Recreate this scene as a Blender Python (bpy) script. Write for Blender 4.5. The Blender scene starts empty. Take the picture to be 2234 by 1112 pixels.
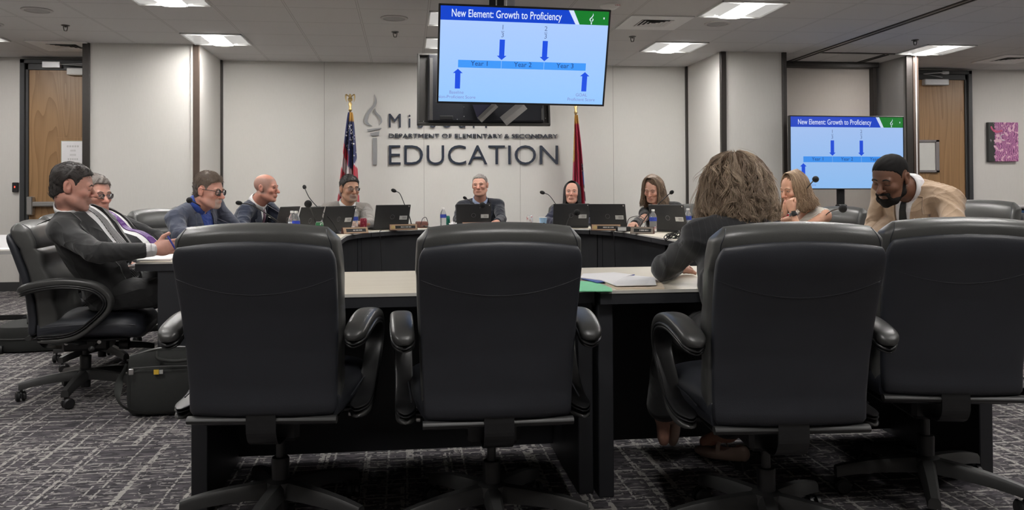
import bpy, math, random
import numpy as np
from mathutils import Matrix, Vector

# ------------------------------------------------------------------ camera, world, lights, exposure
SC = bpy.context.scene
COL = SC.collection
CEIL = 2.717
CAM_Z = 1.11
F_PX, PPX, PPY = 1758.86, 1094.0, 398.44
YAW, PITCH, ROLL = 0.118994, 0.01254, -0.005212
cd = bpy.data.cameras.new('camera')
cam = bpy.data.objects.new('camera', cd)
COL.objects.link(cam)
_d = np.array([math.sin(YAW)*math.cos(PITCH), math.cos(YAW)*math.cos(PITCH), math.sin(PITCH)])
_r0 = np.array([math.cos(YAW), -math.sin(YAW), 0.0])
_u0 = np.cross(_r0, _d)
_r = math.cos(ROLL)*_r0 + math.sin(ROLL)*_u0
_u = np.cross(_r, _d)
cam.matrix_world = Matrix(((_r[0], _u[0], -_d[0], 0), (_r[1], _u[1], -_d[1], 0), (_r[2], _u[2], -_d[2], CAM_Z), (0, 0, 0, 1)))
cd.sensor_fit = 'HORIZONTAL'
cd.sensor_width = 36.0
cd.lens = 36.0*F_PX/2234.0
cd.shift_x = (1117.0-PPX)/2234.0
cd.shift_y = -(556.0-PPY)/2234.0
cd.clip_start = 0.05
SC.camera = cam

w = bpy.data.worlds.new('world')
SC.world = w
w.use_nodes = True
w.node_tree.nodes['Background'].inputs[0].default_value = (0.6, 0.62, 0.65, 1)
w.node_tree.nodes['Background'].inputs[1].default_value = 0.05
SC.view_settings.view_transform = 'Standard'
SC.view_settings.look = 'None'
SC.view_settings.gamma = 1.0
SC.view_settings.use_curve_mapping = False
SC.view_settings.exposure = 0.0
LIGHT_W = 118.0            # watts of one ceiling troffer
T = 0.6096                # ceiling tile
X0, Y0 = -1.0087, 9.5281  # a node of the ceiling grid
# troffers that hang in the ceiling grid: (centre x, centre y)
def tile(c, r):
    return (X0+(c+0.5)*T, Y0-(r+0.5)*T)
TROFFERS = [tile(c, r) for c in (-2, 6) for r in (1, 4, 7, 10, 13)] + [tile(2, 1), tile(2, 3), tile(2, 13), tile(-6, 1), tile(-6, 4), tile(-6, 8), (6.0, 8.51), (6.0, 6.1), (6.0, 3.4), (8.3, 8.4), (8.3, 6.0)]  # last two, unseen in the right bay, added to brighten its wall
for _x, _y in TROFFERS:
    ld = bpy.data.lights.new('troffer_lamp', 'AREA')
    ld.shape = 'RECTANGLE'; ld.size = 0.30; ld.size_y = 0.54
    ld.energy = LIGHT_W; ld.color = (1.0, 0.975, 0.945)
    lo = bpy.data.objects.new('troffer_lamp', ld); COL.objects.link(lo)
    lo.location = (_x, _y, CEIL-0.012)

# ------------------------------------------------------------------ pixel geometry (measurements in the 2234x1112 frame -> points in the room)
_C = np.array([0, 0, CAM_Z])
def _ray(x, y): return _d+(x-PPX)/F_PX*_r-(y-PPY)/F_PX*_u
def atY(x, y, Y):
    q = _ray(x, y); return _C+q*Y/q[1]
def atZ(x, y, Z):
    q = _ray(x, y); return _C+q*(Z-CAM_Z)/q[2]

# ------------------------------------------------------------------ materials
MATS = {}
def lin(c):
    return tuple(((v/12.92) if v <= 0.04045 else ((v+0.055)/1.055)**2.4) for v in [k/255.0 for k in c])
class NT:
    def __init__(s, name):
        s.m = bpy.data.materials.new(name); s.m.use_nodes = True
        s.t = s.m.node_tree; s.b = s.t.nodes['Principled BSDF']
    def n(s, typ, **kw):
        nd = s.t.nodes.new(typ)
        for k, v in kw.items():
            if k.startswith('i_'):
                key = k[2:]; key = int(key) if key.isdigit() else key.replace('_', ' ')
                nd.inputs[key].default_value = v
            else: setattr(nd, k, v)
        return nd
    def l(s, a, b):
        s.t.links.new(a, b)
    def math(s, op, a, b=None, c=None):
        nd = s.t.nodes.new('ShaderNodeMath'); nd.operation = op
        for i, v in enumerate((a, b, c)):
            if v is None: continue
            if isinstance(v, (int, float)): nd.inputs[i].default_value = v
            else: s.l(v, nd.inputs[i])
        return nd.outputs[0]
    def mix(s, f, a, b):
        nd = s.t.nodes.new('ShaderNodeMix'); nd.data_type = 'RGBA'
        for i, v in ((0, f), (6, a), (7, b)):
            if isinstance(v, (int, float)): nd.inputs[i].default_value = v
            elif isinstance(v, tuple): nd.inputs[i].default_value = v+(1,) if len(v) == 3 else v
            else: s.l(v, nd.inputs[i])
        return nd.outputs[2]
    def coord(s, scale=(1, 1, 1), kind='Object'):
        tc = s.n('ShaderNodeTexCoord'); mp = s.n('ShaderNodeMapping')
        mp.inputs['Scale'].default_value = scale
        s.l(tc.outputs[kind], mp.inputs[0]); return mp.outputs[0]
    def noise(s, vec, scale, detail=2.0, rough=0.5, dist=0.0):
        nd = s.n('ShaderNodeTexNoise'); nd.inputs['Scale'].default_value = scale
        nd.inputs['Detail'].default_value = detail; nd.inputs['Roughness'].default_value = rough
        nd.inputs['Distortion'].default_value = dist
        s.l(vec, nd.inputs['Vector']); return nd.outputs[0]
    def bump(s, h, strength, dist=0.01):
        nd = s.n('ShaderNodeBump'); nd.inputs['Strength'].default_value = strength
        nd.inputs['Distance'].default_value = dist; s.l(h, nd.inputs['Height'])
        s.l(nd.outputs[0], s.b.inputs['Normal'])
    def base(s, col):
        if isinstance(col, tuple): s.b.inputs['Base Color'].default_value = col+(1,)
        else: s.l(col, s.b.inputs['Base Color'])
def mat(name, col, rough=0.6, metal=0.0, var=0.0, vscale=8.0, bump=0.0, bscale=200.0, spec=0.5, coat=0.0, sheen=0.0, stretch=(1, 1, 1)):
    if name in MATS: return MATS[name]
    k = NT(name); b = k.b
    b.inputs['Roughness'].default_value = rough; b.inputs['Metallic'].default_value = metal
    b.inputs['Specular IOR Level'].default_value = spec
    b.inputs['Coat Weight'].default_value = coat; b.inputs['Sheen Weight'].default_value = sheen
    v = k.coord(stretch)
    nz = k.noise(v, vscale, 4.0)
    lo = tuple(c*(1-var) for c in col); hi = tuple(min(1, c*(1+var)) for c in col)
    k.base(k.mix(nz, lo, hi) if var > 0 else tuple(col))
    if bump > 0: k.bump(k.noise(v, bscale, 3.0), bump, 0.004)
    MATS[name] = k.m
    return k.m
def emit_mat(name, col, strength):
    if name in MATS: return MATS[name]
    k = NT(name); k.base((0.01, 0.01, 0.01)); k.b.inputs['Roughness'].default_value = 0.3
    k.b.inputs['Emission Color'].default_value = tuple(col)+(1,)
    k.b.inputs['Emission Strength'].default_value = strength
    MATS[name] = k.m; return k.m
def attr_mat(name, rough=0.5, bump=0.0, bscale=300.0, sss=0.0, spec=0.5, sheen=0.0):
    """albedo kept per vertex (lips, stubble, strands of hair)"""
    if name in MATS: return MATS[name]
    k = NT(name); a = k.n('ShaderNodeVertexColor'); a.layer_name = 'tint'
    nz = k.noise(k.coord(), 60.0, 3.0)
    c = k.mix(0.12, a.outputs[0], k.mix(nz, (0, 0, 0), (1, 1, 1)))
    hs = k.n('ShaderNodeMix'); hs.data_type = 'RGBA'; hs.blend_type = 'MULTIPLY'; hs.inputs[0].default_value = 0.35
    k.l(a.outputs[0], hs.inputs[6]); k.l(k.mix(nz, (0.62, 0.62, 0.62), (1.3, 1.3, 1.3)), hs.inputs[7])
    k.base(hs.outputs[2])
    k.b.inputs['Roughness'].default_value = rough; k.b.inputs['Specular IOR Level'].default_value = spec
    k.b.inputs['Sheen Weight'].default_value = sheen
    if sss > 0:
        k.b.inputs['Subsurface Weight'].default_value = sss
        k.b.inputs['Subsurface Radius'].default_value = (0.012, 0.005, 0.003)
        k.b.inputs['Subsurface Scale'].default_value = 0.4
    if bump > 0: k.bump(k.noise(k.coord(), bscale, 3.0), bump, 0.002)
    MATS[name] = k.m; return k.m

M = {}
def wall_fabric(name, col):
    k = NT(name); v = k.coord((60, 60, 4)); v2 = k.coord((1, 1, 1))
    n1 = k.noise(v, 3.0, 4.0, 0.6); n2 = k.noise(v2, 0.9, 2.0)
    c = k.mix(n1, tuple(x*0.94 for x in col), tuple(x*1.05 for x in col))
    k.base(k.mix(k.math('MULTIPLY', n2, 0.12), c, tuple(x*0.85 for x in col)))
    k.b.inputs['Roughness'].default_value = 0.9; k.b.inputs['Specular IOR Level'].default_value = 0.2
    k.bump(n1, 0.15, 0.003); return k.m
M['wall'] = wall_fabric('wall_fabric', (0.63, 0.615, 0.585))
M['beige_panel'] = wall_fabric('beige_panel', (0.58, 0.53, 0.485))
M['paint'] = wall_fabric('painted_wall', (0.61, 0.585, 0.555))
M['shaded_grey_panel'] = wall_fabric('shaded_grey_panel', (0.42, 0.41, 0.40))  # grey tone carries the shade of grazing light on the partition face
M['trim'] = mat('dark_bronze_trim', (0.035, 0.030, 0.027), 0.38, 0.3, 0.15, 30)
M['trim_satin'] = mat('brown_aluminium', (0.16, 0.12, 0.10), 0.3, 0.7, 0.1, 20)
M['frame'] = mat('door_frame_paint', (0.035, 0.036, 0.038), 0.5, 0, 0.1, 15)
M['base'] = mat('rubber_baseboard', (0.03, 0.03, 0.031), 0.6, 0, 0.1, 20)
M['steel'] = mat('brushed_steel', (0.55, 0.54, 0.53), 0.32, 0.9, 0.08, 40, stretch=(1, 1, 12))
M['alu'] = mat('silver_enamel', (0.50, 0.50, 0.51), 0.4, 0.4, 0.05, 40)
M['black_plastic'] = mat('black_plastic', (0.012, 0.012, 0.013), 0.42, 0, 0.2, 60, 0.05, 400)
M['black_metal'] = mat('black_metal', (0.016, 0.016, 0.017), 0.38, 0.2, 0.2, 60)
M['nylon'] = mat('chair_nylon', (0.030, 0.030, 0.030), 0.42, 0, 0.15, 40, 0.08, 500)
M['white_plastic'] = mat('white_plastic', (0.75, 0.74, 0.72), 0.45, 0, 0.04, 30)
M['paper'] = mat('white_paper', (0.80, 0.79, 0.80), 0.85, 0, 0.03, 20)
def leather(name, col, rough, blotch):
    k = NT(name); v = k.coord()
    n1 = k.noise(v, 5.0, 5.0, 0.6); n2 = k.noise(v, 130.0, 3.0)
    vo = k.n('ShaderNodeTexVoronoi'); vo.inputs['Scale'].default_value = 420.0; k.l(v, vo.inputs['Vector'])
    k.base(k.mix(n1, tuple(c*0.7 for c in col), tuple(c*1.25 for c in col)))
    k.l(k.math('MULTIPLY_ADD', n1, blotch, rough-blotch*0.5), k.b.inputs['Roughness'])
    k.bump(k.math('ADD', k.math('MULTIPLY', vo.outputs[0], 0.6), k.math('MULTIPLY', n2, 0.5)), 0.16, 0.002)
    return k.m
M['leather'] = leather('black_leather', (0.025, 0.027, 0.034), 0.46, 0.22)
M['leather_roll'] = leather('worn_lit_leather', (0.066, 0.066, 0.064), 0.36, 0.28)  # worn leather; extra paleness stands in for light from above on the roll
M['pad'] = mat('arm_pad_urethane', (0.045, 0.045, 0.044), 0.36, 0, 0.2, 12, 0.06, 300)
def laminate():
    k = NT('pale_ash_laminate'); v = k.coord((1.2, 16, 1))
    n1 = k.noise(v, 2.2, 6.0, 0.55, 0.4); n2 = k.noise(v, 9.0, 3.0)
    c = k.mix(n1, (0.56, 0.50, 0.40), (0.74, 0.70, 0.60))
    k.base(k.mix(k.math('MULTIPLY', n2, 0.25), c, (0.50, 0.44, 0.36)))
    k.b.inputs['Roughness'].default_value = 0.42; return k.m
M['laminate'] = laminate()
M['edge_grey'] = mat('grey_table_edge', (0.30, 0.29, 0.27), 0.5, 0, 0.08, 30)
M['table_black'] = mat('black_table_laminate', (0.020, 0.021, 0.025), 0.5, 0, 0.15, 12, 0.05, 300)
def oak(name='oak_door', a=(0.19, 0.098, 0.040), b=(0.37, 0.215, 0.100)):
    """flat sawn oak: contour lines of a long soft field make the cathedral figure"""
    k = NT(name)
    n = k.noise(k.coord((3.4, 3.4, 0.42)), 1.0, 1.6, 0.45, 0.3)
    g = k.math('FRACT', k.math('MULTIPLY', n, 17.0))
    ln = k.math('POWER', g, 2.2)
    fine = k.noise(k.coord((170, 170, 3.5)), 1.0, 3.0)
    c = k.mix(k.math('MULTIPLY', ln, 0.75), b, a)
    c = k.mix(k.math('MULTIPLY', fine, 0.42), c, tuple(x*0.62 for x in a))
    k.base(k.mix(k.math('MULTIPLY', k.noise(k.coord((1, 1, 0.3)), 1.5, 2.0), 0.3), c, (0.33, 0.18, 0.075)))
    k.b.inputs['Roughness'].default_value = 0.42; k.bump(fine, 0.05, 0.002); return k.m
M['oak'] = oak()
def carpet():
    k = NT('patterned_carpet')
    def dash(sc, th, w, seed):
        tc = k.n('ShaderNodeTexCoord'); mp = k.n('ShaderNodeMapping')
        mp.inputs['Scale'].default_value = sc; mp.inputs['Location'].default_value = (seed, seed*1.7, 0)
        k.l(tc.outputs['Object'], mp.inputs[0])
        n = k.noise(mp.outputs[0], 1.0, 2.0, 0.55)
        return k.math('SMOOTHSTEP' if False else 'MULTIPLY', k.math('MINIMUM', k.math('MAXIMUM', k.math('MULTIPLY', k.math('SUBTRACT', n, th), 1.0/w), 0.0), 1.0), 1.0)
    def lines(axis, period, width, seed, wob):
        """thin straight lines across AXIS whose spacing is uneven, worn away in places"""
        tc = k.n('ShaderNodeTexCoord'); sp = k.n('ShaderNodeSeparateXYZ'); k.l(tc.outputs['Object'], sp.inputs[0])
        a, b = (sp.outputs[0], sp.outputs[1]) if axis == 'x' else (sp.outputs[1], sp.outputs[0])
        wn = k.noise(k.coord((40, 40, 1)), 1.0, 2.0)
        a2 = k.math('ADD', a, k.math('MULTIPLY', wn, wob))
        q = k.math('DIVIDE', k.math('ADD', a2, seed), period)
        cell = k.math('FLOOR', q)
        fr = k.math('SUBTRACT', q, cell)
        # segment cells along the line so that lines start and stop
        seg = k.math('FLOOR', k.math('DIVIDE', k.math('ADD', b, k.math('MULTIPLY', cell, 0.37)), 0.75))
        cb = k.n('ShaderNodeCombineXYZ'); k.l(cell, cb.inputs[0]); k.l(seg, cb.inputs[1]); cb.inputs[2].default_value = seed
        wh = k.n('ShaderNodeTexWhiteNoise'); wh.noise_dimensions = '3D'; k.l(cb.outputs[0], wh.inputs['Vector'])
        pos = k.math('MULTIPLY_ADD', wh.outputs[0], 0.7, 0.15)
        dist = k.math('MULTIPLY', k.math('ABSOLUTE', k.math('SUBTRACT', fr, pos)), period)
        on = k.math('LESS_THAN', dist, width)
        keep = k.math('GREATER_THAN', wh.outputs[1], 0.0)
        sc = k.n('ShaderNodeSeparateColor'); k.l(wh.outputs[1], sc.inputs[0])
        keep = k.math('GREATER_THAN', sc.outputs[1], 0.30)
        return k.math('MULTIPLY', on, keep)
    v = k.coord((1, 1, 1))
    wear = k.noise(k.coord((34, 34, 1)), 1.0, 4.0, 0.65)
    worn = k.math('GREATER_THAN', wear, 0.46)
    L = k.math('MAXIMUM', lines('x', 0.17, 0.0075, 3.1, 0.016), lines('y', 0.15, 0.0060, 7.7, 0.016))
    L = k.math('MAXIMUM', L, lines('x', 0.42, 0.012, 1.3, 0.012))
    L = k.math('MAXIMUM', L, k.math('MAXIMUM', lines('y', 0.075, 0.0042, 5.2, 0.012), lines('x', 0.085, 0.0042, 9.4, 0.012)))
    L = k.math('MULTIPLY', L, worn)
    ch = k.math('MAXIMUM', dash((16, 58, 1), 0.575, 0.03, 2.0), dash((50, 22, 1), 0.62, 0.03, 9.0))
    ch = k.math('MULTIPLY', ch, k.math('GREATER_THAN', k.noise(k.coord((2.2, 2.2, 1)), 1.0, 1.0), 0.44))
    dark = k.mix(k.noise(k.coord((11, 30, 1)), 1.0, 3.0), (0.040, 0.036, 0.042), (0.150, 0.140, 0.150))
    dk2 = k.mix(k.math('GREATER_THAN', k.noise(k.coord((14, 40, 1)), 1.0, 3.0), 0.53), dark, (0.055, 0.051, 0.057))
    c = k.mix(k.math('MULTIPLY', ch, 0.70), dk2, (0.36, 0.34, 0.325))
    c = k.mix(k.math('MULTIPLY', L, 0.82), c, (0.44, 0.415, 0.39))
    fib = k.noise(v, 420.0, 2.0)
    mm = k.n('ShaderNodeMix'); mm.data_type = 'RGBA'; mm.blend_type = 'MULTIPLY'; mm.inputs[0].default_value = 0.6
    k.l(c, mm.inputs[6]); k.l(k.mix(fib, (0.6, 0.6, 0.6), (1.4, 1.4, 1.4)), mm.inputs[7])
    k.base(mm.outputs[2])
    k.b.inputs['Roughness'].default_value = 0.95; k.b.inputs['Specular IOR Level'].default_value = 0.1
    k.bump(fib, 0.5, 0.006); return k.m
M['carpet'] = carpet()
def ceiling_mat():
    k = NT('ceiling_tiles'); tc = k.n('ShaderNodeTexCoord'); sp = k.n('ShaderNodeSeparateXYZ')
    k.l(tc.outputs['Object'], sp.inputs[0])
    def edge(o, off):
        q = k.math('DIVIDE', k.math('SUBTRACT', o, off), T)
        f = k.math('FRACT', q)
        d = k.math('MINIMUM', f, k.math('SUBTRACT', 1.0, f))
        return k.math('MULTIPLY', d, T)
    d = k.math('MINIMUM', edge(sp.outputs[0], X0), edge(sp.outputs[1], Y0))
    bar = k.math('LESS_THAN', d, 0.0075)
    groove = k.math('MULTIPLY', k.math('LESS_THAN', d, 0.0105), k.math('GREATER_THAN', d, 0.0075))
    sand = k.noise(k.coord(), 190.0, 3.0)
    c = k.mix(sand, (0.56, 0.55, 0.545), (0.66, 0.65, 0.645))
    c = k.mix(bar, c, (0.60, 0.59, 0.585)); c = k.mix(groove, c, (0.30, 0.295, 0.29))
    k.base(c); k.b.inputs['Roughness'].default_value = 0.95; k.b.inputs['Specular IOR Level'].default_value = 0.15
    h = k.math('ADD', k.math('MULTIPLY', sand, 0.25), k.math('MULTIPLY', groove, -1.0))
    k.bump(h, 0.3, 0.004); return k.m
M['ceiling'] = ceiling_mat()
def glass_mat(name, col, rough=0.05, trans=0.9):
    k = NT(name); k.base(col); k.b.inputs['Transmission Weight'].default_value = trans
    k.b.inputs['Roughness'].default_value = rough; k.b.inputs['IOR'].default_value = 1.2; return k.m
M['pet'] = glass_mat('clear_plastic', (0.93, 0.95, 0.97), 0.08, 0.85)
M['lens'] = glass_mat('spectacle_lens', (0.95, 0.96, 0.98), 0.02, 0.95)

# ------------------------------------------------------------------ objects
def tag(o, label=None, cat=None, group=None, kind=None):
    if label: o['label'] = label
    if cat: o['category'] = cat
    if group: o['group'] = group
    if kind: o['kind'] = kind
    return o
def empty(name, loc=(0, 0, 0), rz=0.0, label=None, cat=None, group=None):
    o = bpy.data.objects.new(name, None); COL.objects.link(o)
    o.location = loc; o.rotation_euler = (0, 0, rz); o.empty_display_size = 0.1
    return tag(o, label, cat, group)
def mk(name, V, F, m, parent=None, smooth=True, tint=None, uv=None, sharp=None):
    me = bpy.data.meshes.new(name)
    V = np.asarray(V, dtype=np.float32)
    if isinstance(F, np.ndarray):
        nF = len(F); k = F.shape[1]
        me.vertices.add(len(V)); me.vertices.foreach_set('co', V.ravel())
        me.loops.add(nF*k); me.loops.foreach_set('vertex_index', F.astype(np.int32).ravel())
        me.polygons.add(nF); me.polygons.foreach_set('loop_start', np.arange(0, nF*k, k, dtype=np.int32))
        me.update(calc_edges=True)
    else:
        me.from_pydata(V.tolist(), [], F); me.update()
    if smooth:
        me.polygons.foreach_set('use_smooth', np.ones(len(me.polygons), dtype=bool))
        if sharp: me.set_sharp_from_angle(angle=math.radians(sharp))
    if tint is not None:
        a = me.color_attributes.new('tint', 'FLOAT_COLOR', 'POINT')
        t = np.ones((len(V), 4), dtype=np.float32); t[:, :3] = tint
        a.data.foreach_set('color', t.ravel())
    if uv is not None:
        ul = me.uv_layers.new(name='uv'); li = np.zeros(len(me.loops), dtype=np.int32)
        me.loops.foreach_get('vertex_index', li); ul.data.foreach_set('uv', np.asarray(uv, dtype=np.float32)[li].ravel())
    me.validate()
    me.materials.append(m)
    o = bpy.data.objects.new(name, me); COL.objects.link(o)
    if parent is not None: o.parent = parent
    return o
class MB:
    """collects shapes for ONE mesh"""
    def __init__(s): s.v = []; s.f = []; s.n = 0
    def add(s, V, F):
        V = [tuple(map(float, p)) for p in V]
        s.f += [tuple(int(i)+s.n for i in f) for f in F]; s.v += V; s.n += len(V); return s
    def box(s, x0, x1, y0, y1, z0, z1, b=0.0, R=None, o=(0, 0, 0)):
        x0, x1 = min(x0, x1), max(x0, x1); y0, y1 = min(y0, y1), max(y0, y1); z0, z1 = min(z0, z1), max(z0, z1)
        if b <= 0:
            V = [(x, y, z) for x in (x0, x1) for y in (y0, y1) for z in (z0, z1)]
            F = [(0, 1, 3, 2), (4, 6, 7, 5), (0, 4, 5, 1), (2, 3, 7, 6), (0, 2, 6, 4), (1, 5, 7, 3)]
        else:
            b = min(b, (x1-x0)*.49, (y1-y0)*.49, (z1-z0)*.49)
            V = []; idx = {}
            for i, x in enumerate((x0, x1)):
                for j, y in enumerate((y0, y1)):
                    for k, z in enumerate((z0, z1)):
                        sx, sy, sz = (1, -1)[i], (1, -1)[j], (1, -1)[k]
                        idx[i, j, k, 0] = len(V); V.append((x, y+sy*b, z+sz*b))
                        idx[i, j, k, 1] = len(V); V.append((x+sx*b, y, z+sz*b))
                        idx[i, j, k, 2] = len(V); V.append((x+sx*b, y+sy*b, z))
            F = []
            for i in (0, 1):
                q = [idx[i, 0, 0, 0], idx[i, 0, 1, 0], idx[i, 1, 1, 0], idx[i, 1, 0, 0]]; F.append(q if i == 0 else q[::-1])
                q = [idx[0, i, 0, 1], idx[1, i, 0, 1], idx[1, i, 1, 1], idx[0, i, 1, 1]]; F.append(q if i == 0 else q[::-1])
                q = [idx[0, 0, i, 2], idx[0, 1, i, 2], idx[1, 1, i, 2], idx[1, 0, i, 2]]; F.append(q if i == 0 else q[::-1])
            for i in (0, 1):
                for j in (0, 1):
                    q = [idx[i, j, 0, 0], idx[i, j, 0, 1], idx[i, j, 1, 1], idx[i, j, 1, 0]]; F.append(q if (i+j) % 2 else q[::-1])
                    q = [idx[i, 0, j, 0], idx[i, 0, j, 2], idx[i, 1, j, 2], idx[i, 1, j, 0]]; F.append(q if (i+j) % 2 == 0 else q[::-1])
                    q = [idx[0, i, j, 1], idx[0, i, j, 2], idx[1, i, j, 2], idx[1, i, j, 1]]; F.append(q if (i+j) % 2 else q[::-1])
            for i in (0, 1):
                for j in (0, 1):
                    for k in (0, 1):
                        q = [idx[i, j, k, 0], idx[i, j, k, 1], idx[i, j, k, 2]]; F.append(q if (i+j+k) % 2 == 0 else q[::-1])
        if R is not None:
            V = [tuple(np.asarray(o)+np.asarray(R) @ np.asarray(p)) for p in V]
        return s.add(V, F)
    def tube(s, pts, r, n=10, cap=True, flat=1.0, up=None):
        """round (or flattened) tube along PTS; r a number or one per point"""
        P = np.asarray(pts, float); N = len(P)
        rr = np.full(N, r, float) if np.isscalar(r) else np.asarray(r, float)
        Tn = np.gradient(P, axis=0); Tn /= np.linalg.norm(Tn, axis=1)[:, None]+1e-12
        ref = np.array(up if up is not None else ([0, 0, 1] if abs(Tn[0][2]) < 0.9 else [1, 0, 0]), float)
        V = []; a = np.linspace(0, 2*np.pi, n, endpoint=False)
        side = np.cross(Tn[0], ref); side /= np.linalg.norm(side)
        for i in range(N):
            if up is not None:
                sd = np.cross(Tn[i], ref)
                if np.linalg.norm(sd) > 1e-6: side = sd/np.linalg.norm(sd)
            else:
                side = side-Tn[i]*np.dot(side, Tn[i]); side /= np.linalg.norm(side)+1e-12
            nn = np.cross(side, Tn[i])
            V += [P[i]+rr[i]*(np.cos(t)*side+flat*np.sin(t)*nn) for t in a]
        F = [(i*n+j, i*n+(j+1) % n, (i+1)*n+(j+1) % n, (i+1)*n+j) for i in range(N-1) for j in range(n)]
        if cap: F += [tuple(range(n))[::-1], tuple((N-1)*n+j for j in range(n))]
        return s.add(V, F)
    def cyl(s, c, r, z0, z1, n=24, r2=None):
        return s.lathe(c, [(0, z0), (r, z0), (r if r2 is None else r2, z1), (0, z1)], n)
    def lathe(s, c, prof, n=24, R=None):
        V = []; N = len(prof)
        for (r, z) in prof:
            for j in range(n):
                t = 2*math.pi*j/n; p = np.array([r*math.cos(t), r*math.sin(t), z])
                if R is not None: p = np.asarray(R) @ p
                V.append(tuple(np.asarray(c, float)+p))
        F = [(i*n+j, i*n+(j+1) % n, (i+1)*n+(j+1) % n, (i+1)*n+j) for i in range(N-1) for j in range(n)]
        return s.add(V, F)
    def loft(s, secs, cap=True):
        """SECS: list of equally long closed outlines"""
        n = len(secs[0]); V = [p for q in secs for p in q]; N = len(secs)
        F = [(i*n+j, i*n+(j+1) % n, (i+1)*n+(j+1) % n, (i+1)*n+j) for i in range(N-1) for j in range(n)]
        if cap: F += [tuple(range(n))[::-1], tuple((N-1)*n+j for j in range(n))]
        return s.add(V, F)
    def prism(s, poly, z0, z1):
        n = len(poly); V = [(x, y, z0) for x, y in poly]+[(x, y, z1) for x, y in poly]
        F = [tuple(range(n))[::-1], tuple(range(n, 2*n))]+[(i, (i+1) % n, n+(i+1) % n, n+i) for i in range(n)]
        return s.add(V, F)
    def build(s, name, m, parent=None, smooth=True, sharp=40):
        import bmesh
        o = mk(name, s.v, s.f, m, parent, smooth)
        bm = bmesh.new(); bm.from_mesh(o.data); bmesh.ops.recalc_face_normals(bm, faces=bm.faces); bm.to_mesh(o.data); bm.free()
        if smooth: o.data.set_sharp_from_angle(angle=math.radians(sharp))
        return o
def sup(cx, cy, cz, a, b, n=32, p=3.0, ax='xy'):
    """superellipse outline in the plane AX"""
    out = []
    for i in range(n):
        t = 2*math.pi*i/n; c, q = math.cos(t), math.sin(t)
        u = a*math.copysign(abs(c)**(2/p), c); v = b*math.copysign(abs(q)**(2/p), q)
        out.append((cx+u, cy+v, cz) if ax == 'xy' else ((cx+u, cy, cz+v) if ax == 'xz' else (cx, cy+u, cz+v)))
    return out
def spline(pts, n=40):
    """smooth curve through PTS (Catmull-Rom)"""
    P = np.asarray(pts, float); P = np.vstack([2*P[0]-P[1], P, 2*P[-1]-P[-2]])
    out = []
    m = len(P)-3
    for t in np.linspace(0, m-1e-9, n):
        i = int(t); f = t-i; a, b, c, d = P[i:i+4]
        out.append(0.5*((2*b)+(-a+c)*f+(2*a-5*b+4*c-d)*f*f+(-a+3*b-3*c+d)*f**3))
    return np.array(out)
def struct(o): o['kind'] = 'structure'; return o
def copy_tree(o, parent=None):
    c = o.copy(); COL.objects.link(c); c.parent = parent
    for ch in list(o.children): copy_tree(ch, c)
    return c
def text(body, size, m, parent, name='lettering', loc=(0, 0, 0), rot=(math.pi/2, 0, 0), width=None, extr=0.0, bold=0.0, align='LEFT', space=1.0, sx=1.0):
    """lettering as a mesh (converted from the built-in font)"""
    cu = bpy.data.curves.new(name, 'FONT'); cu.body = body; cu.size = size; cu.extrude = extr; cu.offset = bold
    cu.align_x = align; cu.space_character = space; cu.resolution_u = 4
    tmp = bpy.data.objects.new('tmp_text', cu); COL.objects.link(tmp)
    dg = bpy.context.evaluated_depsgraph_get(); dg.update()
    me = bpy.data.meshes.new_from_object(tmp.evaluated_get(dg))
    bpy.data.objects.remove(tmp); bpy.data.curves.remove(cu)
    me.name = name; me.materials.clear(); me.materials.append(m)
    n = len(me.vertices); co = np.zeros(n*3, dtype=np.float32); me.vertices.foreach_get('co', co); co = co.reshape(-1, 3)
    s = sx
    if width is not None and n:
        ext = co[:, 0].max()-co[:, 0].min(); s = width/ext
        if align == 'LEFT': co[:, 0] -= co[:, 0].min()
    co[:, 0] *= s; me.vertices.foreach_set('co', co.ravel()); me.update()
    o = bpy.data.objects.new(name, me); COL.objects.link(o); o.parent = parent
    o.location = loc; o.rotation_euler = rot
    return o
# ------------------------------------------------------------------ the room
YB = 10.0                                   # wall behind the dais
def wall(name, x0, x1, y0, y1, m, z0=0.0, z1=CEIL): return struct(MB().box(x0, x1, y0, y1, z0, z1).build(name, m, smooth=False))
struct(MB().box(-7.2, 10.2, -3.2, 10.6, -0.08, 0.0).build('floor', M['carpet'], smooth=False))
# ceiling with real openings for the recessed troffers and the two supply vents is not needed from below: the fittings hang 4 mm under it
struct(MB().box(-7.2, 10.2, -3.2, 10.6, CEIL, CEIL+0.1).build('ceiling', M['ceiling'], smooth=False))
wall('wall_back', -2.19, 3.60, YB, YB+0.12, M['wall'])
wall('wall_left_return', -2.27, -2.19, 8.94, YB+0.1, M['wall'])
wall('wall_right_return', 3.60, 3.68, 8.90, YB+0.1, M['wall'])
wall('wall_left_panel', -3.30, -2.25, 8.96, 9.06, M['wall'])
wall('wall_right_panel', 3.66, 4.335, 8.87, 8.97, M['wall'])
wall('wall_left_bay', -7.2, -3.25, 9.98, 10.1, M['paint'])
wall('wall_right_bay', 5.9, 10.2, 9.88, 10.0, M['paint'])
wall('wall_left', -7.2, -7.1, -3.2, 10.1, M['paint'])
wall('wall_right', 10.1, 10.2, -3.2, 10.1, M['paint'])
wall('wall_rear', -7.2, 10.2, -3.2, -3.1, M['paint'])
wall('wall_recess', 4.30, 5.95, 9.58, 9.66, M['beige_panel'])
# folding partition parked beside the recess
wall('wall_partition', 5.935, 5.99, 8.96, 9.62, M['shaded_grey_panel'])
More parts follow.
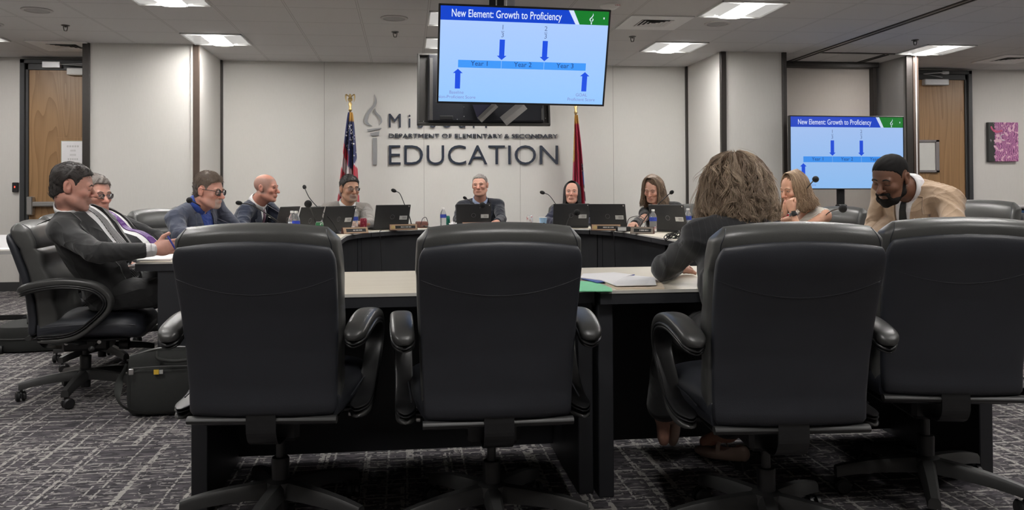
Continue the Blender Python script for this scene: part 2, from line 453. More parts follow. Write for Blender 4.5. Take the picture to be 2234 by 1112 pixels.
# dark uprights and aluminium corners
def trim(n, x0, x1, y0, y1, m='trim', z0=0.0, z1=CEIL-0.001): struct(MB().box(x0, x1, y0, y1, z0, z1, 0.004).build('trim_%d' % n, M[m], smooth=False))
trim(1, -3.375, -3.30, 8.945, 9.08)
trim(2, -2.250, -2.183, 8.935, 8.965, 'trim_satin')
trim(3, -2.205, -2.165, 9.955, YB)
trim(4, 3.575, 3.612, 9.95, YB-0.005)
trim(5, 3.597, 3.662, 8.855, 8.90)
trim(6, 4.335, 4.385, 8.84, 8.98)
trim(7, 4.385, 5.90, 9.44, 9.58, 'trim', 2.655, CEIL-0.001)
trim(8, 5.85, 5.905, 9.50, 9.60)
trim(9, 5.925, 6.005, 8.93, 8.96, 'trim')
trim(10, 6.005, 6.075, 8.92, 8.96, 'trim_satin')
struct(MB().box(6.030, 6.042, 8.912, 8.922, 0.0, CEIL-0.001).build('trim_11', M['white_plastic'], smooth=False))  # white strip imitates light glinting on the brown post
# ceiling tracks of the folding partition
struct(MB().box(4.690, 4.715, 3.0, 9.44, CEIL-0.012, CEIL).box(4.755, 4.775, 3.0, 9.44, CEIL-0.012, CEIL).build('trim_12', M['trim'], smooth=False))
struct(MB().box(5.600, 5.618, 8.87, 9.44, CEIL-0.010, CEIL).box(5.655, 5.670, 8.87, 9.44, CEIL-0.010, CEIL).build('trim_13', M['trim'], smooth=False))
struct(MB().box(4.79, 5.80, 8.80, 8.83, CEIL-0.010, CEIL).build('trim_14', M['trim'], smooth=False))
struct(MB().box(4.715, 4.755, 3.0, 9.44, CEIL-0.004, CEIL).build('trim_15', M['edge_grey'], smooth=False))
# hairline joints of the wall panels
for i, x in enumerate((-0.974, 0.233, 1.432, 2.631)):
    struct(MB().box(x-0.0022, x+0.0022, YB-0.0015, YB, 0.1, CEIL).build('trim_%d' % (20+i), M['edge_grey'], smooth=False))
for n, x0, x1, y in (('back', -2.19, 3.60, YB), ('left', -7.1, -4.42, 9.98), ('right', 7.43, 10.1, 9.88), ('left_panel', -3.30, -2.25, 8.96), ('right_panel', 3.66, 4.335, 8.87), ('recess', 4.385, 5.9, 9.58)):
    struct(MB().box(x0, x1, y-0.012, y, 0, 0.105, 0.003).build('baseboard_'+n, M['base'], smooth=False))

# ------------------------------------------------------------------ doors
def door(n, x0, x1, y, vis_side, hinge_closer_x, win, label):
    """framed oak door in the wall plane Y, seen from the room"""
    H = CEIL-0.03
    d = MB().box(x0+0.075, x1-0.075, y-0.035, y+0.01, 0.012, H-0.10, 0.003).build('door_%d' % n, M['oak'], smooth=False); struct(d)
    f = MB()
    f.box(x0, x0+0.055, y-0.085, y+0.02, 0, H, 0.006); f.box(x0+0.05, x0+0.085, y-0.055, y+0.02, 0, H, 0.004)
    f.box(x1-0.055, x1, y-0.085, y+0.02, 0, H, 0.006); f.box(x1-0.085, x1-0.05, y-0.055, y+0.02, 0, H, 0.004)
    f.box(x0, x1, y-0.085, y+0.02, H-0.05, H, 0.006); f.box(x0+0.05, x1-0.05, y-0.055, y+0.02, H-0.12, H-0.045, 0.004)
    f.build('door_frame', M['frame'], d, smooth=False)
    return d
d1 = door(1, -4.42, -3.05, 9.98, 1, 0, None, '')
# closer, stop plate and crash bar of the left door
p1 = atY(94, 134.5, 9.9); p2 = atY(133, 148.5, 9.9)
MB().box(p1[0], p2[0], 9.87, 9.93, p2[2], p1[2], 0.004).build('bracket_plate', M['alu'], d1, smooth=False)
a1 = atY(148, 149, 9.9); a2 = atY(200, 164.5, 9.9)
c = MB().box(a1[0], a1[0]+0.36, 9.86, 9.94, a2[2], a1[2], 0.008).build('door_closer', M['white_plastic'], d1, smooth=False)
MB().tube([(a1[0]+0.30, 9.87, a1[2]+0.02), (a1[0]-0.06, 9.82, a1[2]+0.035), (a1[0]+0.30, 9.85, a1[2]+0.05)], 0.010, 8).build('closer_arm', M['alu'], c)
b0 = atY(68, 438, 9.9); b1 = atY(120, 450, 9.9); b2 = atY(84, 465, 9.9)
cb = MB().box(-4.33, -4.265, 9.86, 9.945, b2[2]-0.02, b0[2]+0.05, 0.01).build('crash_bar_case', M['steel'], d1, smooth=False)
MB().box(-4.30, -3.30, 9.87, 9.92, b1[2]-0.002, b0[2]-0.01, 0.012).build('push_bar', M['steel'], d1, smooth=False)
w0 = atY(133, 307, 9.92); w1 = atY(190, 400, 9.92)
wf = MB().box(w0[0]-0.05, w0[0]+0.34, 9.93, 9.947, w0[2]-0.74, w0[2]+0.04, 0.004)
wf.build('window_frame', M['oak'], d1, smooth=False)
MB().box(w0[0], w0[0]+0.29, 9.924, 9.932, w0[2]-0.70, w0[2], 0).build('window_pane', mat('frosted_vision_panel', (0.52, 0.58, 0.50), 0.25), d1, smooth=False)
pn = MB().box(w0[0]+0.008, w0[0]+0.262, 9.920, 9.923, w0[2]-0.33, w0[2]-0.008).build('paper_notice', M['paper'], smooth=False)
tag(pn, 'white paper notice taped inside the glass of the left oak door', 'notice')
m_faint = mat('faint_print', (0.58, 0.57, 0.57), 0.9)
for k, sx_ in enumerate((0.14, 0.06, 0.07, 0.12)):      # print seen through the back of the sheet: mirrored and unreadable in the photo
    t = MB()
    for q in range(5):
        t.box(w0[0]+0.135-sx_/2+q*sx_/5, w0[0]+0.135-sx_/2+q*sx_/5+sx_/7, 9.9192, 9.9199, w0[2]-0.075-0.05*k, w0[2]-0.053-0.05*k)
    t.build('faint_print', m_faint, pn, smooth=False)
rd = atY(28, 398, 9.97); re = atY(41, 419, 9.97)
r = MB().box(rd[0], re[0], 9.945, 9.979, re[2], rd[2], 0.006).build('card_reader', M['black_plastic'], smooth=False)
tag(r, 'small black card reader with red light beside the left door', 'card reader')
MB().box((rd[0]+re[0])/2-0.006, (rd[0]+re[0])/2+0.004, 9.943, 9.946, rd[2]-0.062, rd[2]-0.042).build('status_light', emit_mat('red_led', (1.0, 0.06, 0.03), 3.0), r, smooth=False)

d2 = door(2, 6.20, 7.43, 9.88, 0, 0, None, '')
g1 = atY(2012, 172, 9.78); g2 = atY(2069, 186, 9.78)
c2 = MB().box(g1[0]+0.03, g2[0], 9.76, 9.84, g2[2], g1[2], 0.008).build('door_closer', M['alu'], d2, smooth=False)
MB().tube([(g2[0]-0.10, 9.76, g1[2]+0.02), (g1[0]-0.02, 9.72, g1[2]+0.055), (g2[0]-0.06, 9.76, g1[2]+0.085)], 0.008, 8).build('closer_arm', M['alu'], c2)
MB().box(g2[0]-0.085, g2[0]+0.015, 9.775, 9.83, g1[2]+0.065, g1[2]+0.105, 0.006).build('bracket_plate', M['alu'], d2, smooth=False)
v1 = atY(2006, 310, 9.83); v2 = atY(2041, 371, 9.83)
vf = MB()
vf.box(v1[0]-0.11, v2[0]+0.05, 9.815, 9.847, v1[2], v1[2]+0.03, 0.004).box(v1[0]-0.11, v2[0]+0.05, 9.815, 9.847, v2[2]-0.03, v2[2], 0.004)
vf.box(v2[0], v2[0]+0.05, 9.815, 9.847, v2[2]-0.03, v1[2]+0.03, 0.004).box(v1[0]-0.11, v1[0]-0.06, 9.815, 9.847, v2[2]-0.03, v1[2]+0.03, 0.004)
vf.build('window_frame', mat('taupe_metal', (0.20, 0.18, 0.18), 0.5), d2, smooth=False)
MB().box(v1[0]-0.08, v2[0]+0.01, 9.832, 9.838, v2[2]-0.01, v1[2]+0.01).build('window_pane', mat('blind_behind_glass', (0.60, 0.59, 0.56), 0.3), d2, smooth=False)

# ------------------------------------------------------------------ ceiling fittings
m_diff = emit_mat('lamp_diffuser', (1.0, 0.965, 0.90), 9.0)
m_refl = mat('white_enamel', (0.80, 0.80, 0.79), 0.5)
m_refl_glow = emit_mat('reflector_glow', (1.0, 0.97, 0.93), 0.42)  # faint glow given to the side reflectors, imitating diffuser light on them
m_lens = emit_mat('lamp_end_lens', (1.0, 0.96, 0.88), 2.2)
TL = {0: 'ceiling light above the left wall panel', 1: 'ceiling light', 5: 'x'}
def troffer(i, x, y):
    t = empty('ceiling_light', (x, y, CEIL))
    h = T/2-0.006
    f = MB()
    for sx in (-1, 1): f.box(sx*(h-0.014), sx*h, -h, h, -0.014, 0.0, 0.002); f.box(-h, h, sx*(h-0.014), sx*h, -0.014, 0.0, 0.002)
    f.build('frame', m_refl, t, smooth=False)
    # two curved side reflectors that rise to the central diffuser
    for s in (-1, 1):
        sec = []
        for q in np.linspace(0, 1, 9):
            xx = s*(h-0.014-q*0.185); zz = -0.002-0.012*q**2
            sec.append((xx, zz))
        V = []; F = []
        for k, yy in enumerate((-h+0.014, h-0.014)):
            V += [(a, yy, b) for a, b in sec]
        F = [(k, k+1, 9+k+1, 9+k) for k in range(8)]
        MB().add(V, F).build('reflector', m_refl_glow, t)
    sec = [(0.105*math.cos(a), -0.014-0.010*math.sin(a)) for a in np.linspace(0, math.pi, 13)]
    V = [(a, yy, b) for yy in (-h+0.014, h-0.014) for a, b in sec]
    MB().add(V, [(k, k+1, 13+k+1, 13+k) for k in range(12)]).build('diffuser', m_diff, t)
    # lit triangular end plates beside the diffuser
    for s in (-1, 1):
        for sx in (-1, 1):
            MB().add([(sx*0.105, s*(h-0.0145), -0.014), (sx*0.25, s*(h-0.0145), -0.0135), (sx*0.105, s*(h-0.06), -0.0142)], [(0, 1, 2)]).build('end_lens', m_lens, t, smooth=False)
    return t
TROF_LABELS = ['square ceiling light above the left wall panel, far end of its row', 'square ceiling light cut by the top edge, left of the hanging screen',
               None, None, None, 'square ceiling light nearest the right inside corner of the back wall', 'large square ceiling light at the top edge, right of the hanging screen', None, None, None,
               'square ceiling light half hidden by the hanging screen, the farther one', 'square ceiling light half hidden by the hanging screen, the nearer one', None,
               'ceiling light of which only a bright corner shows above the left door', None, None, 'glaring ceiling light above the metal end post by the right door', None, None, None, None]
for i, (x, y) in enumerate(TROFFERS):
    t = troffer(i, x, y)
    tag(t, TROF_LABELS[i] or 'unseen square recessed ceiling light outside the view', 'ceiling light', 'square recessed ceiling lights')
def vent(x, y, rz, label, s=1.0):
    t = empty('ceiling_vent', (x, y, CEIL), rz, label, 'vent', 'square supply vents in the ceiling')
    h = T/2-0.008
    p = MB(); q = 0.155*s
    for a, b, c_, d_ in ((-h, h, q, h), (-h, h, -h, -q), (-h, -q, -q, q), (q, h, -q, q)): p.box(a, b, c_, d_, -0.010, -0.001)
    p.build('panel', m_refl, t, smooth=False)
    MB().box(-q, q, -q, q, -0.004, -0.001).build('duct_opening', mat('dark_duct', (0.02, 0.02, 0.02), 0.8), t, smooth=False)
    for k in range(4):
        w_ = q-0.004-k*0.036
        sl = MB()
        for (ax, sg) in ((0, 1), (0, -1), (1, 1), (1, -1)):
            o1, o2 = w_, w_-0.022
            P = [(-o1, o1*1.0, -0.013), (o1, o1, -0.013), (o2, o2, -0.005), (-o2, o2, -0.005)]
            if ax == 0: P = [(px_, sg*py_, pz_) for px_, py_, pz_ in P]
            else: P = [(sg*py_, px_, pz_) for px_, py_, pz_ in P]
            sl.add(P, [(0, 1, 2, 3)])
        sl.build('louvre', m_refl, t, smooth=False)
    return t
vent(*tile(5, 3), 0, 'square white ceiling vent right of the hanging screen')
vent(-3.62, 9.16, 0, 'ceiling vent above the left oak door')
vent(7.36, 9.04, 0, 'ceiling vent at the right edge, beyond the right door')
def speaker(x, y, label, r=0.125):
    t = empty('ceiling_speaker', (x, y, CEIL), 0, label, 'speaker', 'round ceiling speakers')
    MB().lathe((0, 0, 0), [(r, -0.001), (r, -0.006), (r*0.98, -0.009), (r*0.80, -0.010), (r*0.79, -0.004)], 40).build('rim', M['ceiling_paint'], t)
    MB().lathe((0, 0, 0), [(r*0.80, -0.004), (r*0.8, -0.006), (0, -0.008)], 40).build('grille', M['grille'], t)
M['ceiling_paint'] = mat('ceiling_paint', (0.50, 0.485, 0.475), 0.7)
M['grille'] = mat('speaker_grille', (0.36, 0.35, 0.35), 0.7, 0, 0.05, 40, 0.2, 900)
speaker(-0.094, 7.43, 'round ceiling speaker left of the hanging screen')
speaker(-3.163, 7.40, 'round ceiling speaker above the left door side, top left')
speaker(2.968, 7.38, 'round ceiling speaker between two lights right of the vent')
speaker(-3.86, 8.03, 'round ceiling speaker cut by the left edge of the photo')
def sprinkler(x, y, label):
    t = empty('sprinkler_head', (x, y, CEIL), 0, label, 'sprinkler', 'fire sprinkler heads')
    MB().lathe((0, 0, 0), [(0, -0.001), (0.038, -0.001), (0.036, -0.006), (0.012, -0.010), (0.010, -0.020), (0, -0.020)], 20).build('escutcheon', M['sprk'], t)
    b = MB()
    for s in (-1, 1): b.tube([(s*0.019, 0, -0.008), (s*0.017, 0, -0.03), (s*0.013, 0, -0.048), (s*0.009, 0, -0.054)], 0.0042, 6)
    b.lathe((0, 0, 0), [(0, -0.052), (0.014, -0.052), (0.014, -0.056), (0, -0.056)], 14)
    b.build('frame_arms', M['sprk'], t)
M['sprk'] = mat('sprinkler_bronze', (0.09, 0.085, 0.08), 0.35, 0.6)
sprinkler(-3.185, 8.046, 'small fire sprinkler under the left part of the ceiling')
sprinkler(-0.093, 8.07, 'small fire sprinkler just left of the hanging screen')
sprinkler(2.337, 8.09, 'small fire sprinkler right of the hanging screen, below the vent')
sprinkler(5.404, 7.99, 'small fire sprinkler above the glaring light at right')
t = empty('smoke_detector', (1.754, 6.76, CEIL), 0, 'flat round white alarm strobe marked FIRE beside the screen', 'smoke detector')
MB().lathe((0, 0, 0), [(0.085, 0), (0.085, -0.010), (0.055, -0.030), (0, -0.032)], 30).build('housing', m_refl, t)
text('FIRE', 0.028, emit_mat('red_print', (0.25, 0.01, 0.01), 0.0) if False else mat('red_print', (0.40, 0.03, 0.03), 0.6), t, 'lettering', (0.025, -0.088, -0.022), (math.radians(50), 0, 0.0))

# ------------------------------------------------------------------ wall sign
sg = empty('wall_sign', (0, YB, 0), 0, 'raised wall lettering with grey torch emblem on the back wall', 'sign')
m_let = mat('navy_letters', (0.022, 0.030, 0.050), 0.35, 0.2, 0.2, 2)
m_torch = mat('grey_torch', (0.33, 0.335, 0.34), 0.35, 0.6, 0.05, 8)
def line(body, z, cap, x, width, bold):
    """a line of raised letters whose capitals are CAP tall"""
    o = text(body, cap/0.727, m_let, sg, 'lettering', (x, -0.024, z), (math.pi/2, 0, 0), width, 0.012/ (1), bold)
    return o
line('EDUCATION', 1.463, 0.256, -0.195, 2.105, -0.003)
line('DEPARTMENT OF ELEMENTARY & SECONDARY', 1.793, 0.054, -0.195, 2.10, 0.0)
line('M i s s o u r i', 1.920, 0.178, -0.195, 1.21, 0.0)
def blade(pts, name):
    """flat curved emblem piece, 12 mm thick"""
    n = len(pts); V = [(a, -0.03, b) for a, b in pts]+[(a, -0.012, b) for a, b in pts]
    F = [tuple(range(n)), tuple(range(n, 2*n))[::-1]]+[(i, n+i, n+(i+1) % n, (i+1) % n) for i in range(n)]
    MB().add(V, F).build(name, m_torch, sg, smooth=False)
def px2(lst): return [tuple(atY(720+a*280/1245, 190+b*250/1112, YB)[[0, 2]]) for a, b in lst]
def crescent(outer, inner, name):
    a = spline(outer, 24); b = spline(inner, 24)
    V = []; 
    for (p, q) in zip(a, b): V += [(p[0], -0.03, p[1]), (q[0], -0.03, q[1]), (p[0], -0.012, p[1]), (q[0], -0.012, q[1])]
    F = []
    for i in range(23):
        k = 4*i; F += [(k, k+4, k+5, k+1), (k+2, k+3, k+7, k+6), (k, k+2, k+6, k+4), (k+1, k+5, k+7, k+3)]
    F += [(0, 1, 3, 2), (92, 94, 95, 93)]
    MB().add(V, F).build(name, m_torch, sg, smooth=False)
crescent(px2([(431, 72), (437, 120), (420, 170), (370, 230), (340, 290), (338, 340), (365, 370), (412, 381)]),
         px2([(433, 72), (452, 125), (445, 180), (410, 225), (378, 270), (365, 320), (375, 350), (412, 380)]), 'flame')
crescent(px2([(438, 205), (433, 235), (440, 262), (470, 290), (488, 320), (490, 345), (474, 372)]),
         px2([(439, 205), (447, 235), (462, 255), (492, 285), (505, 320), (503, 345), (476, 374)]), 'flame')
blade(px2([(360, 410), (500, 395), (498, 405), (368, 432)]), 'torch_bowl')
blade(px2([(388, 448), (480, 428), (476, 470), (398, 472)]), 'torch_bowl')
blade(px2([(415, 494), (457, 494), (457, 754), (417, 754)]), 'torch_handle')

# ------------------------------------------------------------------ picture at the right edge
q1 = atY(2153, 267, 9.86); q2 = atY(2190, 352, 9.86)
pic = MB().box(q1[0], q1[0]+0.43, 9.83, 9.878, q2[2], q1[2], 0.003)
k = NT('pink_feather_painting'); v = k.coord((1, 1, 1))
n1 = k.noise(k.coord((9, 9, 9)), 1.0, 4.0, 0.6, 1.2)
wv = k.n('ShaderNodeTexWave'); wv.inputs['Scale'].default_value = 14.0; wv.inputs['Distortion'].default_value = 12.0; wv.inputs['Detail'].default_value = 2.0
k.l(v, wv.inputs['Vector'])
sp = k.n('ShaderNodeSeparateXYZ'); k.l(v, sp.inputs[0])
inside = k.math('GREATER_THAN', k.math('ADD', sp.outputs[0], k.math('MULTIPLY', n1, 0.14)), q1[0]+0.155)
c_ = k.mix(wv.outputs[1], (0.16, 0.04, 0.14), (0.62, 0.24, 0.46))
c_ = k.mix(k.math('GREATER_THAN', n1, 0.56), c_, (0.72, 0.45, 0.55))
k.base(k.mix(inside, (0.035, 0.037, 0.035), c_)); k.b.inputs['Roughness'].default_value = 0.5
po = tag(pic.build('painting', k.m, smooth=False), 'dark canvas painting with pink feathers on the right wall', 'painting')
m_pk = mat('pink_paint', (0.55, 0.10, 0.20), 0.5, 0, 0.5, 30); m_pw = mat('pale_paint', (0.62, 0.55, 0.60), 0.5)
zc = q1[2]
MB().tube(spline([(q1[0]+0.035, 9.829, zc-0.055), (q1[0]+0.06, 9.829, zc-0.10), (q1[0]+0.12, 9.829, zc-0.125), (q1[0]+0.20, 9.829, zc-0.11)], 14), [0.012]*6+[0.016]*4+[0.012]*4, 6, flat=0.2, up=(0, 1, 0)).build('crest_stroke', m_pk, po)
MB().tube([(q1[0]+0.018, 9.829, zc-0.235), (q1[0]+0.045, 9.829, zc-0.245), (q1[0]+0.028, 9.829, zc-0.225), (q1[0]+0.033, 9.829, zc-0.262)], 0.002, 5).build('signature_stroke', m_pw, po)
MB().tube(spline([(q1[0]+0.22, 9.828, zc-0.16), (q1[0]+0.185, 9.828, zc-0.165), (q1[0]+0.17, 9.828, zc-0.20), (q1[0]+0.19, 9.828, zc-0.235), (q1[0]+0.225, 9.828, zc-0.24)], 16), 0.006, 6).build('eye_outline', m_pw, po)

# ------------------------------------------------------------------ screens
def slide(par, W, Hh, y, fac):
    """the projected slide: header, arrows, bar and words; local plane x (right), z (up), at depth y"""
    E = lambda n, c, s=1.0: emit_mat(n, c, s*fac)
    tagx = '' if fac == 1.0 else '_stand'
    k_blue = emit_mat('screen_blue'+tagx, lin((8, 66, 205)), fac); k_bg = None
    nm = 'screen_sky'+tagx
    kk = NT(nm); kk.base((0.01, 0.01, 0.01)); kk.b.inputs['Roughness'].default_value = 0.25
    tc = kk.n('ShaderNodeTexCoord'); sp2 = kk.n('ShaderNodeSeparateXYZ'); kk.l(tc.outputs['Object'], sp2.inputs[0])
    g = kk.math('MULTIPLY_ADD', sp2.outputs[2], -1.0/Hh, 0.5)
    cc = kk.mix(g, lin((176, 205, 255)), lin((150, 200, 255)))
    kk.l(cc, kk.b.inputs['Emission Color']); kk.b.inputs['Emission Strength'].default_value = fac
    MB().box(-W/2, W/2, y, y+0.004, -Hh/2, Hh/2).build('display', kk.m, par, smooth=False)
    P = lambda u, v: (-W/2+u*W, Hh/2-v*Hh)       # slide units 0..1 from the top left
    def quad(name, pts, m, dy):
        q = [P(*p) for p in pts]
        MB().add([(a, y-dy, b) for a, b in q], [tuple(range(len(q)))]).build(name, m, par, smooth=False)
    quad('slide_header', [(0, 0), (0.755, 0), (0.80, 0.145), (0, 0.145)], k_blue, 0.0010)
    quad('slide_ribbon', [(0.755, 0), (0.785, 0), (0.825, 0.145), (0.80, 0.145)], emit_mat('screen_white'+tagx, lin((215, 228, 255)), fac), 0.0011)
    quad('slide_header', [(0.785, 0), (1, 0), (1, 0.145), (0.825, 0.145)], emit_mat('screen_green'+tagx, lin((14, 122, 40)), fac), 0.0010)
    wht = emit_mat('screen_text'+tagx, lin((225, 235, 255)), fac)
    x, z = P(0.065, 0.108)
    text('New Element: Growth to Proficiency', 0.075*W/1.2, wht, par, 'slide_title', (x, y-0.0014, z), width=0.65*W, bold=0.0006)
    x, z = P(0.895, 0.135)
    mb = MB()
    def fl(pts): 
        q = [P(0.872+a*0.05, 0.02+b*0.12) for a, b in pts]; mb.add([(a, y-0.0016, b) for a, b in q], [tuple(range(len(q)))])
    fl([(0.62, 0.0), (0.70, 0.2), (0.45, 0.5), (0.38, 0.42), (0.60, 0.2)]); fl([(0.30, 0.42), (0.42, 0.45), (0.34, 0.62), (0.5, 0.72), (0.40, 0.76), (0.22, 0.62)])
    fl([(0.60, 0.42), (0.72, 0.58), (0.60, 0.76), (0.52, 0.70), (0.60, 0.58)]); fl([(0.40, 0.80), (0.56, 0.80), (0.53, 1.0), (0.43, 1.0)])
    mb.build('slide_emblem', wht, par, smooth=False)
    quad('slide_page_mark', [(0.968, 0.062), (0.975, 0.062), (0.975, 0.082), (0.968, 0.082)], wht, 0.0016)
    bar = emit_mat('screen_bar'+tagx, lin((62, 152, 250)), fac)
    for i in range(3): quad('slide_bar', [(0.110+i*0.2575, 0.555), (0.110+(i+1)*0.2575-0.0022, 0.555), (0.110+(i+1)*0.2575-0.0022, 0.635), (0.110+i*0.2575, 0.635)], bar, 0.0010)
    ink = emit_mat('screen_ink'+tagx, lin((28, 60, 130)), fac)
    for i in range(3):
        x, z = P(0.2385+i*0.2575, 0.612); text('Year %d' % (i+1), 0.040*W, ink, par, 'slide_text', (x, y-0.0014, z), align='CENTER')
    arr = emit_mat('screen_arrow'+tagx, lin((22, 78, 226)), fac)
    def arrow(u, v0, v1):
        s = 1 if v1 > v0 else -1; n = v1-s*0.045
        quad('slide_arrow', [(u-0.0155, v0), (u+0.0155, v0), (u+0.0155, n), (u+0.029, n), (u, v1), (u-0.029, n), (u-0.0155, n)], arr, 0.0012)
    arrow(0.3665, 0.33, 0.545); arrow(0.624, 0.33, 0.545); arrow(0.110, 0.86, 0.65); arrow(0.878, 0.86, 0.65)
    gry = emit_mat('screen_grey'+tagx, lin((96, 116, 160)), fac)
    for u, a in ((0.3665, '1'), (0.624, '2')):
        x, z = P(u, 0.225); text(a, 0.040*W, gry, par, 'slide_text', (x, y-0.0014, z), align='CENTER')
        x, z = P(u, 0.305); text('3', 0.040*W, gry, par, 'slide_text', (x, y-0.0014, z), align='CENTER')
        quad('slide_text', [(u-0.010, 0.243), (u+0.010, 0.243), (u+0.010, 0.248), (u-0.010, 0.248)], gry, 0.0014)
    lil = emit_mat('screen_caption'+tagx, lin((128, 138, 205)), fac)
    for u, v, b in ((0.105, 0.915, 'Baseline'), (0.105, 0.965, 'Non-Proficient Score'), (0.865, 0.915, 'GOAL'), (0.865, 0.965, 'Proficient Score')):
        x, z = P(u, v); text(b, 0.0265*W, lil, par, 'slide_text', (x, y-0.0014, z), align='CENTER')
def corners(o, pts):
    pass
# hanging screen that faces the camera, tilted down
def screen_frame(tl, tr, bl):
    """frame of a flat screen from three corners (points in the room)"""
    ex = (tr-tl); W = np.linalg.norm(ex); ex = ex/W
    ez = (tl-bl); ez = ez-ex*np.dot(ez, ex); H = np.linalg.norm(ez); ez = ez/H
    ey = np.cross(ez, ex); c = tl+ex*W/2-ez*H/2
    Mx = Matrix(((ex[0], ey[0], ez[0], c[0]), (ex[1], ey[1], ez[1], c[1]), (ex[2], ey[2], ez[2], c[2]), (0, 0, 0, 1)))
    return W, H, Mx
W, H, Mx = screen_frame(atY(957.5, 10.5, 5.62), atY(1333, 25, 5.66), atY(956, 221.5, 5.80))
H = W*0.5645
tv = empty('hanging_television'); tv.matrix_world = Mx
tag(tv, 'lit television hanging from the ceiling, showing the slide to the camera', 'television')
fr = MB(); bz = 0.013
fr.box(-W/2, W/2, 0.006, 0.045, -H/2, H/2, 0.004)
for s in (-1, 1): fr.box(s*(W/2-bz), s*W/2, -0.004, 0.02, -H/2, H/2, 0.002); fr.box(-W/2, W/2, -0.004, 0.02, s*(H/2-bz), s*H/2, 0.002)
fr.build('bezel', M['black_plastic'], tv, smooth=False)
MB().box(-W*0.3, W*0.3, 0.04, 0.075, -H*0.35, H*0.25, 0.01).build('rear_housing', M['black_plastic'], tv, smooth=False)
slide(tv, W-2*bz, H-2*bz, 0.002, 1.0)
# screen behind it that faces the dais: its back shows
TL, TR, BL, BR = atY(910.5, 116, 7.56), atY(1196, 119, 7.50), atY(913, 271.5, 7.40), atY(1197, 268.5, 7.34)
W2, H2, Mx2 = screen_frame(TL, TR, BL)
tv2 = empty('hanging_television'); tv2.matrix_world = Mx2
tag(tv2, 'black television hanging with its back to the camera, half covered by the lit one', 'television')
b = MB(); b.box(-W2/2, W2/2, 0.03, 0.042, -H2/2, H2/2, 0.003)
for s in (-1, 1): b.box(s*(W2/2-0.02), s*W2/2, -0.002, 0.042, -H2/2, H2/2, 0.004); b.box(-W2/2, W2/2, -0.002, 0.042, s*(H2/2-0.02), s*H2/2, 0.004)
b.build('bezel', mat('grey_tv_case', (0.060, 0.058, 0.055), 0.45), tv2, smooth=False)
MB().box(-W2/2+0.10, W2/2-0.06, -0.028, 0.03, -H2/2+0.022, H2/2-0.02, 0.012).build('rear_housing', mat('tv_back', (0.010, 0.011, 0.016), 0.4), tv2, smooth=False)
MB().box(-W2/2+0.115, -W2/2+0.145, -0.036, -0.026, -H2/2+0.03, H2/2-0.06, 0.003).build('cable_channel', mat('grey_tv_case', (0.06, 0.058, 0.055), 0.45), tv2, smooth=False)
MB().box(-W2/2+0.21, -W2/2+0.33, -0.031, -0.027, -H2/2+0.04, -H2/2+0.075, 0.002).build('port_recess', M['black_metal'], tv2, smooth=False)
MB().box(W2/2-0.085, W2/2-0.072, -0.034, -0.027, -H2/2+0.04, -H2/2+0.15, 0.002).build('label_strip', mat('grey_tv_case', (0.06, 0.058, 0.055), 0.45), tv2, smooth=False)
sc_ = MB()
for (u, v) in ((0.02, 0.04), (0.05, 0.03), (0.35, 0.23), (0.35, 0.10), (0.30, 0.06), (0.96, 0.08)):
    sc_.lathe((-W2/2+u*W2, -0.029, -H2/2+v*H2), [(0, 0), (0.005, 0), (0.004, 0.003), (0, 0.003)], 8, R=[[1, 0, 0], [0, 0, -1], [0, 1, 0]])
sc_.build('screw', M['steel'], tv2)
# the ceiling mount that carries both
mt = empty('television_mount', (0.62, 6.6, CEIL), 0, 'twin black ceiling posts and bright steel arms carrying both hanging televisions', 'mount')
def at_mt(p): return tuple(np.asarray(p)-np.array([0.62, 6.6, CEIL]))
for name_, xa, xb, m_ in (('post', 1066.5, 1081, 'black_metal'), ('post', 1083.5, 1099, 'black_metal'), ('post', 1105, 1123.5, 'alu')):
    A = atY(xa, 8, 5.95); B = atY(xb, 8, 5.95)
    MB().box(A[0]-0.62, B[0]-0.62, 5.93-6.6, 5.99-6.6, 2.05-CEIL, 0.0, 0.006).build(name_, M[m_], mt, smooth=False)
MB().box(-0.12, 0.22, -0.72, -0.56, -0.02, 0.0, 0.004).build('ceiling_plate', M['black_metal'], mt, smooth=False)
MB().box(-0.06, 0.16, -0.70, 0.78, 2.02-CEIL, 2.09-CEIL, 0.006).build('spine_beam', M['black_metal'], mt, smooth=False)
MB().box(0.01, 0.09, 0.38, 0.46, 2.0-CEIL, 0.0, 0.006).build('post', M['black_metal'], mt, smooth=False)
def strap(p1, p2, w_, n_):
    a, b2 = np.array(at_mt(p1)), np.array(at_mt(p2))
    MB().tube([a, b2], w_, 4, flat=0.12, up=(0, 1, 0)).build(n_, M['steel'], mt, smooth=False)
strap(atY(1082, 228, 7.28), atY(1046, 262, 7.28), 0.030, 'tilt_arm')
strap(atY(1143, 228, 7.28), atY(1098, 265, 7.28), 0.050, 'tilt_arm')
A_, B_, C2 = atY(1031, 228, 7.30), atY(1080, 228, 7.30), atY(1043, 263, 7.30)
MB().add([at_mt(A_), at_mt(B_), at_mt(C2), at_mt(A_+np.array([0, .006, 0])), at_mt(B_+np.array([0, .006, 0])), at_mt(C2+np.array([0, .006, 0]))], [(0, 1, 2), (5, 4, 3), (0, 3, 4, 1), (1, 4, 5, 2), (2, 5, 3, 0)]).build('gusset_plate', mat('violet_reflection_plate', (0.10, 0.10, 0.17), 0.4, 0.5), mt, smooth=False)  # violet tint puts a reflection into the plate's colour

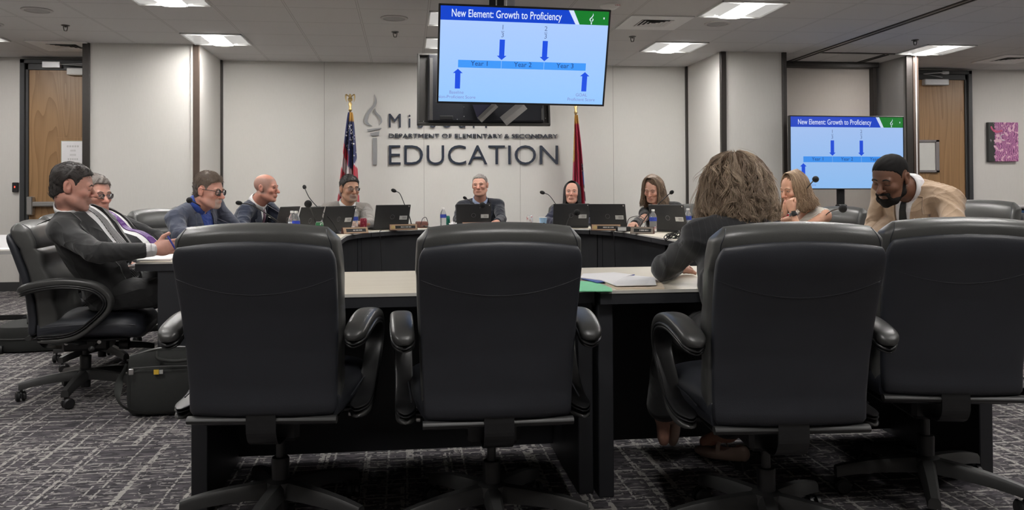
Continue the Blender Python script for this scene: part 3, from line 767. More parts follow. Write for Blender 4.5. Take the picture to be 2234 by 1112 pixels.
# screen on a floor stand in front of the recess
W3, H3, Mx3 = screen_frame(atY(1722.5, 254.5, 8.55), atY(1972, 257, 8.55), atY(1727, 410, 8.55))
H3 = W3*0.605
tv3 = empty('stand_television'); tv3.matrix_world = Mx3
tag(tv3, 'lit television on a black floor stand in front of the recess', 'television')
fr = MB(); bz = 0.012
fr.box(-W3/2, W3/2, 0.006, 0.05, -H3/2, H3/2, 0.004)
for s in (-1, 1): fr.box(s*(W3/2-bz), s*W3/2, -0.004, 0.02, -H3/2, H3/2, 0.002); fr.box(-W3/2, W3/2, -0.004, 0.02, s*(H3/2-bz), s*H3/2, 0.002)
fr.build('bezel', M['black_plastic'], tv3, smooth=False)
slide(tv3, W3-2*bz, H3-2*bz, 0.002, 0.85)
s1 = atY(1836, 412, 8.62)
st = empty('television_stand', (s1[0], 8.62, 0), 0, 'black floor stand with telescoping post under the right television', 'stand')
MB().box(-0.055, 0.055, -0.03, 0.05, 0.10, 0.96, 0.012).build('post', M['black_metal'], st, smooth=False)
MB().box(-0.042, 0.042, 0.0, 0.045, 0.9, 1.55, 0.01).build('inner_post', M['black_metal'], st, smooth=False)
MB().box(-0.2, 0.2, 0.03, 0.055, 1.25, 1.55, 0.006).build('mounting_plate', M['black_metal'], st, smooth=False)
for s in (-1, 1):
    lg = MB().box(s*0.36-0.03, s*0.36+0.03, -0.30, 0.34, 0.07, 0.12, 0.008); lg.build('foot', M['black_metal'], st, smooth=False)
    for q in (-0.26, 0.30):
        MB().lathe((s*0.36, q, 0.035), [(0, -0.02), (0.034, -0.02), (0.034, 0.02), (0, 0.02)], 14, R=[[0, 0, 1], [0, 1, 0], [1, 0, 0]]).build('caster', M['black_plastic'], st)
MB().box(-0.36, 0.36, -0.02, 0.04, 0.075, 0.115, 0.008).build('cross_bar', M['black_metal'], st, smooth=False)
wo = atY(1888, 478, 9.5)
tag(MB().box(wo[0]-0.02, wo[0]+0.06, 9.565, 9.58, wo[2]-0.02, wo[2]+0.10, 0.003).build('wall_outlet', M['white_plastic'], smooth=False), 'small white wall outlet low in the recess behind the tan jacket', 'outlet')

# ------------------------------------------------------------------ flags
def flag(pxl, pole_top_y, name, label, mats_fn, prof, top_px):
    pass
def make_flag(base_xy, z_top, spread, seed, mfun, label, eagle):
    bx, by = base_xy
    f = empty('flag', (bx, by, 0), 0, label, 'flag')
    MB().lathe((0, 0, 0), [(0, 0), (0.15, 0), (0.15, 0.02), (0.05, 0.06), (0.022, 0.10), (0, 0.10)], 28).build('floor_base', M['gold'], f)
    MB().cyl((0, 0, 0), 0.013, 0.08, z_top+0.05, 14).build('pole', mat('oak_pole', (0.20, 0.11, 0.05), 0.4), f)
    MB().lathe((0, 0, 0), [(0.012, z_top+0.0), (0.022, z_top+0.02), (0.014, z_top+0.05), (0.024, z_top+0.09), (0.012, z_top+0.12), (0, z_top+0.12)], 16).build('ferrule', M['gold'], f)
    if eagle:
        e = MB(); zt = z_top+0.12
        e.lathe((0, 0, 0), [(0, zt), (0.025, zt+0.005), (0.030, zt+0.03), (0.012, zt+0.06), (0.014, zt+0.075), (0.006, zt+0.09), (0, zt+0.09)], 12)
        for s in (-1, 1): e.tube(spline([(s*0.01, 0, zt+0.055), (s*0.045, 0.01, zt+0.085), (s*0.052, 0.012, zt+0.045), (s*0.043, 0.01, zt-0.005)], 10), [0.008, 0.012, 0.015, 0.017, 0.017, 0.016, 0.014, 0.011, 0.008, 0.004], 6, flat=0.5)
        e.build('eagle_finial', M['gold'], f)
    # hanging cloth in soft vertical folds round the pole
    nu, nv = 96, 60; L = 1.18
    V = []; U = []
    rnd = random.Random(seed); ph = [rnd.uniform(0, 6.28) for _ in range(6)]
    for j in range(nv+1):
        v_ = j/nv
        half = spread(v_)
        for i in range(nu+1):
            u_ = i/nu
            a = u_*2-1
            fold = (0.030+0.045*v_)*min(1, v_*3+0.15)
            y_ = -0.022-fold*(0.9*math.sin(a*7.5+ph[0]+0.6*v_)+0.5*math.sin(a*15+ph[1]-v_)+0.25*math.sin(a*23+ph[2]))-0.05*v_*(1-a*a)
            x_ = half[0]+(half[1]-half[0])*u_+0.012*math.sin(a*9+ph[3]+v_*2)*v_
            z_ = z_top-0.01-L*v_-0.015*math.sin(a*5+ph[4])*v_
            V.append((x_, y_, z_)); U.append((u_, v_))
    F = np.array([(j*(nu+1)+i, j*(nu+1)+i+1, (j+1)*(nu+1)+i+1, (j+1)*(nu+1)+i) for j in range(nv) for i in range(nu)])
    tint = np.array([mfun(u_, v_) for (u_, v_) in U])
    o = mk('cloth', V, F, attr_mat('flag_cloth', 0.75, 0.0, sheen=0.2), f, tint=tint)
    md = o.modifiers.new('thickness', 'SOLIDIFY'); md.thickness = 0.002
    return f, V, nu, nv
M['gold'] = mat('gold_metal', (0.62, 0.45, 0.20), 0.28, 0.9, 0.1, 40)
RED, WHITE, NAVY, GOLD = (0.50, 0.022, 0.050), (0.66, 0.63, 0.63), (0.020, 0.030, 0.13), (0.55, 0.30, 0.06)
def us(u, v):
    if v < 0.10 and 0.25 < u: return GOLD if u > 0.35 else (0.40, 0.22, 0.05)
    s_ = v*1.1-0.75*(u-0.5)      # stripes fall steeply across the bunched cloth
    if v < 0.57-0.30*(abs(u-0.62)*1.6)**2 and not (u < 0.48 and v > 0.30+0.28*u): return NAVY
    return RED if int(math.floor((v*7.5-2.2*u)))%2 == 0 else WHITE
def us_spread(v): return (-0.022-0.115*v**0.8-0.02*v, 0.028+0.07*v**0.6)
fx = atY(764, 240, 9.72)
fus, Vf, nu, nv = make_flag((fx[0], 9.72), 2.085, us_spread, 3, us, 'United States flag with gold eagle hanging left of the wall lettering', True)
stars = MB(); rnd = random.Random(5)
def star(c, r, tilt):
    P = [(c[0]+(r if k % 2 == 0 else r*0.42)*math.sin(k*math.pi/5+tilt), c[1], c[2]+(r if k % 2 == 0 else r*0.42)*math.cos(k*math.pi/5+tilt)) for k in range(10)]
    return P
for k_ in range(46):
    for _try in range(20):
        i = rnd.randint(int(nu*0.1), nu-4); j = rnd.randint(int(nv*0.14), int(nv*0.60)); u_, v_ = i/nu, j/nv
        if us(u_, v_) == NAVY and us(u_+0.03, v_+0.03) == NAVY and us(max(0, u_-0.05), v_) == NAVY: break
    else: continue
    p = Vf[j*(nu+1)+i]; q = Vf[j*(nu+1)+i+2]
    P = star((p[0], p[1]-0.006, p[2]), 0.0135, rnd.uniform(-0.5, 0.5))
    stars.add(P, [tuple(range(10))])
stars.build('star', mat('white_star', (0.66, 0.64, 0.63), 0.8), fus, smooth=False)
def mo(u, v):
    if u < 0.20+0.05*v and v < 0.5: return GOLD
    if v < 0.09: return GOLD
    if u > 0.70 and 0.50 < v:
        if v < 0.60: return (0.012, 0.016, 0.05)
        if v < 0.72: return (0.03, 0.12, 0.42)
        if v < 0.76: return (0.03, 0.10, 0.05)
        if v < 0.80: return WHITE
        if v < 0.90: return (0.06, 0.02, 0.035)
        return WHITE
    return (0.42, 0.018, 0.070)
def mo_spread(v): return (-0.020-0.05*v**0.7, 0.022+0.118*v**0.9)
fx = atY(1256, 240, 9.72)
fmo, Vm, nu, nv = make_flag((fx[0], 9.72), 2.07, mo_spread, 11, mo, 'red state flag with gold fringe hanging right of the wall lettering', True)
stars = MB()
for (u_, v_) in ((0.80, 0.52), (0.88, 0.54), (0.77, 0.56), (0.92, 0.57), (0.80, 0.585)):
    p = Vm[int(v_*nv)*(nu+1)+int(u_*nu)]; stars.add(star((p[0], p[1]-0.008, p[2]), 0.017, 0.2), [tuple(range(10))])
stars.build('star', mat('white_star', (0.66, 0.64, 0.63), 0.8), fmo, smooth=False)
# ------------------------------------------------------------------ conference tables
TZ = 0.755
def slab_top(parent, poly, name='tabletop'):
    """pale top with a grey chamfer over a thick black edge"""
    n = len(poly)
    def inset(d):
        P = np.array(poly, float); out = []
        c = P.mean(axis=0)
        A = 0.5*sum(P[i][0]*P[(i+1) % n][1]-P[(i+1) % n][0]*P[i][1] for i in range(n))
        sg = 1 if A > 0 else -1
        for i in range(n):
            a, b, c2 = P[i-1], P[i], P[(i+1) % n]
            e1 = (b-a)/np.linalg.norm(b-a); e2 = (c2-b)/np.linalg.norm(c2-b)
            n1 = sg*np.array([-e1[1], e1[0]]); n2 = sg*np.array([-e2[1], e2[0]])
            m = n1+n2; m /= max(1e-6, np.dot(m, m)/2) ; out.append(tuple(b+m*d*1.0))
        return out
    MB().prism(inset(0.012), TZ-0.004, TZ).build(name, M['laminate'], parent, smooth=False)
    a = inset(0.0); b = inset(0.012)
    V = [(x, y, TZ-0.010) for x, y in a]+[(x, y, TZ-0.0005) for x, y in b]
    F = [(i, (i+1) % n, n+(i+1) % n, n+i) for i in range(n)]+[tuple(range(n))[::-1], tuple(range(n, 2*n))]
    MB().add(V, F).build('edge_band', M['edge_grey'], parent, smooth=False)
    MB().prism(inset(0.003), TZ-0.048, TZ-0.010).build('edge_rail', M['table_black'], parent, smooth=False)
def near_table(x0, x1, y0, y1, label):
    t = empty('conference_table', ((x0+x1)/2, (y0+y1)/2, 0), 0, label, 'table')
    ox, oy = (x0+x1)/2, (y0+y1)/2
    slab_top(t, [(x0-ox, y0-oy), (x1-ox, y0-oy), (x1-ox, y1-oy), (x0-ox, y1-oy)])
    for xa in (x0+0.002, x1-0.058):
        MB().box(xa-ox, xa+0.056-ox, y0+0.04-oy, y1-0.22-oy, 0.0, TZ-0.050, 0.003).build('leg', M['table_black'], t, smooth=False)
    MB().box(x0+0.06-ox, x1-0.06-ox, y1-0.30-oy, y1-0.275-oy, 0.03, TZ-0.050, 0.002).build('modesty_panel', M['table_black'], t, smooth=False)
    return t
near_table(-0.745, 0.688, 2.885, 3.735, 'near black conference table with pale top behind the two left empty chairs')
near_table(0.694, 2.255, 2.84, 3.745, 'near black conference table with pale top where the curly haired woman sits')
br = tag(MB().box(0.60, 0.79, 2.93, 2.96, TZ-0.066, TZ-0.0485, 0.003).build('joining_plate', M['table_black'], smooth=False), 'flat plate under the joint of the two near tables', 'joining plate')
CX, CY = 0.73, 6.95
def inner(a): return (CX+1.23*math.cos(a), CY+1.23*math.sin(a))
def outer(a):
    r = 1.68+0.37*abs(math.cos(a))**4; return (CX+r*math.cos(a), CY+r*math.sin(a))
def dais(inn, out, label, panels, ends):
    """one module of the horseshoe: INN and OUT are its two edges"""
    c = np.mean(np.array(inn+out), axis=0)
    t = empty('horseshoe_table', (c[0], c[1], 0), 0, label, 'table')
    sh = lambda P: [(x-c[0], y-c[1]) for x, y in P]
    slab_top(t, sh(inn)+sh(out)[::-1])
    I = np.array(sh(inn)); O = np.array(sh(out)); k = 0.13/0.75
    A = I*(1-k)+O*k; B = I*(1-k-0.03)+O*(k+0.03)
    poly = [tuple(p) for p in A]+[tuple(p) for p in B[::-1]]
    MB().prism(poly, 0.02, TZ-0.05).build('front_panel', M['table_black'], t, smooth=False)
    for i in ends:
        p, q = A[i], I[i]*0.13+O[i]*0.87
        d = (q-p)/np.linalg.norm(q-p); tg = I[1 if i == 0 else -2]-I[i]; tg = tg/np.linalg.norm(tg)
        a_, b_ = p+tg*0.012, q+tg*0.012
        MB().prism([tuple(a_), tuple(b_), tuple(b_+tg*0.05), tuple(a_+tg*0.05)], 0.0, TZ-0.05).build('leg', M['table_black'], t, smooth=False)
    return t
def arc(a0, a1, n=14): return [math.radians(a0+(a1-a0)*i/(n-1)) for i in range(n)]
YJ = 6.30
dais([(-0.53, 4.44), (-0.50, YJ)], [(-1.415, 4.44), (-1.32, YJ)], 'straight left arm of the black horseshoe table, by the dark suited man', True, (0,))
A1 = arc(180, 148); dais([(-0.50, YJ+0.004), (-0.50, 6.9)]+[inner(a) for a in A1], [(-1.32, YJ+0.004), (-1.32, 6.9)]+[outer(a) for a in A1], 'left curved module of the black horseshoe table, by the bald man', True, (0, -1))
A2 = arc(147.8, 90.2); dais([inner(a) for a in A2], [outer(a) for a in A2], 'far left module of the horseshoe table before the grey suited man', True, (0, -1))
A3 = arc(89.8, 33.2); dais([inner(a) for a in A3], [outer(a) for a in A3], 'far right module of the horseshoe table before the black haired woman', True, (0, -1))
A4 = arc(32.8, 0); dais([inner(a) for a in A4]+[(1.96, 6.9), (1.96, YJ+0.004)], [outer(a) for a in A4]+[(2.78, 6.9), (2.78, YJ+0.004)], 'right curved module of the horseshoe table with the coiled cables', True, (0, -1))
dais([(1.96, YJ), (1.98, 4.18)], [(2.78, YJ), (2.885, 4.18)], 'straight right arm of the horseshoe table before the tan suited man', True, (-1,))

# ------------------------------------------------------------------ leather office chairs
def back_y(z):     # the back leans away and straightens towards the seat
    zz = [0.40, 0.50, 0.62, 0.74, 0.86, 0.96, 1.05]; yy = [-0.235, -0.232, -0.245, -0.272, -0.312, -0.352, -0.385]
    return float(np.interp(z, zz, yy))
def back_w(z):
    zz = [0.40, 0.44, 0.55, 0.68, 0.80, 0.90, 0.95, 0.975]; ww = [0.222, 0.228, 0.232, 0.238, 0.243, 0.246, 0.240, 0.215]
    return float(np.interp(z, zz, ww))
def make_chair():
    t = empty('office_chair')
    # outer shell of the back
    secs = []; zs = np.concatenate([[0.418, 0.422, 0.435], np.linspace(0.46, 0.89, 22), [0.912, 0.928, 0.938, 0.944, 0.947]])
    for i, z in enumerate(zs):
        w_ = back_w(z) if z < 0.89 else 0.2455; th = 0.028
        if z < 0.43: th = 0.012+0.016*(z-0.418)/0.012; w_ -= 0.008*(0.43-z)/0.012
        q = max(0, (z-0.89)/0.057)
        if q > 0: th = 0.028*math.sqrt(max(0.03, 1-q**2.6)); w_ = 0.2455*(1-0.07*q**3)
        o = []
        for (px_, py_, pz_) in sup(0, 0, z, w_, th, 56, 4.5):
            dome = 0.022*(1-(px_/0.2455)**2)*q
            o.append((px_, back_y(z)-0.042+py_-0.016*(1-(px_/0.25)**2)+0.008, pz_+dome))
        secs.append(o)
    sh = MB().loft(secs).build('back_shell', M['leather'], t, sharp=60)
    # stitched seam that sags across the shell
    def shell_y(x, z): return back_y(z)-0.042-0.028*(1-(abs(x)/back_w(z))**4.5)**(1/4.5)-0.016*(1-(x/0.25)**2)+0.008
    pts = [(x, shell_y(x, 0.805+0.050*(x/0.24)**2)-0.0003, 0.805+0.050*(x/0.24)**2) for x in np.linspace(-0.238, 0.238, 40)]
    MB().tube(pts, 0.0006, 6).build('seam', M['leather'], sh)
    # inner cushion with the rolled head of the chair
    def cush(z, n=56):
        if z < 0.875: w_ = back_w(z)+0.006; f = 0.055+0.012*math.sin((z-0.43)/0.44*math.pi*2.5)**2; yc = back_y(z)+f*0.62; hb = f
        else:
            q = (z-0.875)/0.128
            w_ = 0.253*(1-0.03*q**2)-0.030*max(0, q-0.75)/0.25
            r_ = 0.068*math.sqrt(max(0.03, 1-(2*q-0.86)**2*0.62)); r_ *= (1 if q < 0.80 else math.sqrt(max(0.03, 1-((q-0.80)/0.20)**2*0.95)))
            k = min(1, (z-0.875)/0.03)
            yc = back_y(z)+0.034; hb = r_
        o = []
        for (px_, py_, pz_) in sup(0, 0, z, w_, hb, n, 4.6):
            dome = 0.020*(1-(px_/0.25)**2)*max(0, (z-0.90)/0.103)
            o.append((px_, yc+py_-0.012*(1-(px_/0.25)**2), pz_+dome))
        return o
    zc = np.concatenate([np.linspace(0.43, 0.86, 20), np.linspace(0.875, 1.003, 18)])
    cu = MB().loft([cush(z) for z in zc]).build('back_cushion', M['leather_roll'], t, sharp=60)
    for s in (1, -1):      # piped seams where the roll is closed at its ends
        n = 240; best = lambda z, front: min((p for p in cush(z, n) if (p[1] > np.mean([q[1] for q in cush(z, 24)])) == front), key=lambda p: abs(p[0]-s*0.232+s*0.02*max(0, z-0.96)/0.04))
        zz = np.linspace(0.885, 0.998, 9)
        for fr_ in (False, True):
            pts = [np.array(best(z, fr_)) for z in zz]
            MB().tube(spline(pts, 20), 0.0018, 6).build('piping', M['leather'], cu)
    # rail under the shell
    MB().tube([(-0.232, back_y(0.43)-0.052, 0.406), (0.232, back_y(0.43)-0.052, 0.406)], 0.017, 10, flat=0.75).build('back_rail', M['nylon'], t)
    # seat
    secs = []
    for i, q in enumerate(np.linspace(0, 1, 26)):
        y = -0.245+q*0.525
        w_ = 0.230+0.044*math.sin(min(1, q*1.5)*math.pi/2)-0.05*max(0, (q-0.8)/0.2)**2; hh = 0.062
        zc = 0.440+0.012*math.sin(q*math.pi)-0.018*max(0, (q-0.75)/0.25)**2
        if q > 0.9: hh *= math.sqrt(max(0.04, 1-((q-0.9)/0.1)**2*0.95))
        secs.append([(a, y, zc+c+0.012*(1-(a/0.26)**2)*(1 if c > 0 else 0)) for (a, _, c) in sup(0, y, 0, w_, hh, 44, 3.6, 'xz')])
    se = MB().loft(secs).build('seat', M['leather'], t, sharp=60)
    for s in (-1, 1):
        MB().tube([(s*(0.275-0.02*abs(k-0.5)), -0.22+0.46*k, 0.462+0.012*math.sin(k*3.14)) for k in np.linspace(0, 1, 17)], 0.0025, 6).build('piping', M['leather'], se)
    MB().box(-0.215, 0.215, -0.23, 0.20, 0.372, 0.392, 0.008).build('seat_pan', M['black_plastic'], t, smooth=False)
    # looped arms
    for s in (-1, 1):
        top = spline([(s*0.286, -0.315, 0.648), (s*0.292, -0.25, 0.674), (s*0.296, -0.12, 0.692), (s*0.297, 0.0, 0.682), (s*0.296, 0.075, 0.655), (s*0.294, 0.115, 0.600), (s*0.291, 0.10, 0.545), (s*0.288, 0.03, 0.475), (s*0.286, -0.03, 0.432), (s*0.284, -0.10, 0.413), (s*0.283, -0.225, 0.408)], 60)
        def ring(i, wd, hi, off):
            P = top; tg = np.gradient(P, axis=0)[i]; tg /= np.linalg.norm(tg); sd = np.array([1.0, 0, 0]); nn = np.cross(tg, sd); nn /= np.linalg.norm(nn)
            c = P[i]+nn*off
            return [tuple(c+sd*a+nn*b) for (a, b, _) in sup(0, 0, 0, wd, hi, 26, 3.0)]
        secs = []; N = 60
        for i in range(N):
            q = i/(N-1); e0 = min(1, i/4.0); e1 = min(1, (N-1-i)/4.0); e = math.sqrt(max(0.05, 1-(1-min(e0, e1))**2))
            wd = float(np.interp(q, [0, 0.15, 0.42, 0.55, 0.70, 0.82, 1], [0.034, 0.037, 0.036, 0.031, 0.029, 0.032, 0.033]))
            hi = float(np.interp(q, [0, 0.15, 0.42, 0.55, 0.70, 0.82, 1], [0.019, 0.021, 0.018, 0.014, 0.013, 0.015, 0.014]))
            secs.append((i, wd*e, hi*e))
        ar = MB().loft([ring(i, a, b, -0.012) for i, a, b in secs]).build('armrest', M['pad'], t, sharp=70)
        MB().loft([ring(i, a*1.04, b*0.42, 0.007) for i, a, b in secs]).build('arm_rib', M['black_plastic'], ar, sharp=70)
        MB().loft([ring(i, a*0.99, b*0.40, 0.017) for i, a, b in secs]).build('arm_rib', M['black_plastic'], ar, sharp=70)
        br_ = MB().tube([(s*0.283, -0.13, 0.402), (s*0.278, -0.04, 0.376), (s*0.20, -0.03, 0.368)], 0.022, 8, flat=0.5).build('arm_bracket', M['black_metal'], t)
        for yy in (-0.10, 0.06): MB().lathe((s*0.243, yy, 0.375), [(0, -0.008), (0.010, -0.006), (0.010, 0.006), (0, 0.008)], 10, R=[[0, 0, 1], [0, 1, 0], [1, 0, 0]]).build('bolt', M['steel'], t)
    # J bar that carries the back, tilt box, lever and tension knob
    pts = [(0, back_y(0.44)-0.066, 0.425), (0, back_y(0.44)-0.068, 0.40), (0, -0.298, 0.36), (0, -0.268, 0.325), (0, -0.20, 0.315), (0, -0.05, 0.318)]
    P = spline(pts, 20)
    MB().loft([[(-0.046, p[1]-0.004, p[2]+0.002), (0.046, p[1]-0.004, p[2]+0.002), (0.046, p[1]+0.004, p[2]-0.002), (-0.046, p[1]+0.004, p[2]-0.002)] for p in P]).build('back_bracket', M['black_metal'], t, smooth=False)
    MB().box(-0.085, 0.085, -0.17, 0.07, 0.300, 0.372, 0.014).build('tilt_box', M['black_metal'], t, smooth=False)
    MB().tube([(0.06, 0.02, 0.345), (0.21, 0.03, 0.350), (0.275, 0.03, 0.345)], 0.005, 8).build('tilt_lever', M['black_metal'], t)
    MB().lathe((0.265, 0.03, 0.346), [(0, -0.028), (0.013, -0.02), (0.015, 0.015), (0, 0.028)], 12, R=[[0, 0, 1], [0, 1, 0], [1, 0, 0]]).build('lever_knob', M['black_plastic'], t)
    MB().lathe((0, 0.135, 0.320), [(0, -0.03), (0.030, -0.028), (0.034, 0.02), (0.0, 0.028)], 16, R=[[1, 0, 0], [0, 0, 1], [0, -1, 0]]).build('tension_knob', M['black_plastic'], t)
    MB().lathe((0, 0, 0), [(0.0145, 0.19), (0.0145, 0.31), (0, 0.31)], 18).build('gas_lift', M['edge_grey'] if False else M['nylon'], t)
    MB().lathe((0, 0, 0), [(0, 0.045), (0.026, 0.045), (0.028, 0.12), (0.030, 0.215), (0.027, 0.221), (0.014, 0.222)], 20).build('column_sleeve', M['black_plastic'], t)
    # five star base
    for k in range(5):
        a = math.radians(90+72*k); dx, dy = math.cos(a), math.sin(a); px_, py_ = -dy, dx
        secs = []
        for q in np.linspace(0, 1, 10):
            r = 0.018+q*0.302; z = 0.118-0.014*q-0.022*q**3; wd = 0.030-0.010*q; h = 0.026-0.008*q
            secs.append([(dx*r+px_*b, dy*r+py_*b, z+c) for (b, c) in ((-wd, -h), (wd, -h), (wd*0.92, h*0.4), (wd*0.55, h), (-wd*0.55, h), (-wd*0.92, h*0.4))])
        lg = MB().loft(secs).build('base_arm', M['nylon'], t, sharp=35)
        cs = MB(); cx, cy = dx*0.308, dy*0.308
        cs.cyl((cx, cy, 0), 0.0075, 0.045, 0.080, 10)
        off = 0.012; yaw_ = a+0.9*((k*37) % 5-2)
        ax = np.array([math.cos(yaw_), math.sin(yaw_), 0]); tr = np.array([-ax[1], ax[0], 0])
        cen = np.array([cx, cy, 0.0285])-ax*off
        Rw = np.column_stack([ax, [0, 0, 1], tr])
        wh = MB()
        for s in (-1, 1): wh.lathe(cen+tr*s*0.0145, [(0, -0.010), (0.020, -0.010), (0.028, -0.007), (0.0285, 0.004), (0.022, 0.010), (0.010, 0.0105), (0, 0.0095)] if s > 0 else [(0, 0.010), (0.020, 0.010), (0.028, 0.007), (0.0285, -0.004), (0.022, -0.010), (0.010, -0.0105), (0, -0.0095)], 20, R=Rw)
        cs.box(-0.018, 0.018, -0.006, 0.006, 0.02, 0.05, 0.003, R=np.column_stack([ax, tr, [0, 0, 1]]), o=(cx, cy, 0))
        wh.add([], [])
        st_ = cs.build('caster_fork', M['black_plastic'], lg)
        wh.build('caster_wheel', M['black_plastic'], lg)
    MB().lathe((0, 0, 0), [(0, 0.085), (0.045, 0.088), (0.052, 0.115), (0.046, 0.142), (0.030, 0.150), (0, 0.150)], 24).build('base_hub', M['nylon'], t)
    return t
BASE_PARTS = ('gas_lift', 'column_sleeve', 'base_arm', 'base_hub')
CHAIR0 = make_chair()
G1 = 'black leather chairs in the front row'; G2 = 'black leather chairs round the horseshoe table'
def hub(x, y, z=0.10): p = atZ(x, y, z); return p[0], p[1]
CH = [(617, 1058, 84, 'empty black leather chair at the left end of the front row', 30),
      (1068, 1066, 90, 'empty black leather chair in the middle of the front row', 36),
      (1650, 1062, 85, 'black leather chair of the curly haired woman, seen from behind', 23),
      (2006, 1012, 79, 'empty black leather chair at the right edge of the front row', 17)]
CPOS = []
for i, (a, b, fc, lb, br_) in enumerate(CH):
    x, y = hub(a, b, 0.10); x += (0.010, 0, -0.030, 0.012)[i]; y += (0, 0, -0.085, 0.03)[i]
    # the first chair built is also the pattern: keep it unmoved until all copies are made
    CPOS.append((x, y, fc, lb, G1, br_, 0.0))
far = [(-1.70, 4.75, 6, 'black leather chair in which the dark suited man with striped tie leans back', 51, -0.045),
       (-1.92, 5.60, -8, 'black leather chair of the man with purple tie, mostly hidden', 35, -0.03),
       (-1.64, 6.36, -32, 'black leather chair beside the man with black glasses, its headrest standing clear', 10, -0.02),
       (-1.70, 7.60, 8, 'black leather chair of the bald man, a sliver showing behind him', 0, -0.02),
       (-0.68, 8.62, -62, 'black leather chair of the grey suited man with goatee', 5, -0.04),
       (0.91, 9.24, -86, 'black leather chair of the man in front of the wall lettering', 15, -0.06),
       (1.76, 8.78, -112, 'black leather chair of the black haired woman', 25, -0.035),
       (2.80, 8.11, -140, 'black leather chair of the woman with brown hair and black blazer', 0, -0.04),
       (2.98, 6.75, -150, 'empty black leather chair half hidden behind the curly hair', 30, -0.03),
       (3.20, 6.08, 198, 'black leather chair of the woman in white knit', 10, -0.035),
       (3.20, 4.45, -155, 'black leather chair behind the tan suited man', 22, 0.03)]
for x, y, fc, lb, br_, dz in far: CPOS.append((x, y, fc, lb, G2, br_, dz))
for q in CPOS[1:]:
    c = copy_tree(CHAIR0)
    x, y, fc, lb, g, br_, dz = q
    c.location = (x, y, 0); c.rotation_euler = (0, 0, math.radians(fc-90)); tag(c, lb, 'chair', g)
    for ch in c.children:
        nm = ch.name.split('.')[0]
        if nm in BASE_PARTS: ch.rotation_euler = (0, 0, math.radians(br_)); ch.location = (0, -0.07, 0)
        elif dz: ch.location = (0, 0, dz)
x, y, fc, lb, g, br_, dz = CPOS[0]
CHAIR0.location = (x, y, 0); CHAIR0.rotation_euler = (0, 0, math.radians(fc-90)); tag(CHAIR0, lb, 'chair', g)
for ch in CHAIR0.children:
    if ch.name.split('.')[0] in BASE_PARTS: ch.rotation_euler = (0, 0, math.radians(br_)); ch.location = (0, -0.07, 0)
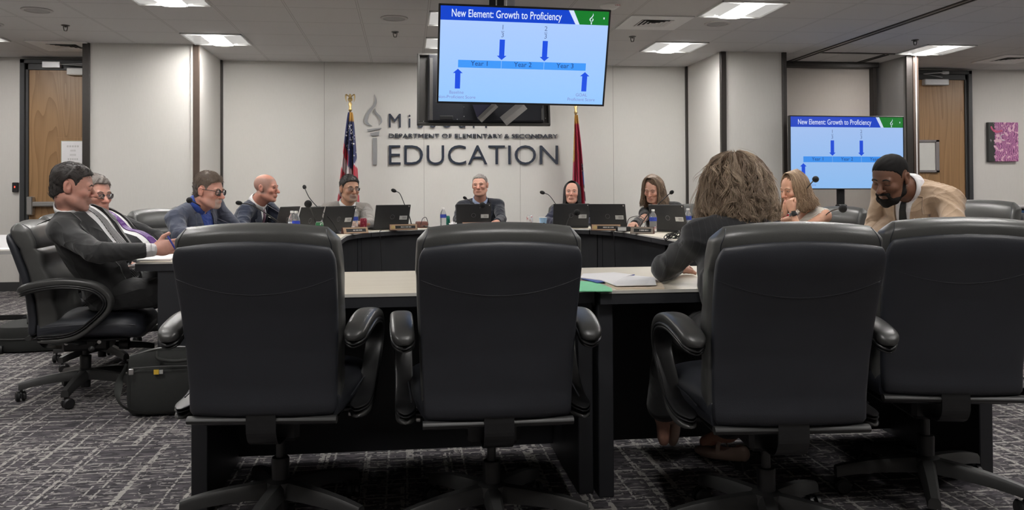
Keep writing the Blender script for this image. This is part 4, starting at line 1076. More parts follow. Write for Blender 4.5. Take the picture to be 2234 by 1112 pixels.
# ------------------------------------------------------------------ implicit surfaces: soft bodies, cloth and hair
def smin(a, b, k):
    h = np.clip(0.5+0.5*(b-a)/k, 0, 1); return b*(1-h)+a*h-k*h*(1-h)
class Fr:
    """a local frame: origin and three axes (columns right, forward, up)"""
    def __init__(s, o, right=None, fwd=None, up=None):
        s.o = np.asarray(o, float)
        s.R = np.column_stack([right, fwd, up]) if right is not None else np.eye(3)
    def loc(s, x, y, z):
        x = x-s.o[0]; y = y-s.o[1]; z = z-s.o[2]; R = s.R
        return (x*R[0, 0]+y*R[1, 0]+z*R[2, 0], x*R[0, 1]+y*R[1, 1]+z*R[2, 1], x*R[0, 2]+y*R[1, 2]+z*R[2, 2])
    def w(s, p): return s.o+s.R @ np.asarray(p, float)
    def wv(s, P): return s.o+np.asarray(P, float) @ s.R.T
class Field:
    def __init__(s): s.p = []; s.disp = None
    def add(s, fn, lo, hi, k=0.012, op='u'):
        s.p.append((fn, np.asarray(lo, float), np.asarray(hi, float), k, op)); return s
    def ell(s, fr, c, r, k=0.012, op='u'):
        c = np.asarray(c, float); r = np.asarray(r, float)
        def fn(x, y, z):
            a, b, d = fr.loc(x, y, z); a = a-c[0]; b = b-c[1]; d = d-c[2]
            k0 = np.sqrt((a/r[0])**2+(b/r[1])**2+(d/r[2])**2); k1 = np.sqrt((a/r[0]**2)**2+(b/r[1]**2)**2+(d/r[2]**2)**2)+1e-9
            return k0*(k0-1)/k1
        cw = fr.w(c); e = np.abs(fr.R) @ r
        return s.add(fn, cw-e, cw+e, k, op)
    def cone(s, a, b, ra, rb, k=0.012, op='u', fr=None, sq=None):
        """tapered capsule; SQ=(axis, factor) flattens it along a direction"""
        if fr is not None: a, b = fr.w(a), fr.w(b)
        a = np.asarray(a, float); b = np.asarray(b, float); ab = b-a; L2 = max(1e-9, ab @ ab)
        def fn(x, y, z):
            px_, py_, pz_ = x-a[0], y-a[1], z-a[2]
            t = np.clip((px_*ab[0]+py_*ab[1]+pz_*ab[2])/L2, 0, 1)
            dx, dy, dz = px_-t*ab[0], py_-t*ab[1], pz_-t*ab[2]
            if sq is not None:
                n, f = sq; q = (dx*n[0]+dy*n[1]+dz*n[2])*(f-1); dx = dx+q*n[0]; dy = dy+q*n[1]; dz = dz+q*n[2]
            return np.sqrt(dx*dx+dy*dy+dz*dz)-(ra+(rb-ra)*t)
        m = max(ra, rb); return s.add(fn, np.minimum(a, b)-m, np.maximum(a, b)+m, k, op)
    def eval(s, P):
        x, y, z = P[:, 0], P[:, 1], P[:, 2]; d = np.full(len(P), 1.0)
        for fn, lo, hi, k, op in s.p:
            v = fn(x, y, z)
            d = smin(d, v, k) if op == 'u' else (-smin(-d, v, k) if op == 's' else -smin(-d, -v, k))
        if s.disp is not None: d = d+s.disp(x, y, z)
        return d
    def mesh(s, base, zones=(), pad=0.02, clip=None):
        lo = np.min([p[1] for p in s.p if p[4] == 'u'], axis=0)-pad; hi = np.max([p[2] for p in s.p if p[4] == 'u'], axis=0)+pad
        if clip is not None: lo = np.maximum(lo, clip[0]); hi = np.minimum(hi, clip[1])
        ax = []
        for d in range(3):
            ev = sorted(set([lo[d], hi[d]]+[min(max(v, lo[d]), hi[d]) for c, h, st in zones for v in (c[d]-h[d], c[d]+h[d])]))
            g = []
            for a, b in zip(ev[:-1], ev[1:]):
                if b-a < 1e-5: continue
                m = (a+b)/2; st = min([base]+[z_[2] for z_ in zones if abs(m-z_[0][d]) < z_[1][d]])
                n = max(1, int(round((b-a)/st))); g += list(np.linspace(a, b, n, endpoint=False))
            g.append(hi[d]); ax.append(np.array(g))
        X, Y, Z = ax
        D = np.full((len(X), len(Y), len(Z)), 1.0, dtype=np.float32)
        for fn, l, h, k, op in s.p:
            m = k+3*base
            i0, i1 = np.searchsorted(X, l[0]-m), np.searchsorted(X, h[0]+m)
            j0, j1 = np.searchsorted(Y, l[1]-m), np.searchsorted(Y, h[1]+m)
            k0, k1 = np.searchsorted(Z, l[2]-m), np.searchsorted(Z, h[2]+m)
            if i1 <= i0 or j1 <= j0 or k1 <= k0: continue
            v = fn(X[i0:i1, None, None], Y[None, j0:j1, None], Z[None, None, k0:k1]).astype(np.float32)
            sub = D[i0:i1, j0:j1, k0:k1]
            if op == 'u': sub[...] = smin(sub, v, k)
            elif op == 's': sub[...] = -smin(-sub, v, k)
            else: sub[...] = -smin(-sub, -v, k)
        if s.disp is not None:
            D = D+s.disp(X[:, None, None], Y[None, :, None], Z[None, None, :]).astype(np.float32)
        return surf_net(D, X, Y, Z)
def surf_net(D, X, Y, Z):
    S = D < 0
    a = S[:-1, :-1, :-1]; n = a.astype(np.int8).copy()
    for dx, dy, dz in ((1, 0, 0), (0, 1, 0), (1, 1, 0), (0, 0, 1), (1, 0, 1), (0, 1, 1), (1, 1, 1)):
        n += S[dx:S.shape[0]-1+dx, dy:S.shape[1]-1+dy, dz:S.shape[2]-1+dz]
    I, J, K = np.nonzero((n > 0) & (n < 8))
    idx = np.full(n.shape, -1, dtype=np.int64); idx[I, J, K] = np.arange(len(I))
    acc = np.zeros((len(I), 3)); cnt = np.zeros(len(I))
    E = [((0, 0, 0), (1, 0, 0)), ((0, 1, 0), (1, 1, 0)), ((0, 0, 1), (1, 0, 1)), ((0, 1, 1), (1, 1, 1)),
         ((0, 0, 0), (0, 1, 0)), ((1, 0, 0), (1, 1, 0)), ((0, 0, 1), (0, 1, 1)), ((1, 0, 1), (1, 1, 1)),
         ((0, 0, 0), (0, 0, 1)), ((1, 0, 0), (1, 0, 1)), ((0, 1, 0), (0, 1, 1)), ((1, 1, 0), (1, 1, 1))]
    for p, q in E:
        d0 = D[I+p[0], J+p[1], K+p[2]].astype(float); d1 = D[I+q[0], J+q[1], K+q[2]].astype(float)
        m = (d0 < 0) != (d1 < 0); t = np.where(m, d0/np.where(np.abs(d0-d1) < 1e-12, 1, d0-d1), 0)
        for ax, G, ii in ((0, X, I), (1, Y, J), (2, Z, K)):
            g0 = G[ii+p[ax]]; g1 = G[ii+q[ax]]; acc[:, ax] += np.where(m, g0+(g1-g0)*t, 0)
        cnt += m
    V = acc/cnt[:, None]
    F = []
    for ax in range(3):
        o1, o2 = [(1, 2), (2, 0), (0, 1)][ax]
        sl0 = [slice(None)]*3; sl1 = [slice(None)]*3; sl0[ax] = slice(0, -1); sl1[ax] = slice(1, None)
        for d in (o1, o2): sl0[d] = slice(1, -1); sl1[d] = slice(1, -1)
        A = S[tuple(sl0)]; B = S[tuple(sl1)]
        P = np.argwhere(A != B)
        if len(P) == 0: continue
        fl = A[tuple(P.T)]
        c = P.copy(); c[:, o1] += 1; c[:, o2] += 1
        def g(a1, a2):
            q = c.copy(); q[:, o1] -= a1; q[:, o2] -= a2; return idx[q[:, 0], q[:, 1], q[:, 2]]
        Q = np.column_stack([g(1, 1), g(0, 1), g(0, 0), g(1, 0)])
        Q[~fl] = Q[~fl][:, ::-1]; F.append(Q)
    return V, np.concatenate(F)
def drape(field, pts, d, off, thick, start=0.35, edge=True):
    """lay a grid of points (nu x nv x 3) along direction D on a field; returns a closed thin sheet"""
    nu, nv = pts.shape[:2]; P = pts.reshape(-1, 3).copy(); d = np.asarray(d, float); d = d/np.linalg.norm(d)
    P -= d*start; t = np.zeros(len(P))
    for _ in range(60):
        q = field.eval(P+t[:, None]*d); t += np.clip(q*0.7, -0.02, 0.05)
        if np.max(np.abs(q)) < 4e-4: break
    t = np.minimum(t, start+0.20)
    # keep the sheet fair
    tt = t.reshape(nu, nv)
    Q = (P+tt.ravel()[:, None]*d)
    A = Q-d*off-d*thick; B = Q-d*off
    V = np.vstack([A, B]); n = nu*nv; F = []
    for i in range(nu-1):
        for j in range(nv-1):
            a, b, c, e = i*nv+j, i*nv+j+1, (i+1)*nv+j+1, (i+1)*nv+j
            F += [(a, b, c, e), (n+a, n+e, n+c, n+b)]
    rim = [i*nv for i in range(nu)]+[(nu-1)*nv+j for j in range(1, nv)]+[i*nv+nv-1 for i in range(nu-2, -1, -1)]+[j for j in range(nv-2, 0, -1)]
    for a, b in zip(rim, rim[1:]+rim[:1]): F.append((a, n+a, n+b, b))
    uv = np.array([(i/(nu-1), j/(nv-1)) for i in range(nu) for j in range(nv)]); uv = np.vstack([uv, uv])
    return V, F, uv
def folds(amp, f, seed, arms=()):
    """creases of cloth: warped diagonal ridges, and rings of gathers round each elbow"""
    r = random.Random(seed); a = [r.uniform(0, 6.28) for _ in range(10)]
    def fn(x, y, z):
        w1 = np.sin(f*0.45*x+a[0]+1.3*np.sin(f*0.4*z+a[1])); w2 = np.sin(f*0.42*y+a[2]+1.1*np.sin(f*0.35*x+a[3]))
        s_ = np.sin(f*(0.62*x+0.40*y+0.75*z)+1.9*w1+1.4*w2+a[4])
        s2 = np.sin(f*1.25*(0.5*x-0.6*y+0.55*z)+1.6*w2+1.1*w1+a[5])
        rid = (1-np.abs(s_))**2.2; rid2 = (1-np.abs(s2))**2.5
        m = 0.5+0.5*np.sin(f*0.21*(x+y-z)+a[6])
        d = -amp*(rid*m+0.6*rid2*(1-m)-0.25)
        for sh, el, wr in arms:
            sh, el, wr = np.asarray(sh, float), np.asarray(el, float), np.asarray(wr, float)
            u1 = (el-sh)/np.linalg.norm(el-sh); u2 = (wr-el)/np.linalg.norm(wr-el)
            p, q, t = x-el[0], y-el[1], z-el[2]
            a1 = p*u1[0]+q*u1[1]+t*u1[2]; a2 = p*u2[0]+q*u2[1]+t*u2[2]
            rr = p*p+q*q+t*t
            c1 = np.cross(u1, u2); c1 = c1/(np.linalg.norm(c1)+1e-9); n1 = np.cross(c1, u1)
            sd = (p*n1[0]+q*n1[1]+t*n1[2])
            ax = np.where(a2 > 0, a2, a1)
            d = d-amp*0.55*np.exp(-rr/0.016)*(np.sin(74*ax+38*sd+a[7])*0.55+0.45*np.sin(48*ax-42*sd+a[8]))
        return d
    return fn
def strands(name, paths, r, m, parent, tints, n=4):
    """many hair strands as one mesh; PATHS (k, npts, 3); R one radius per point"""
    K, N, _ = paths.shape
    T_ = np.gradient(paths, axis=1); T_ /= np.linalg.norm(T_, axis=2)[..., None]+1e-9
    ref = np.zeros_like(T_); ref[..., 0] = 0.31; ref[..., 1] = 0.77; ref[..., 2] = 0.2
    A = np.cross(T_, ref); A /= np.linalg.norm(A, axis=2)[..., None]+1e-9; B = np.cross(T_, A)
    ang = np.arange(n)*2*np.pi/n
    rr = np.broadcast_to(np.asarray(r, float), (K, N))
    V = paths[:, :, None, :]+rr[..., None, None]*(np.cos(ang)[None, None, :, None]*A[:, :, None, :]+np.sin(ang)[None, None, :, None]*B[:, :, None, :])
    V = V.reshape(-1, 3)
    k, i, j = np.meshgrid(np.arange(K), np.arange(N-1), np.arange(n), indexing='ij')
    b = k*N*n; j2 = (j+1) % n
    F = np.stack([b+i*n+j, b+i*n+j2, b+(i+1)*n+j2, b+(i+1)*n+j], axis=-1).reshape(-1, 4)
    t = np.repeat(np.asarray(tints, float), N*n, axis=0)
    return mk(name, V, F, m, parent, tint=t)
# ------------------------------------------------------------------ things on and around the tables
TT = TZ+0.0005
TAKEN = []
def onT(x, y, rmax=1.46, rad=0.0, spots=None, a=0.0):
    """foot of a thing on the table, kept on the inner half of the curved top and clear of what already stands there"""
    p = atZ(x, y, TZ); X, Y = float(p[0]), float(p[1])
    while Y > CY and math.hypot(X-CX, Y-CY) > rmax: X, Y = X*0.997, Y*0.997
    if rad <= 0 and not spots: return X, Y
    sp_ = spots or [(0, 0, rad)]
    def clash(k):
        x0, y0 = X*k, Y*k
        for u, v, r in sp_:
            qx, qy = x0+u*math.cos(a)-v*math.sin(a), y0+u*math.sin(a)+v*math.cos(a)
            if any(math.hypot(qx-tx, qy-ty) < r+tr+0.002 for tx, ty, tr in TAKEN): return True
        return False
    best = next((k for q in range(0, 70) for k in (1-q*0.0018, 1+q*0.0018 if q < 14 else 1-q*0.0018) if not clash(k)), 1.0)
    X, Y = X*best, Y*best
    for u, v, r in sp_: TAKEN.append((X+u*math.cos(a)-v*math.sin(a), Y+u*math.sin(a)+v*math.cos(a), r))
    return X, Y
LID = mat('laptop_lid', (0.040, 0.041, 0.043), 0.5, 0.2, 0.06, 30); LBASE = mat('laptop_base', (0.022, 0.022, 0.024), 0.5)
RING = mat('laptop_emblem', (0.20, 0.20, 0.21), 0.3, 0.6); STK = mat('sticker', (0.62, 0.62, 0.60), 0.6); INKY = mat('grey_ink', (0.20, 0.20, 0.20), 0.7)
def laptop(bx, by, yaw, label, sticker=True, open_=18, w_=0.36, rm=1.37):
    """YAW: turn of the lid's back away from the camera axis, degrees; hinge centre stands at pixel (bx, by) on the table"""
    a = math.radians(yaw); x, y = onT(bx, by, rm, 0, [(u, v, r) for u in (-0.13, -0.045, 0.045, 0.13) for v, r in ((-0.035, 0.05), (0.055, 0.055), (0.165, 0.065))], a)
    t = empty('laptop', (x, y, TT), a, label, 'laptop', 'dark laptops on the horseshoe table')
    MB().box(-w_/2, w_/2, 0.0, 0.235, 0.003, 0.019, 0.004).build('base', LBASE, t, smooth=False)
    MB().box(-w_/2+0.02, w_/2-0.02, 0.05, 0.15, 0.019, 0.0205).build('keyboard', M['black_plastic'], t, smooth=False)
    k = math.radians(open_); R = [[1, 0, 0], [0, math.cos(k), -math.sin(k)], [0, math.sin(k), math.cos(k)]]
    ld = MB().box(-w_/2, w_/2, -0.004, 0.004, 0.0, 0.238, 0.003, R=R, o=(0, 0.002, 0.017)).build('lid', LID, t, smooth=False)
    MB().box(-w_/2+0.012, w_/2-0.012, 0.0041, 0.0046, 0.016, 0.226, R=R, o=(0, 0.002, 0.017)).build('screen', mat('laptop_screen', (0.01, 0.01, 0.012), 0.15), ld, smooth=False)
    pts = [np.array([0, 0.002, 0.017])+np.array(R) @ np.array([0.021*math.cos(q), -0.0044, 0.115+0.021*math.sin(q)]) for q in np.linspace(0, 2*math.pi, 29)]
    MB().tube(pts, 0.0018, 5, cap=False).build('emblem_ring', RING, ld)
    if sticker:
        s1 = MB().box(w_/2-0.105, w_/2-0.025, -0.0046, -0.0041, 0.085, 0.125, R=R, o=(0, 0.002, 0.017)).build('asset_sticker', STK, ld, smooth=False)
        mb = MB()
        for q in range(2): mb.box(w_/2-0.075, w_/2-0.035, -0.0049, -0.0046, 0.096+q*0.012, 0.101+q*0.012, R=R, o=(0, 0.002, 0.017))
        mb.build('sticker_print', INKY, s1, smooth=False)
        MB().box(w_/2-0.022, w_/2-0.014, -0.0046, -0.0041, 0.216, 0.228, R=R, o=(0, 0.002, 0.017)).build('corner_label', STK, ld, smooth=False)
    return t
laptop(618, 494, 70, 'dark laptop nearest the bald man, seen almost edge on', False, rm=1.85)
laptop(668, 497, 64, 'dark laptop between water bottle and green can, turned sharply sideways', False, rm=1.66)
laptop(733, 502, 46, 'dark laptop left of the red can, facing the bald man', rm=1.45)
laptop(853, 497, 22, 'dark laptop with its lid leaning right, beside the grey suited man')
laptop(1033, 492, -3, 'dark laptop in front of the man under the lettering')
laptop(1245, 491, -4, 'dark laptop directly in front of the black haired woman')
laptop(1328, 491, -30, 'dark laptop between the two women, beside the power brick')
laptop(1462, 504, -50, 'dark laptop in front of the woman in black blazer')

def mic(pts, Y0_, Y1_, base_px, head_r, label, big=False):
    """gooseneck microphone: PTS pixels from head to foot, depth runs from Y0_ at the head to the foot"""
    bx, by = onT(*base_px, 1.46, 0.046)
    t = empty('microphone', (bx, by, TT), 0, label, 'microphone', 'gooseneck microphones')
    n = len(pts); P = []
    for i, (a, b) in enumerate(pts):
        k = i/(n-1); P.append(atY(a, b, Y0_*(1-k)+by*k))
    P = [p-np.array([bx, by, TT]) for p in P]+[np.array([0, 0, 0.012])]
    Q = spline(P, 36)
    MB().tube(Q, [0.0042]*26+[0.0055]*10, 8).build('gooseneck', M['black_metal'], t)
    d = Q[0]-Q[3]; d = d/np.linalg.norm(d)
    L = head_r*(1.0 if big else 1.5)
    prof = [(0, -L), (head_r*0.55, -L*0.9), (head_r*0.92, -L*0.4), (head_r, 0.1*L), (head_r*0.85, L*0.6), (head_r*0.45, L*0.92), (0, L)]
    up = np.array([0, 0, 1.0]) if abs(d[2]) < 0.9 else np.array([1.0, 0, 0]); a = np.cross(up, d); a /= np.linalg.norm(a); b = np.cross(d, a)
    MB().lathe(Q[0]+d*L*0.7, prof, 20, R=np.column_stack([a, b, d])).build('foam_head', mat('mic_foam', (0.010, 0.010, 0.011), 0.95, 0, 0.3, 200, 0.6, 500), t)
    MB().lathe((0, 0, 0), [(0, 0), (0.046, 0), (0.046, 0.008), (0.030, 0.020), (0.012, 0.026), (0, 0.026)], 22).build('base', M['black_plastic'], t)
mic([(414, 437), (432, 446), (470, 470), (510, 492)], 5.55, 0, (520, 497), 0.020, 'gooseneck microphone crossing the chest of the man with black glasses')
mic([(526, 443), (548, 447), (578, 464), (612, 488)], 6.7, 0, (624, 496), 0.018, 'gooseneck microphone crossing the bald man\'s lapel')
mic([(673, 446), (679, 458), (687, 480)], 6.6, 0, (695, 500), 0.031, 'gooseneck microphone with big round foam head left of the green can', True)
mic([(665, 410), (669, 420), (677, 434), (697, 456), (722, 480)], 7.6, 0, (738, 494), 0.018, 'tall thin gooseneck microphone rising behind the laptop by the green can')
mic([(863, 417), (872, 422), (881, 442), (893, 472)], 8.2, 0, (899, 489), 0.019, 'gooseneck microphone rising behind the laptop right of the grey suited man')
mic([(1017, 433), (1026, 438), (1037, 447), (1058, 478)], 8.5, 0, (1066, 488), 0.016, 'thin gooseneck microphone against the chest of the man under the lettering')
mic([(1052, 448), (1045, 456), (1041, 472)], 8.05, 0, (1037, 494), 0.031, 'gooseneck microphone with big foam head in front of the middle laptop', True)
mic([(1187, 421), (1197, 425), (1207, 437), (1226, 466)], 8.3, 0, (1246, 491), 0.019, 'gooseneck microphone leaning left above the blue cup')
mic([(1254, 464), (1246, 466), (1241, 476)], 7.75, 0, (1234, 499), 0.032, 'bent gooseneck microphone with big foam head before the black haired woman\'s laptop', True)
mic([(1463, 421), (1454, 428), (1431, 450), (1410, 472)], 7.1, 0, (1393, 494), 0.018, 'gooseneck microphone crossing the brown hair of the woman in black blazer')
mic([(1779, 391), (1771, 398), (1745, 430), (1720, 468)], 5.2, 0, (1698, 506), 0.022, 'long gooseneck microphone rising in front of the woman in white knit')
mic([(1838, 455), (1822, 457), (1805, 466), (1790, 485)], 4.9, 0, (1772, 512), 0.026, 'gooseneck microphone bending to the empty side by the white knit top', True)

def bottle(px_, py_, label, h=0.205, r=0.032, cap='white_plastic', band=(0.03, 0.06, 0.35), lab=(0.10, 0.135)):
    x, y = onT(px_, py_, 1.46, r+0.001); t = empty('water_bottle', (x, y, TT), 0, label, 'bottle', 'plastic bottles')
    k = h/0.205
    prof = [(0, 0.002), (r*0.8, 0.0), (r, 0.006), (r, 0.035*k), (r*0.94, 0.045*k), (r, 0.055*k), (r, 0.135*k), (r*0.86, 0.155*k), (r*0.45, 0.178*k), (0.0125, 0.184*k), (0.0125, 0.19*k)]
    MB().lathe((0, 0, 0), prof, 24).build('bottle_body', M['pet'], t)
    MB().lathe((0, 0, 0), [(0, 0.188*k), (0.0145, 0.188*k), (0.0145, 0.204*k), (0.012, 0.206*k), (0, 0.206*k)], 18).build('cap', M[cap], t)
    nm = 'label_%.2f_%.2f_%.2f' % band
    MB().lathe((0, 0, 0), [(r+0.0006, lab[0]*k), (r+0.0008, lab[0]*k+0.001), (r+0.0008, lab[1]*k-0.001), (r+0.0006, lab[1]*k)], 24).build('label', mat(nm, band, 0.45, 0, 0.6, 60), t)
    return t
M['red_plastic'] = mat('red_plastic', (0.42, 0.02, 0.02), 0.4)
bottle(637, 496, 'clear water bottle, left of the pair beside the bald man\'s laptop', 0.215, 0.031, band=(0.55, 0.58, 0.62), lab=(0.05, 0.12))
bottle(646, 497, 'water bottle with deep blue label, right of the pair', 0.215, 0.031, band=(0.02, 0.05, 0.45), lab=(0.03, 0.13))
bottle(774, 497, 'water bottle with blue label in front of the grey suited man\'s hands')
bottle(967, 489, 'water bottle with blue label left of the green can and middle laptop')
bottle(1501, 494, 'water bottle with blue label beside the curly hair', 0.205)
bottle(1425, 500, 'water bottle with blue label standing before the red patterned top', 0.20)
bottle(1716, 508, 'cola bottle with red cap and red label before the white knit top', 0.235, 0.036, 'red_plastic', (0.48, 0.02, 0.03), (0.09, 0.14))
def can(px_, py_, label, cols, h=0.122, r=0.033):
    x, y = onT(px_, py_, 1.46, r+0.001); t = empty('drink_can', (x, y, TT), 0, label, 'can', 'drink cans')
    m = NT('can_'+label[:12].replace(' ', '_')); sp = m.n('ShaderNodeSeparateXYZ'); v = m.coord(); m.l(v, sp.inputs[0])
    n1 = m.noise(m.coord((30, 30, 22)), 1.0, 3.0, 0.6, 1.0)
    m.base(m.mix(m.math('GREATER_THAN', n1, 0.56), cols[0], cols[1])); m.b.inputs['Roughness'].default_value = 0.3; m.b.inputs['Metallic'].default_value = 0.3
    MB().lathe((0, 0, 0), [(0, 0.004), (r*0.75, 0.0), (r*0.86, 0.004), (r, 0.012), (r, h-0.016), (r*0.84, h-0.004)], 26).build('can_body', m.m, t)
    MB().lathe((0, 0, 0), [(r*0.84, h-0.004), (r*0.86, h), (r*0.78, h), (r*0.74, h-0.004), (0, h-0.004)], 26).build('can_lid', mat('can_top_'+('g' if cols[0][1] > 0.15 else 's'), cols[2], 0.3, 0.7), t)
    return t
can(697, 502, 'green and white soda can with red stripe left of the laptops', ((0.03, 0.16, 0.06), (0.55, 0.60, 0.55), (0.6, 0.62, 0.65)))
can(793, 501, 'dark red soda can before the grey suited man', ((0.22, 0.012, 0.03), (0.42, 0.12, 0.16), (0.6, 0.55, 0.55)))
can(975, 492, 'emerald green drink can left of the middle laptop', ((0.0, 0.16, 0.10), (0.01, 0.10, 0.09), (0.15, 0.55, 0.40)))
can(1156, 491, 'white and red drink can beside the blue cup', ((0.60, 0.60, 0.60), (0.45, 0.05, 0.07), (0.65, 0.64, 0.64)))
x, y = onT(1185, 493, 1.46, 0.044); t = empty('paper_cup', (x, y, TT), 0, 'light blue paper cup right of the white and red can', 'cup')
MB().lathe((0, 0, 0), [(0, 0.004), (0.030, 0.0), (0.042, 0.098), (0.039, 0.098), (0.029, 0.008), (0, 0.008)], 26).build('cup_wall', mat('sky_blue_paper', (0.30, 0.47, 0.68), 0.6, 0, 0.1, 20), t)
MB().tube([(0.042*math.cos(q), 0.042*math.sin(q), 0.098) for q in np.linspace(0, 6.283, 25)], 0.0028, 6, cap=False).build('rim', M['white_plastic'], t)
MB().tube(spline([(-0.015, -0.0365, 0.012), (-0.010, -0.038, 0.035), (0.0, -0.0385, 0.042), (0.010, -0.038, 0.035), (0.014, -0.0365, 0.012)], 14), 0.004, 6, flat=0.25, up=(0, 1, 0)).build('printed_arch', mat('black_print', (0.02, 0.02, 0.03), 0.6), t)
# clear tumblers stacked in a row and small white bits
for i, (a, b) in enumerate(((585, 497), (595, 497), (606, 498), (615, 498))):
    x, y = onT(a, b, 1.46, 0.030); t = empty('glass_tumbler', (x, y, TT), 0, ['leftmost clear tumbler in the row before the bald man', 'second clear tumbler from the left in the row', 'third clear tumbler from the left in the row', 'rightmost clear tumbler in the row, nearest the laptop'][i], 'glass', 'clear tumblers')
    MB().lathe((0, 0, 0), [(0, 0.004), (0.024, 0.0), (0.030, 0.075), (0.028, 0.075), (0.023, 0.008), (0, 0.008)], 22).build('tumbler_wall', M['pet'], t)
x, y = onT(566, 499, 1.46, 0.031); t = empty('jar', (x, y, TT), 0, 'small clear jar with white lid left of the tumblers', 'jar')
MB().lathe((0, 0, 0), [(0, 0), (0.028, 0), (0.030, 0.01), (0.030, 0.06), (0.024, 0.068), (0, 0.068)], 22).build('jar_body', M['pet'], t)
MB().lathe((0, 0, 0), [(0, 0.064), (0.027, 0.064), (0.027, 0.086), (0, 0.088)], 22).build('lid', M['white_plastic'], t)
def crumple(px_, py_, w_, h, label, seed):
    x, y = onT(px_, py_, 1.46, w_*0.62); r = np.random.RandomState(seed); V, F = sphere_lo(0.5, 18, 12)
    n = 1+0.35*np.sin(V[:, 0]*11+r.rand()*6)*np.sin(V[:, 1]*9)+0.25*np.sin(V[:, 2]*17+V[:, 0]*7); V = V*n[:, None]*np.array([w_, w_*0.7, h]); V[:, 2] -= V[:, 2].min()
    o = mk('napkin', V, F, M['paper'], None, smooth=False); o.location = (x, y, TT); tag(o, label, 'napkin')
def sphere_lo(r, nu, nv):
    V = [(r*math.sin(math.pi*(j+0.02)/(nv+0.04))*math.cos(2*math.pi*i/nu), r*math.sin(math.pi*(j+0.02)/(nv+0.04))*math.sin(2*math.pi*i/nu), r*math.cos(math.pi*(j+0.02)/(nv+0.04))) for j in range(nv+1) for i in range(nu)]
    F = [(j*nu+i, j*nu+(i+1) % nu, (j+1)*nu+(i+1) % nu, (j+1)*nu+i) for j in range(nv) for i in range(nu)]
    return np.array(V), np.array(F)
crumple(518, 500, 0.09, 0.045, 'crumpled white napkin beside the microphone foot at the blue shirt', 1)
crumple(578, 497, 0.07, 0.06, 'crumpled white napkin between jar and tumblers', 2)
crumple(988, 489, 0.07, 0.05, 'white napkin beside the emerald green can', 3)
crumple(768, 499, 0.07, 0.035, 'white napkin at the foot of the bottle by the red can', 4)

WOOD = mat('walnut', (0.075, 0.028, 0.020), 0.4, 0, 0.2, 30, stretch=(3, 12, 12)); BRASS = mat('brushed_bronze', (0.48, 0.33, 0.22), 0.35, 0.6, 0.1, 60); PLATE = mat('black_plate', (0.012, 0.012, 0.012), 0.4)
def nameplate(px_, py_, yaw, label, w_=0.27, seal=True, face=None):
    a_ = math.radians(yaw); x, y = onT(px_, py_, 1.46, 0, [(u*w_, 0.03, 0.036) for u in (-0.4, -0.2, 0, 0.2, 0.4)], a_); t = empty('name_plate', (x, y, TT), a_, label, 'name plate', 'desk name plates')
    n = [(-0.0, 0.0), (0.060, 0.0), (0.044, 0.052), (0.030, 0.058)]
    V = [(sx*w_/2, a, b) for sx in (-1, 1) for a, b in n]
    MB().add(V, [(0, 1, 2, 3), (7, 6, 5, 4), (0, 4, 5, 1), (1, 5, 6, 2), (2, 6, 7, 3), (3, 7, 4, 0)]).build('wood_block', WOOD, t, smooth=False)
    th = math.atan2(0.030, 0.058); R = [[1, 0, 0], [0, math.cos(th), math.sin(th)], [0, -math.sin(th), math.cos(th)]]
    f = MB().box(-w_/2+0.004, w_/2-0.004, -0.004, 0.0, 0.003, 0.060, 0.001, R=R).build('face_plate', face or BRASS, t, smooth=False)
    MB().box(-w_/2+(0.055 if seal else 0.03), w_/2-0.022, -0.0048, -0.0035, 0.015, 0.047, R=R).build('black_inset', PLATE, f, smooth=False)
    r = random.Random(px_); mb = MB(); u = -w_*0.10
    while u < w_*0.26:
        q = r.uniform(0.005, 0.009); mb.box(u, u+q, -0.0052, -0.0048, 0.026, 0.037, R=R); u += q+r.choice([0.002, 0.002, 0.006])
    mb.build('engraved_name', mat('engraving', (0.50, 0.48, 0.45), 0.6), f, smooth=False)
    if seal: MB().lathe(np.array(R) @ np.array([-w_/2+0.033, -0.0045, 0.031]), [(0, 0.002), (0.019, 0.001), (0.020, 0)], 20, R=np.array(R) @ np.array([[1, 0, 0], [0, 0, -1], [0, 1, 0]])).build('seal', mat('gold_seal', (0.55, 0.40, 0.18), 0.4, 0.5), f)
    return t
nameplate(777, 507, 24, 'bronze name plate on wooden block left, below the red can', 0.235, False)
nameplate(881, 502, 8, 'bronze name plate with gold seal right of centre left laptop')
nameplate(1041, 497, -2, 'bronze name plate peeking over the middle chair before the middle laptop', 0.30)
nameplate(1322, 503, -16, 'bronze name plate before the laptop between the two women')
nameplate(1400, 510, -28, 'taupe name plate turned away beside the red folder', 0.20, False, mat('taupe_plate', (0.20, 0.17, 0.14), 0.5))
# folders, brick, cables
x, y = onT(922, 494, 1.46, 0.085); t = MB().box(-0.055, 0.055, -0.02, 0.10, 0, 0.065, 0.008).build('leather_box', mat('brown_leather', (0.16, 0.065, 0.050), 0.5, 0, 0.15, 40)); t.location = (x, y, TT); t.rotation_euler = (0, 0, 0.2); tag(t, 'small brown leather box behind the coiled cable', 'box')
x, y = onT(1118, 489, 1.46, 0, [(-0.09, 0.06, 0.09), (0.09, 0.06, 0.09)]); t = MB().box(-0.15, 0.15, -0.02, 0.16, 0, 0.012, 0.003).build('padfolio', mat('maroon_cover', (0.10, 0.02, 0.03), 0.5)); t.location = (x, y, TT); tag(t, 'flat maroon folder by the elbow of the man under the lettering', 'folder')
x, y = onT(1398, 500, 1.46, 0, [(0, 0.06, 0.10)]); t = MB().box(-0.11, 0.11, 0.0, 0.12, 0, 0.02, 0.003).build('folder', mat('red_cover', (0.42, 0.02, 0.05), 0.5)); t.location = (x, y, TT); t.rotation_euler = (0, 0, -0.4); tag(t, 'red folder lying before the woman in black blazer', 'folder')
